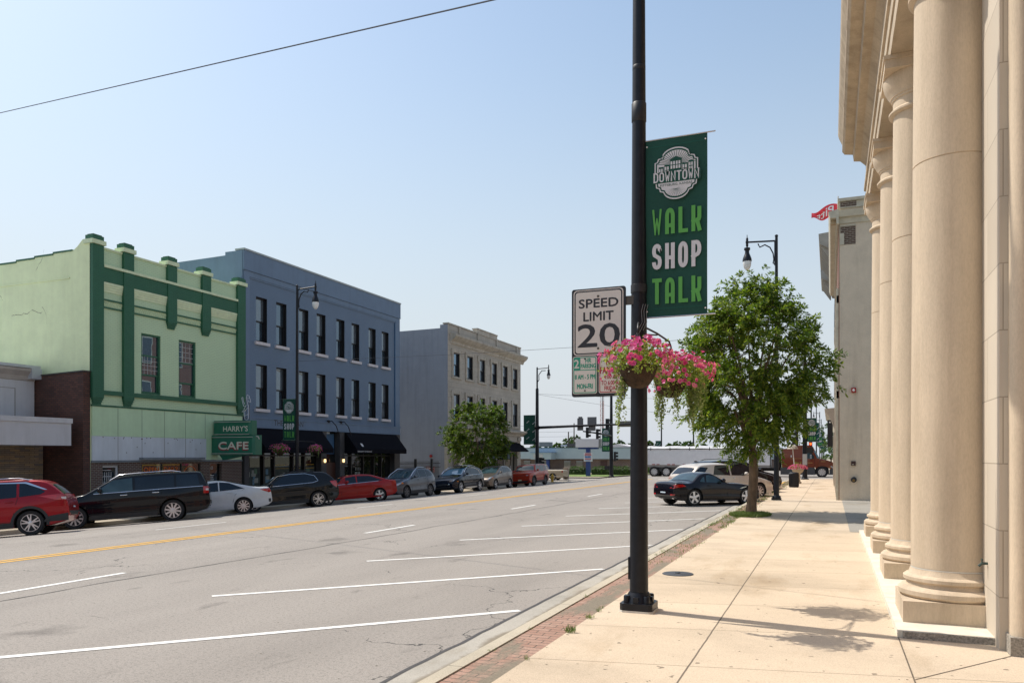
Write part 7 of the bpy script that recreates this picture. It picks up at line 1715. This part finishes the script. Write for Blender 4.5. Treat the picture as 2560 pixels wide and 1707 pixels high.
# hedge of two lengths, pylon sign
m_hedge = leafmat('hedge_leaves', (.035, .08, .012), (.06, .12, .018), (.10, .17, .03), .35)
def hedge(label, x0, x1, y, seed):
    r = random.Random(seed); mb = MB(); z0 = gz((x0+x1)/2)+.1
    n = int((x1-x0)*260)
    for i in range(n):
        x = r.uniform(x0, x1); a = r.uniform(0, math.pi); e = min(1, (x-x0)/.6, (x1-x)/.6); hgt = (1.15+.16*noise.noise(Vector((x*1.1, seed, 0))))*max(.3, e)**.5
        p = Vector((x, y-.75*math.cos(a)*r.uniform(.8, 1.05), z0+hgt*math.sin(a)**.6*r.uniform(.7, 1.04))); leaf(mb, p, (rvec(r)+Vector((0, -.2, .4))).normalized(), rvec(r), .16, .10)
    core = MB(); core.prism('yz', [(y-.55, z0), (y-.55, z0+.7), (y-.3, z0+.95), (y+.3, z0+.95), (y+.55, z0+.7), (y+.55, z0)], x0+.3, x1-.3)
    t = thing('hedge', label, 'hedge', ((x0+x1)/2, y, z0), group='clipped hedges on the lawn'); mb.build('foliage', m_hedge, t); core.build('stems', M('hedge_stems', (.035, .045, .015), .9), t)
hedge('clipped hedge left of the blue sign post', -32.9, -30.2, 100.5, 2); hedge('long clipped hedge right of the blue sign post', -29.75, -20, 100.5, 3)
py = thing('pylon_sign', 'blue post sign with blank white panel on the lawn', 'sign', (-27.7, 92.5, -.5))
m_royal = M('royal_blue_sign_paint', (.02, .05, .20), .5)
mb = MB(); mb.box(-27.92, -27.42, 92.35, 92.75, -.6, 2.80); mb.box(-28.9, -26.4, 92.3, 92.8, 2.801, 3.02); mb.build('post', m_royal, py)
mb = MB(); mb.box(-29.15, -26.2, 92.0, 92.9, 3.025, 4.06); mb.build('panel', M('blank_white_panel', (.62, .61, .62), .5, var=.03), py)
mb = MB(); mb.box(-26.199, -26.05, 92.0, 92.9, 3.025, 4.06); mb.build('panel_edge', m_sback, py)
mb = MB(); mb.box(-28.15, -27.07, 92.2, 92.34, 1.28, 2.37, 0)
for z0, z1, m_, s_ in ((2.18, 2.31, 1, .38), (2.02, 2.14, 1, .42), (1.72, 1.97, 2, .38), (1.53, 1.66, 1, .40), (1.36, 1.46, 2, .34)): mb.box(-27.61-s_, -27.61+s_, 92.19, 92.199, z0, z1, m_)
mb.build('small_notice', [M('notice_white', (.6, .6, .62), .5), M('faded_red_print', (.42, .10, .12), .6, var=.5, scale=8), M('faded_blue_print', (.10, .20, .40), .6, var=.5, scale=8)], py)
# radio mast, utility poles
m_mw = M('mast_white', (.50, .48, .48), .5); m_mr = M('mast_red', (.38, .14, .11), .5)
rm = thing('radio_mast', 'thin red and white lattice radio mast behind the road signs', 'mast', (-56, 200, -1))
mb = MB(); cx, cy, w_ = -56.0, 200., .95
cs = [(cx-w_*.5, cy), (cx+w_*.5, cy), (cx, cy+w_)]
for i in range(29):
    z = -1+1.25*i; m_ = (i//7) % 2
    for k in range(3):
        a, b_ = cs[k], cs[(k+1) % 3]; mb.tube([(*a, z), (*a, z+1.25)], .055, 4, m_); mb.tube([(*a, z), (*b_, z+1.25)], .03, 3, m_); mb.tube([(*a, z), (*b_, z)], .03, 3, m_)
mb.tube([(cx, cy+.4, -1), (cx, cy+.4, 35)], .10, 5, 2); mb.build('lattice', [m_mw, m_mr, m_sback], rm)
m_wood = M('weathered_pole', (.10, .085, .07), .9, var=.3)
for x, y, h, lab in ((-49.0, 150, 6.85, 'shorter utility pole over the bank roof'), (-51.0, 160, 9.0, 'taller utility pole over the bank roof'), (-44.5, 190, 5.6, 'small utility pole seen over the trailer')):
    t = thing('utility_pole', lab, 'utility pole', (x, y, -.9)); mb = MB(); mb.lathe([(.17, -1), (.12, h)], (x, y), 8); mb.build('pole', m_wood, t)
    if h == 5.6: mb = MB(); mb.box(x-1.1, x+1.1, y-.19, y-.13, h-.6, h-.45); mb.build('crossarm', m_wood, t)
for x, y, lab in ((-22.55, 112, 'slim black lamp pole rising beyond the trailer'), (-18.0, 112, 'slim dark pole beyond the trailer close to the tree')):
    t = thing('lamp_pole', lab, 'lamp post', (x, y, 0)); mb = MB(); mb.lathe([(.12, -.3), (.09, 8), (.06, 9.3)], (x, y), 10); mb.tube([(x, y, 9.2), (x+.7, y, 9.25)], .05, 6); mb.build('pole', m_pole, t)
    if x < -20: banner('banner', 'dark green banner on the slim pole beyond the trailer', (x-.1, y, 4.15), (-1, 0, 0), .75, 1.9, 'dashes', (x, y, 5.6))
# ---- wires
def wire(label, pts, rr_, sag=.0, n=16, mat=None):
    a, b_ = Vector(pts[0]), Vector(pts[1]); mb = MB(); mb.tube([a.lerp(b_, i/n)-Vector((0, 0, sag*4*(i/n)*(1-i/n))) for i in range(n+1)], rr_, 5)
    tag(mb.build('overhead_wire', mat or m_wirem), label, 'wire', 'overhead wires')
m_wirem = M('dark_cable', (.055, .06, .075), .6)
d = Vector((.5-(-27), 9.65-18.6, 8.03-14)); a = Vector((-27, 18.6, 14)); a2 = a-d*.35
wire('long black wire crossing the open sky at the top', (a2, a+d*.98), .013, .0)
wire('thin wire across the street between two lamp posts', ((-25.5, 33.2, 6.85), (-2.1, 33.5, 6.95)), .008, .12)
wire('pale thin wire leaving the top of the mast arm pole', ((-27.2, 73.2, 8.15), (8, 90, 7.6)), .012, .3)
wire('sagging thin wire from the mast arm pole towards the far junction', ((-27.2, 73.2, 8.1), (-2, 128, 6.2)), .012, .5)
wire('thin utility wire over the bank, upper of three', ((-75, 150, 9.4), (-51, 160, 8.3)), .02, .4)
wire('thin utility wire over the bank, middle of three', ((-75, 150, 7.9), (-51, 160, 7.2)), .02, .4)
wire('thin utility wire over the bank, lowest of three', ((-75, 150, 6.6), (-51, 160, 6.2)), .02, .3)
# ---- far trees
r = random.Random(21)
ft = [(-79.5, 200, 4.7, 2.6), (-76, 203, 5.0, 2.6), (-70.4, 198, 4.9, 1.4), (-68.4, 200, 5.4, 1.9), (-65.5, 200, 6.5, 2.6), (-62.1, 196, 7.2, 2.0), (-50.9, 200, 6.0, 2.6), (-42.9, 198, 5.7, 2.0), (-38.3, 200, 4.9, 1.4), (-36.3, 202, 5.6, 2.1), (-33.3, 200, 5.5, 2.5), (-46.5, 205, 4.6, 2.2), (-57, 205, 4.4, 2.4), (-30.5, 204, 5.0, 2.2)]
names = ('at the far left', 'beside the limestone corner', 'behind the roof box of the bank', 'left of the short utility pole', 'behind the two utility poles', 'above the blank white panel', 'right of the far mast pole', 'left of the trailer top', 'low over the trailer tarp', 'over the middle of the trailer', 'beside the slim pole over the trailer', 'behind the nearest lamp post', 'low behind the radio mast', 'behind the street tree crown')
for (x, y, h, R), nm in zip(ft, names):
    tree('background_tree', 'hazy green background tree %s' % nm, (x, y, -1), h+1, R, (h+1)*.6, 1.2, r.randint(1, 999), 3200, .55, .34, m_leafC, group='background trees beyond the junction', nbr=7, trunk_r=.2, droop=.2, base=.8)
for x, y, h, R, nm in ((1.2, 150, 9, 3.6, 'nearest of the trees past the brown lorry'), (2.4, 178, 12, 4.5, 'tall tree past the brown lorry'), (.2, 260, 9, 3.2, 'smallest tree at the end of the right sidewalk')):
    tree('sidewalk_tree', 'green tree in the distance, %s' % nm, (x, y, .1), h, R, h*.55, 1.6, int(x*10+y), 3000, .42, .22, m_leafC, group='distant trees along the right side', nbr=7, trunk_r=.16, base=.7)
# ---- far buildings on the right beyond the junction
wbld = thing('white_far_building', 'narrow white building front far down the right side', 'building', (1.0, 118, .1))
mb = MB(); mb.box(.9, 12, 118, 136, 0, 6.8); mb.build('wall', m_sill, wbld)
for z in (3.6,):
    for y in (120, 124, 128, 132): mb = MB(); mb.box(.86, .899, y, y+1.4, z, z+2); mb.build('window', m_dglass, wbld)
mb = MB(); mb.box(.3, 12, 117.6, 136.4, 6.81, 7.3); mb.build('cornice', m_cream, wbld)
rb = thing('red_far_building', 'dull red brick building farthest down the right side', 'building', (1.5, 200, .1))
mb = MB(); mb.box(1.2, 16, 200, 235, 0, 9); mb.build('wall', m_red, rb)
mb = MB(); mb.box(.6, 16, 199.5, 235.5, 9.01, 9.6); mb.build('cornice', m_cream, rb)
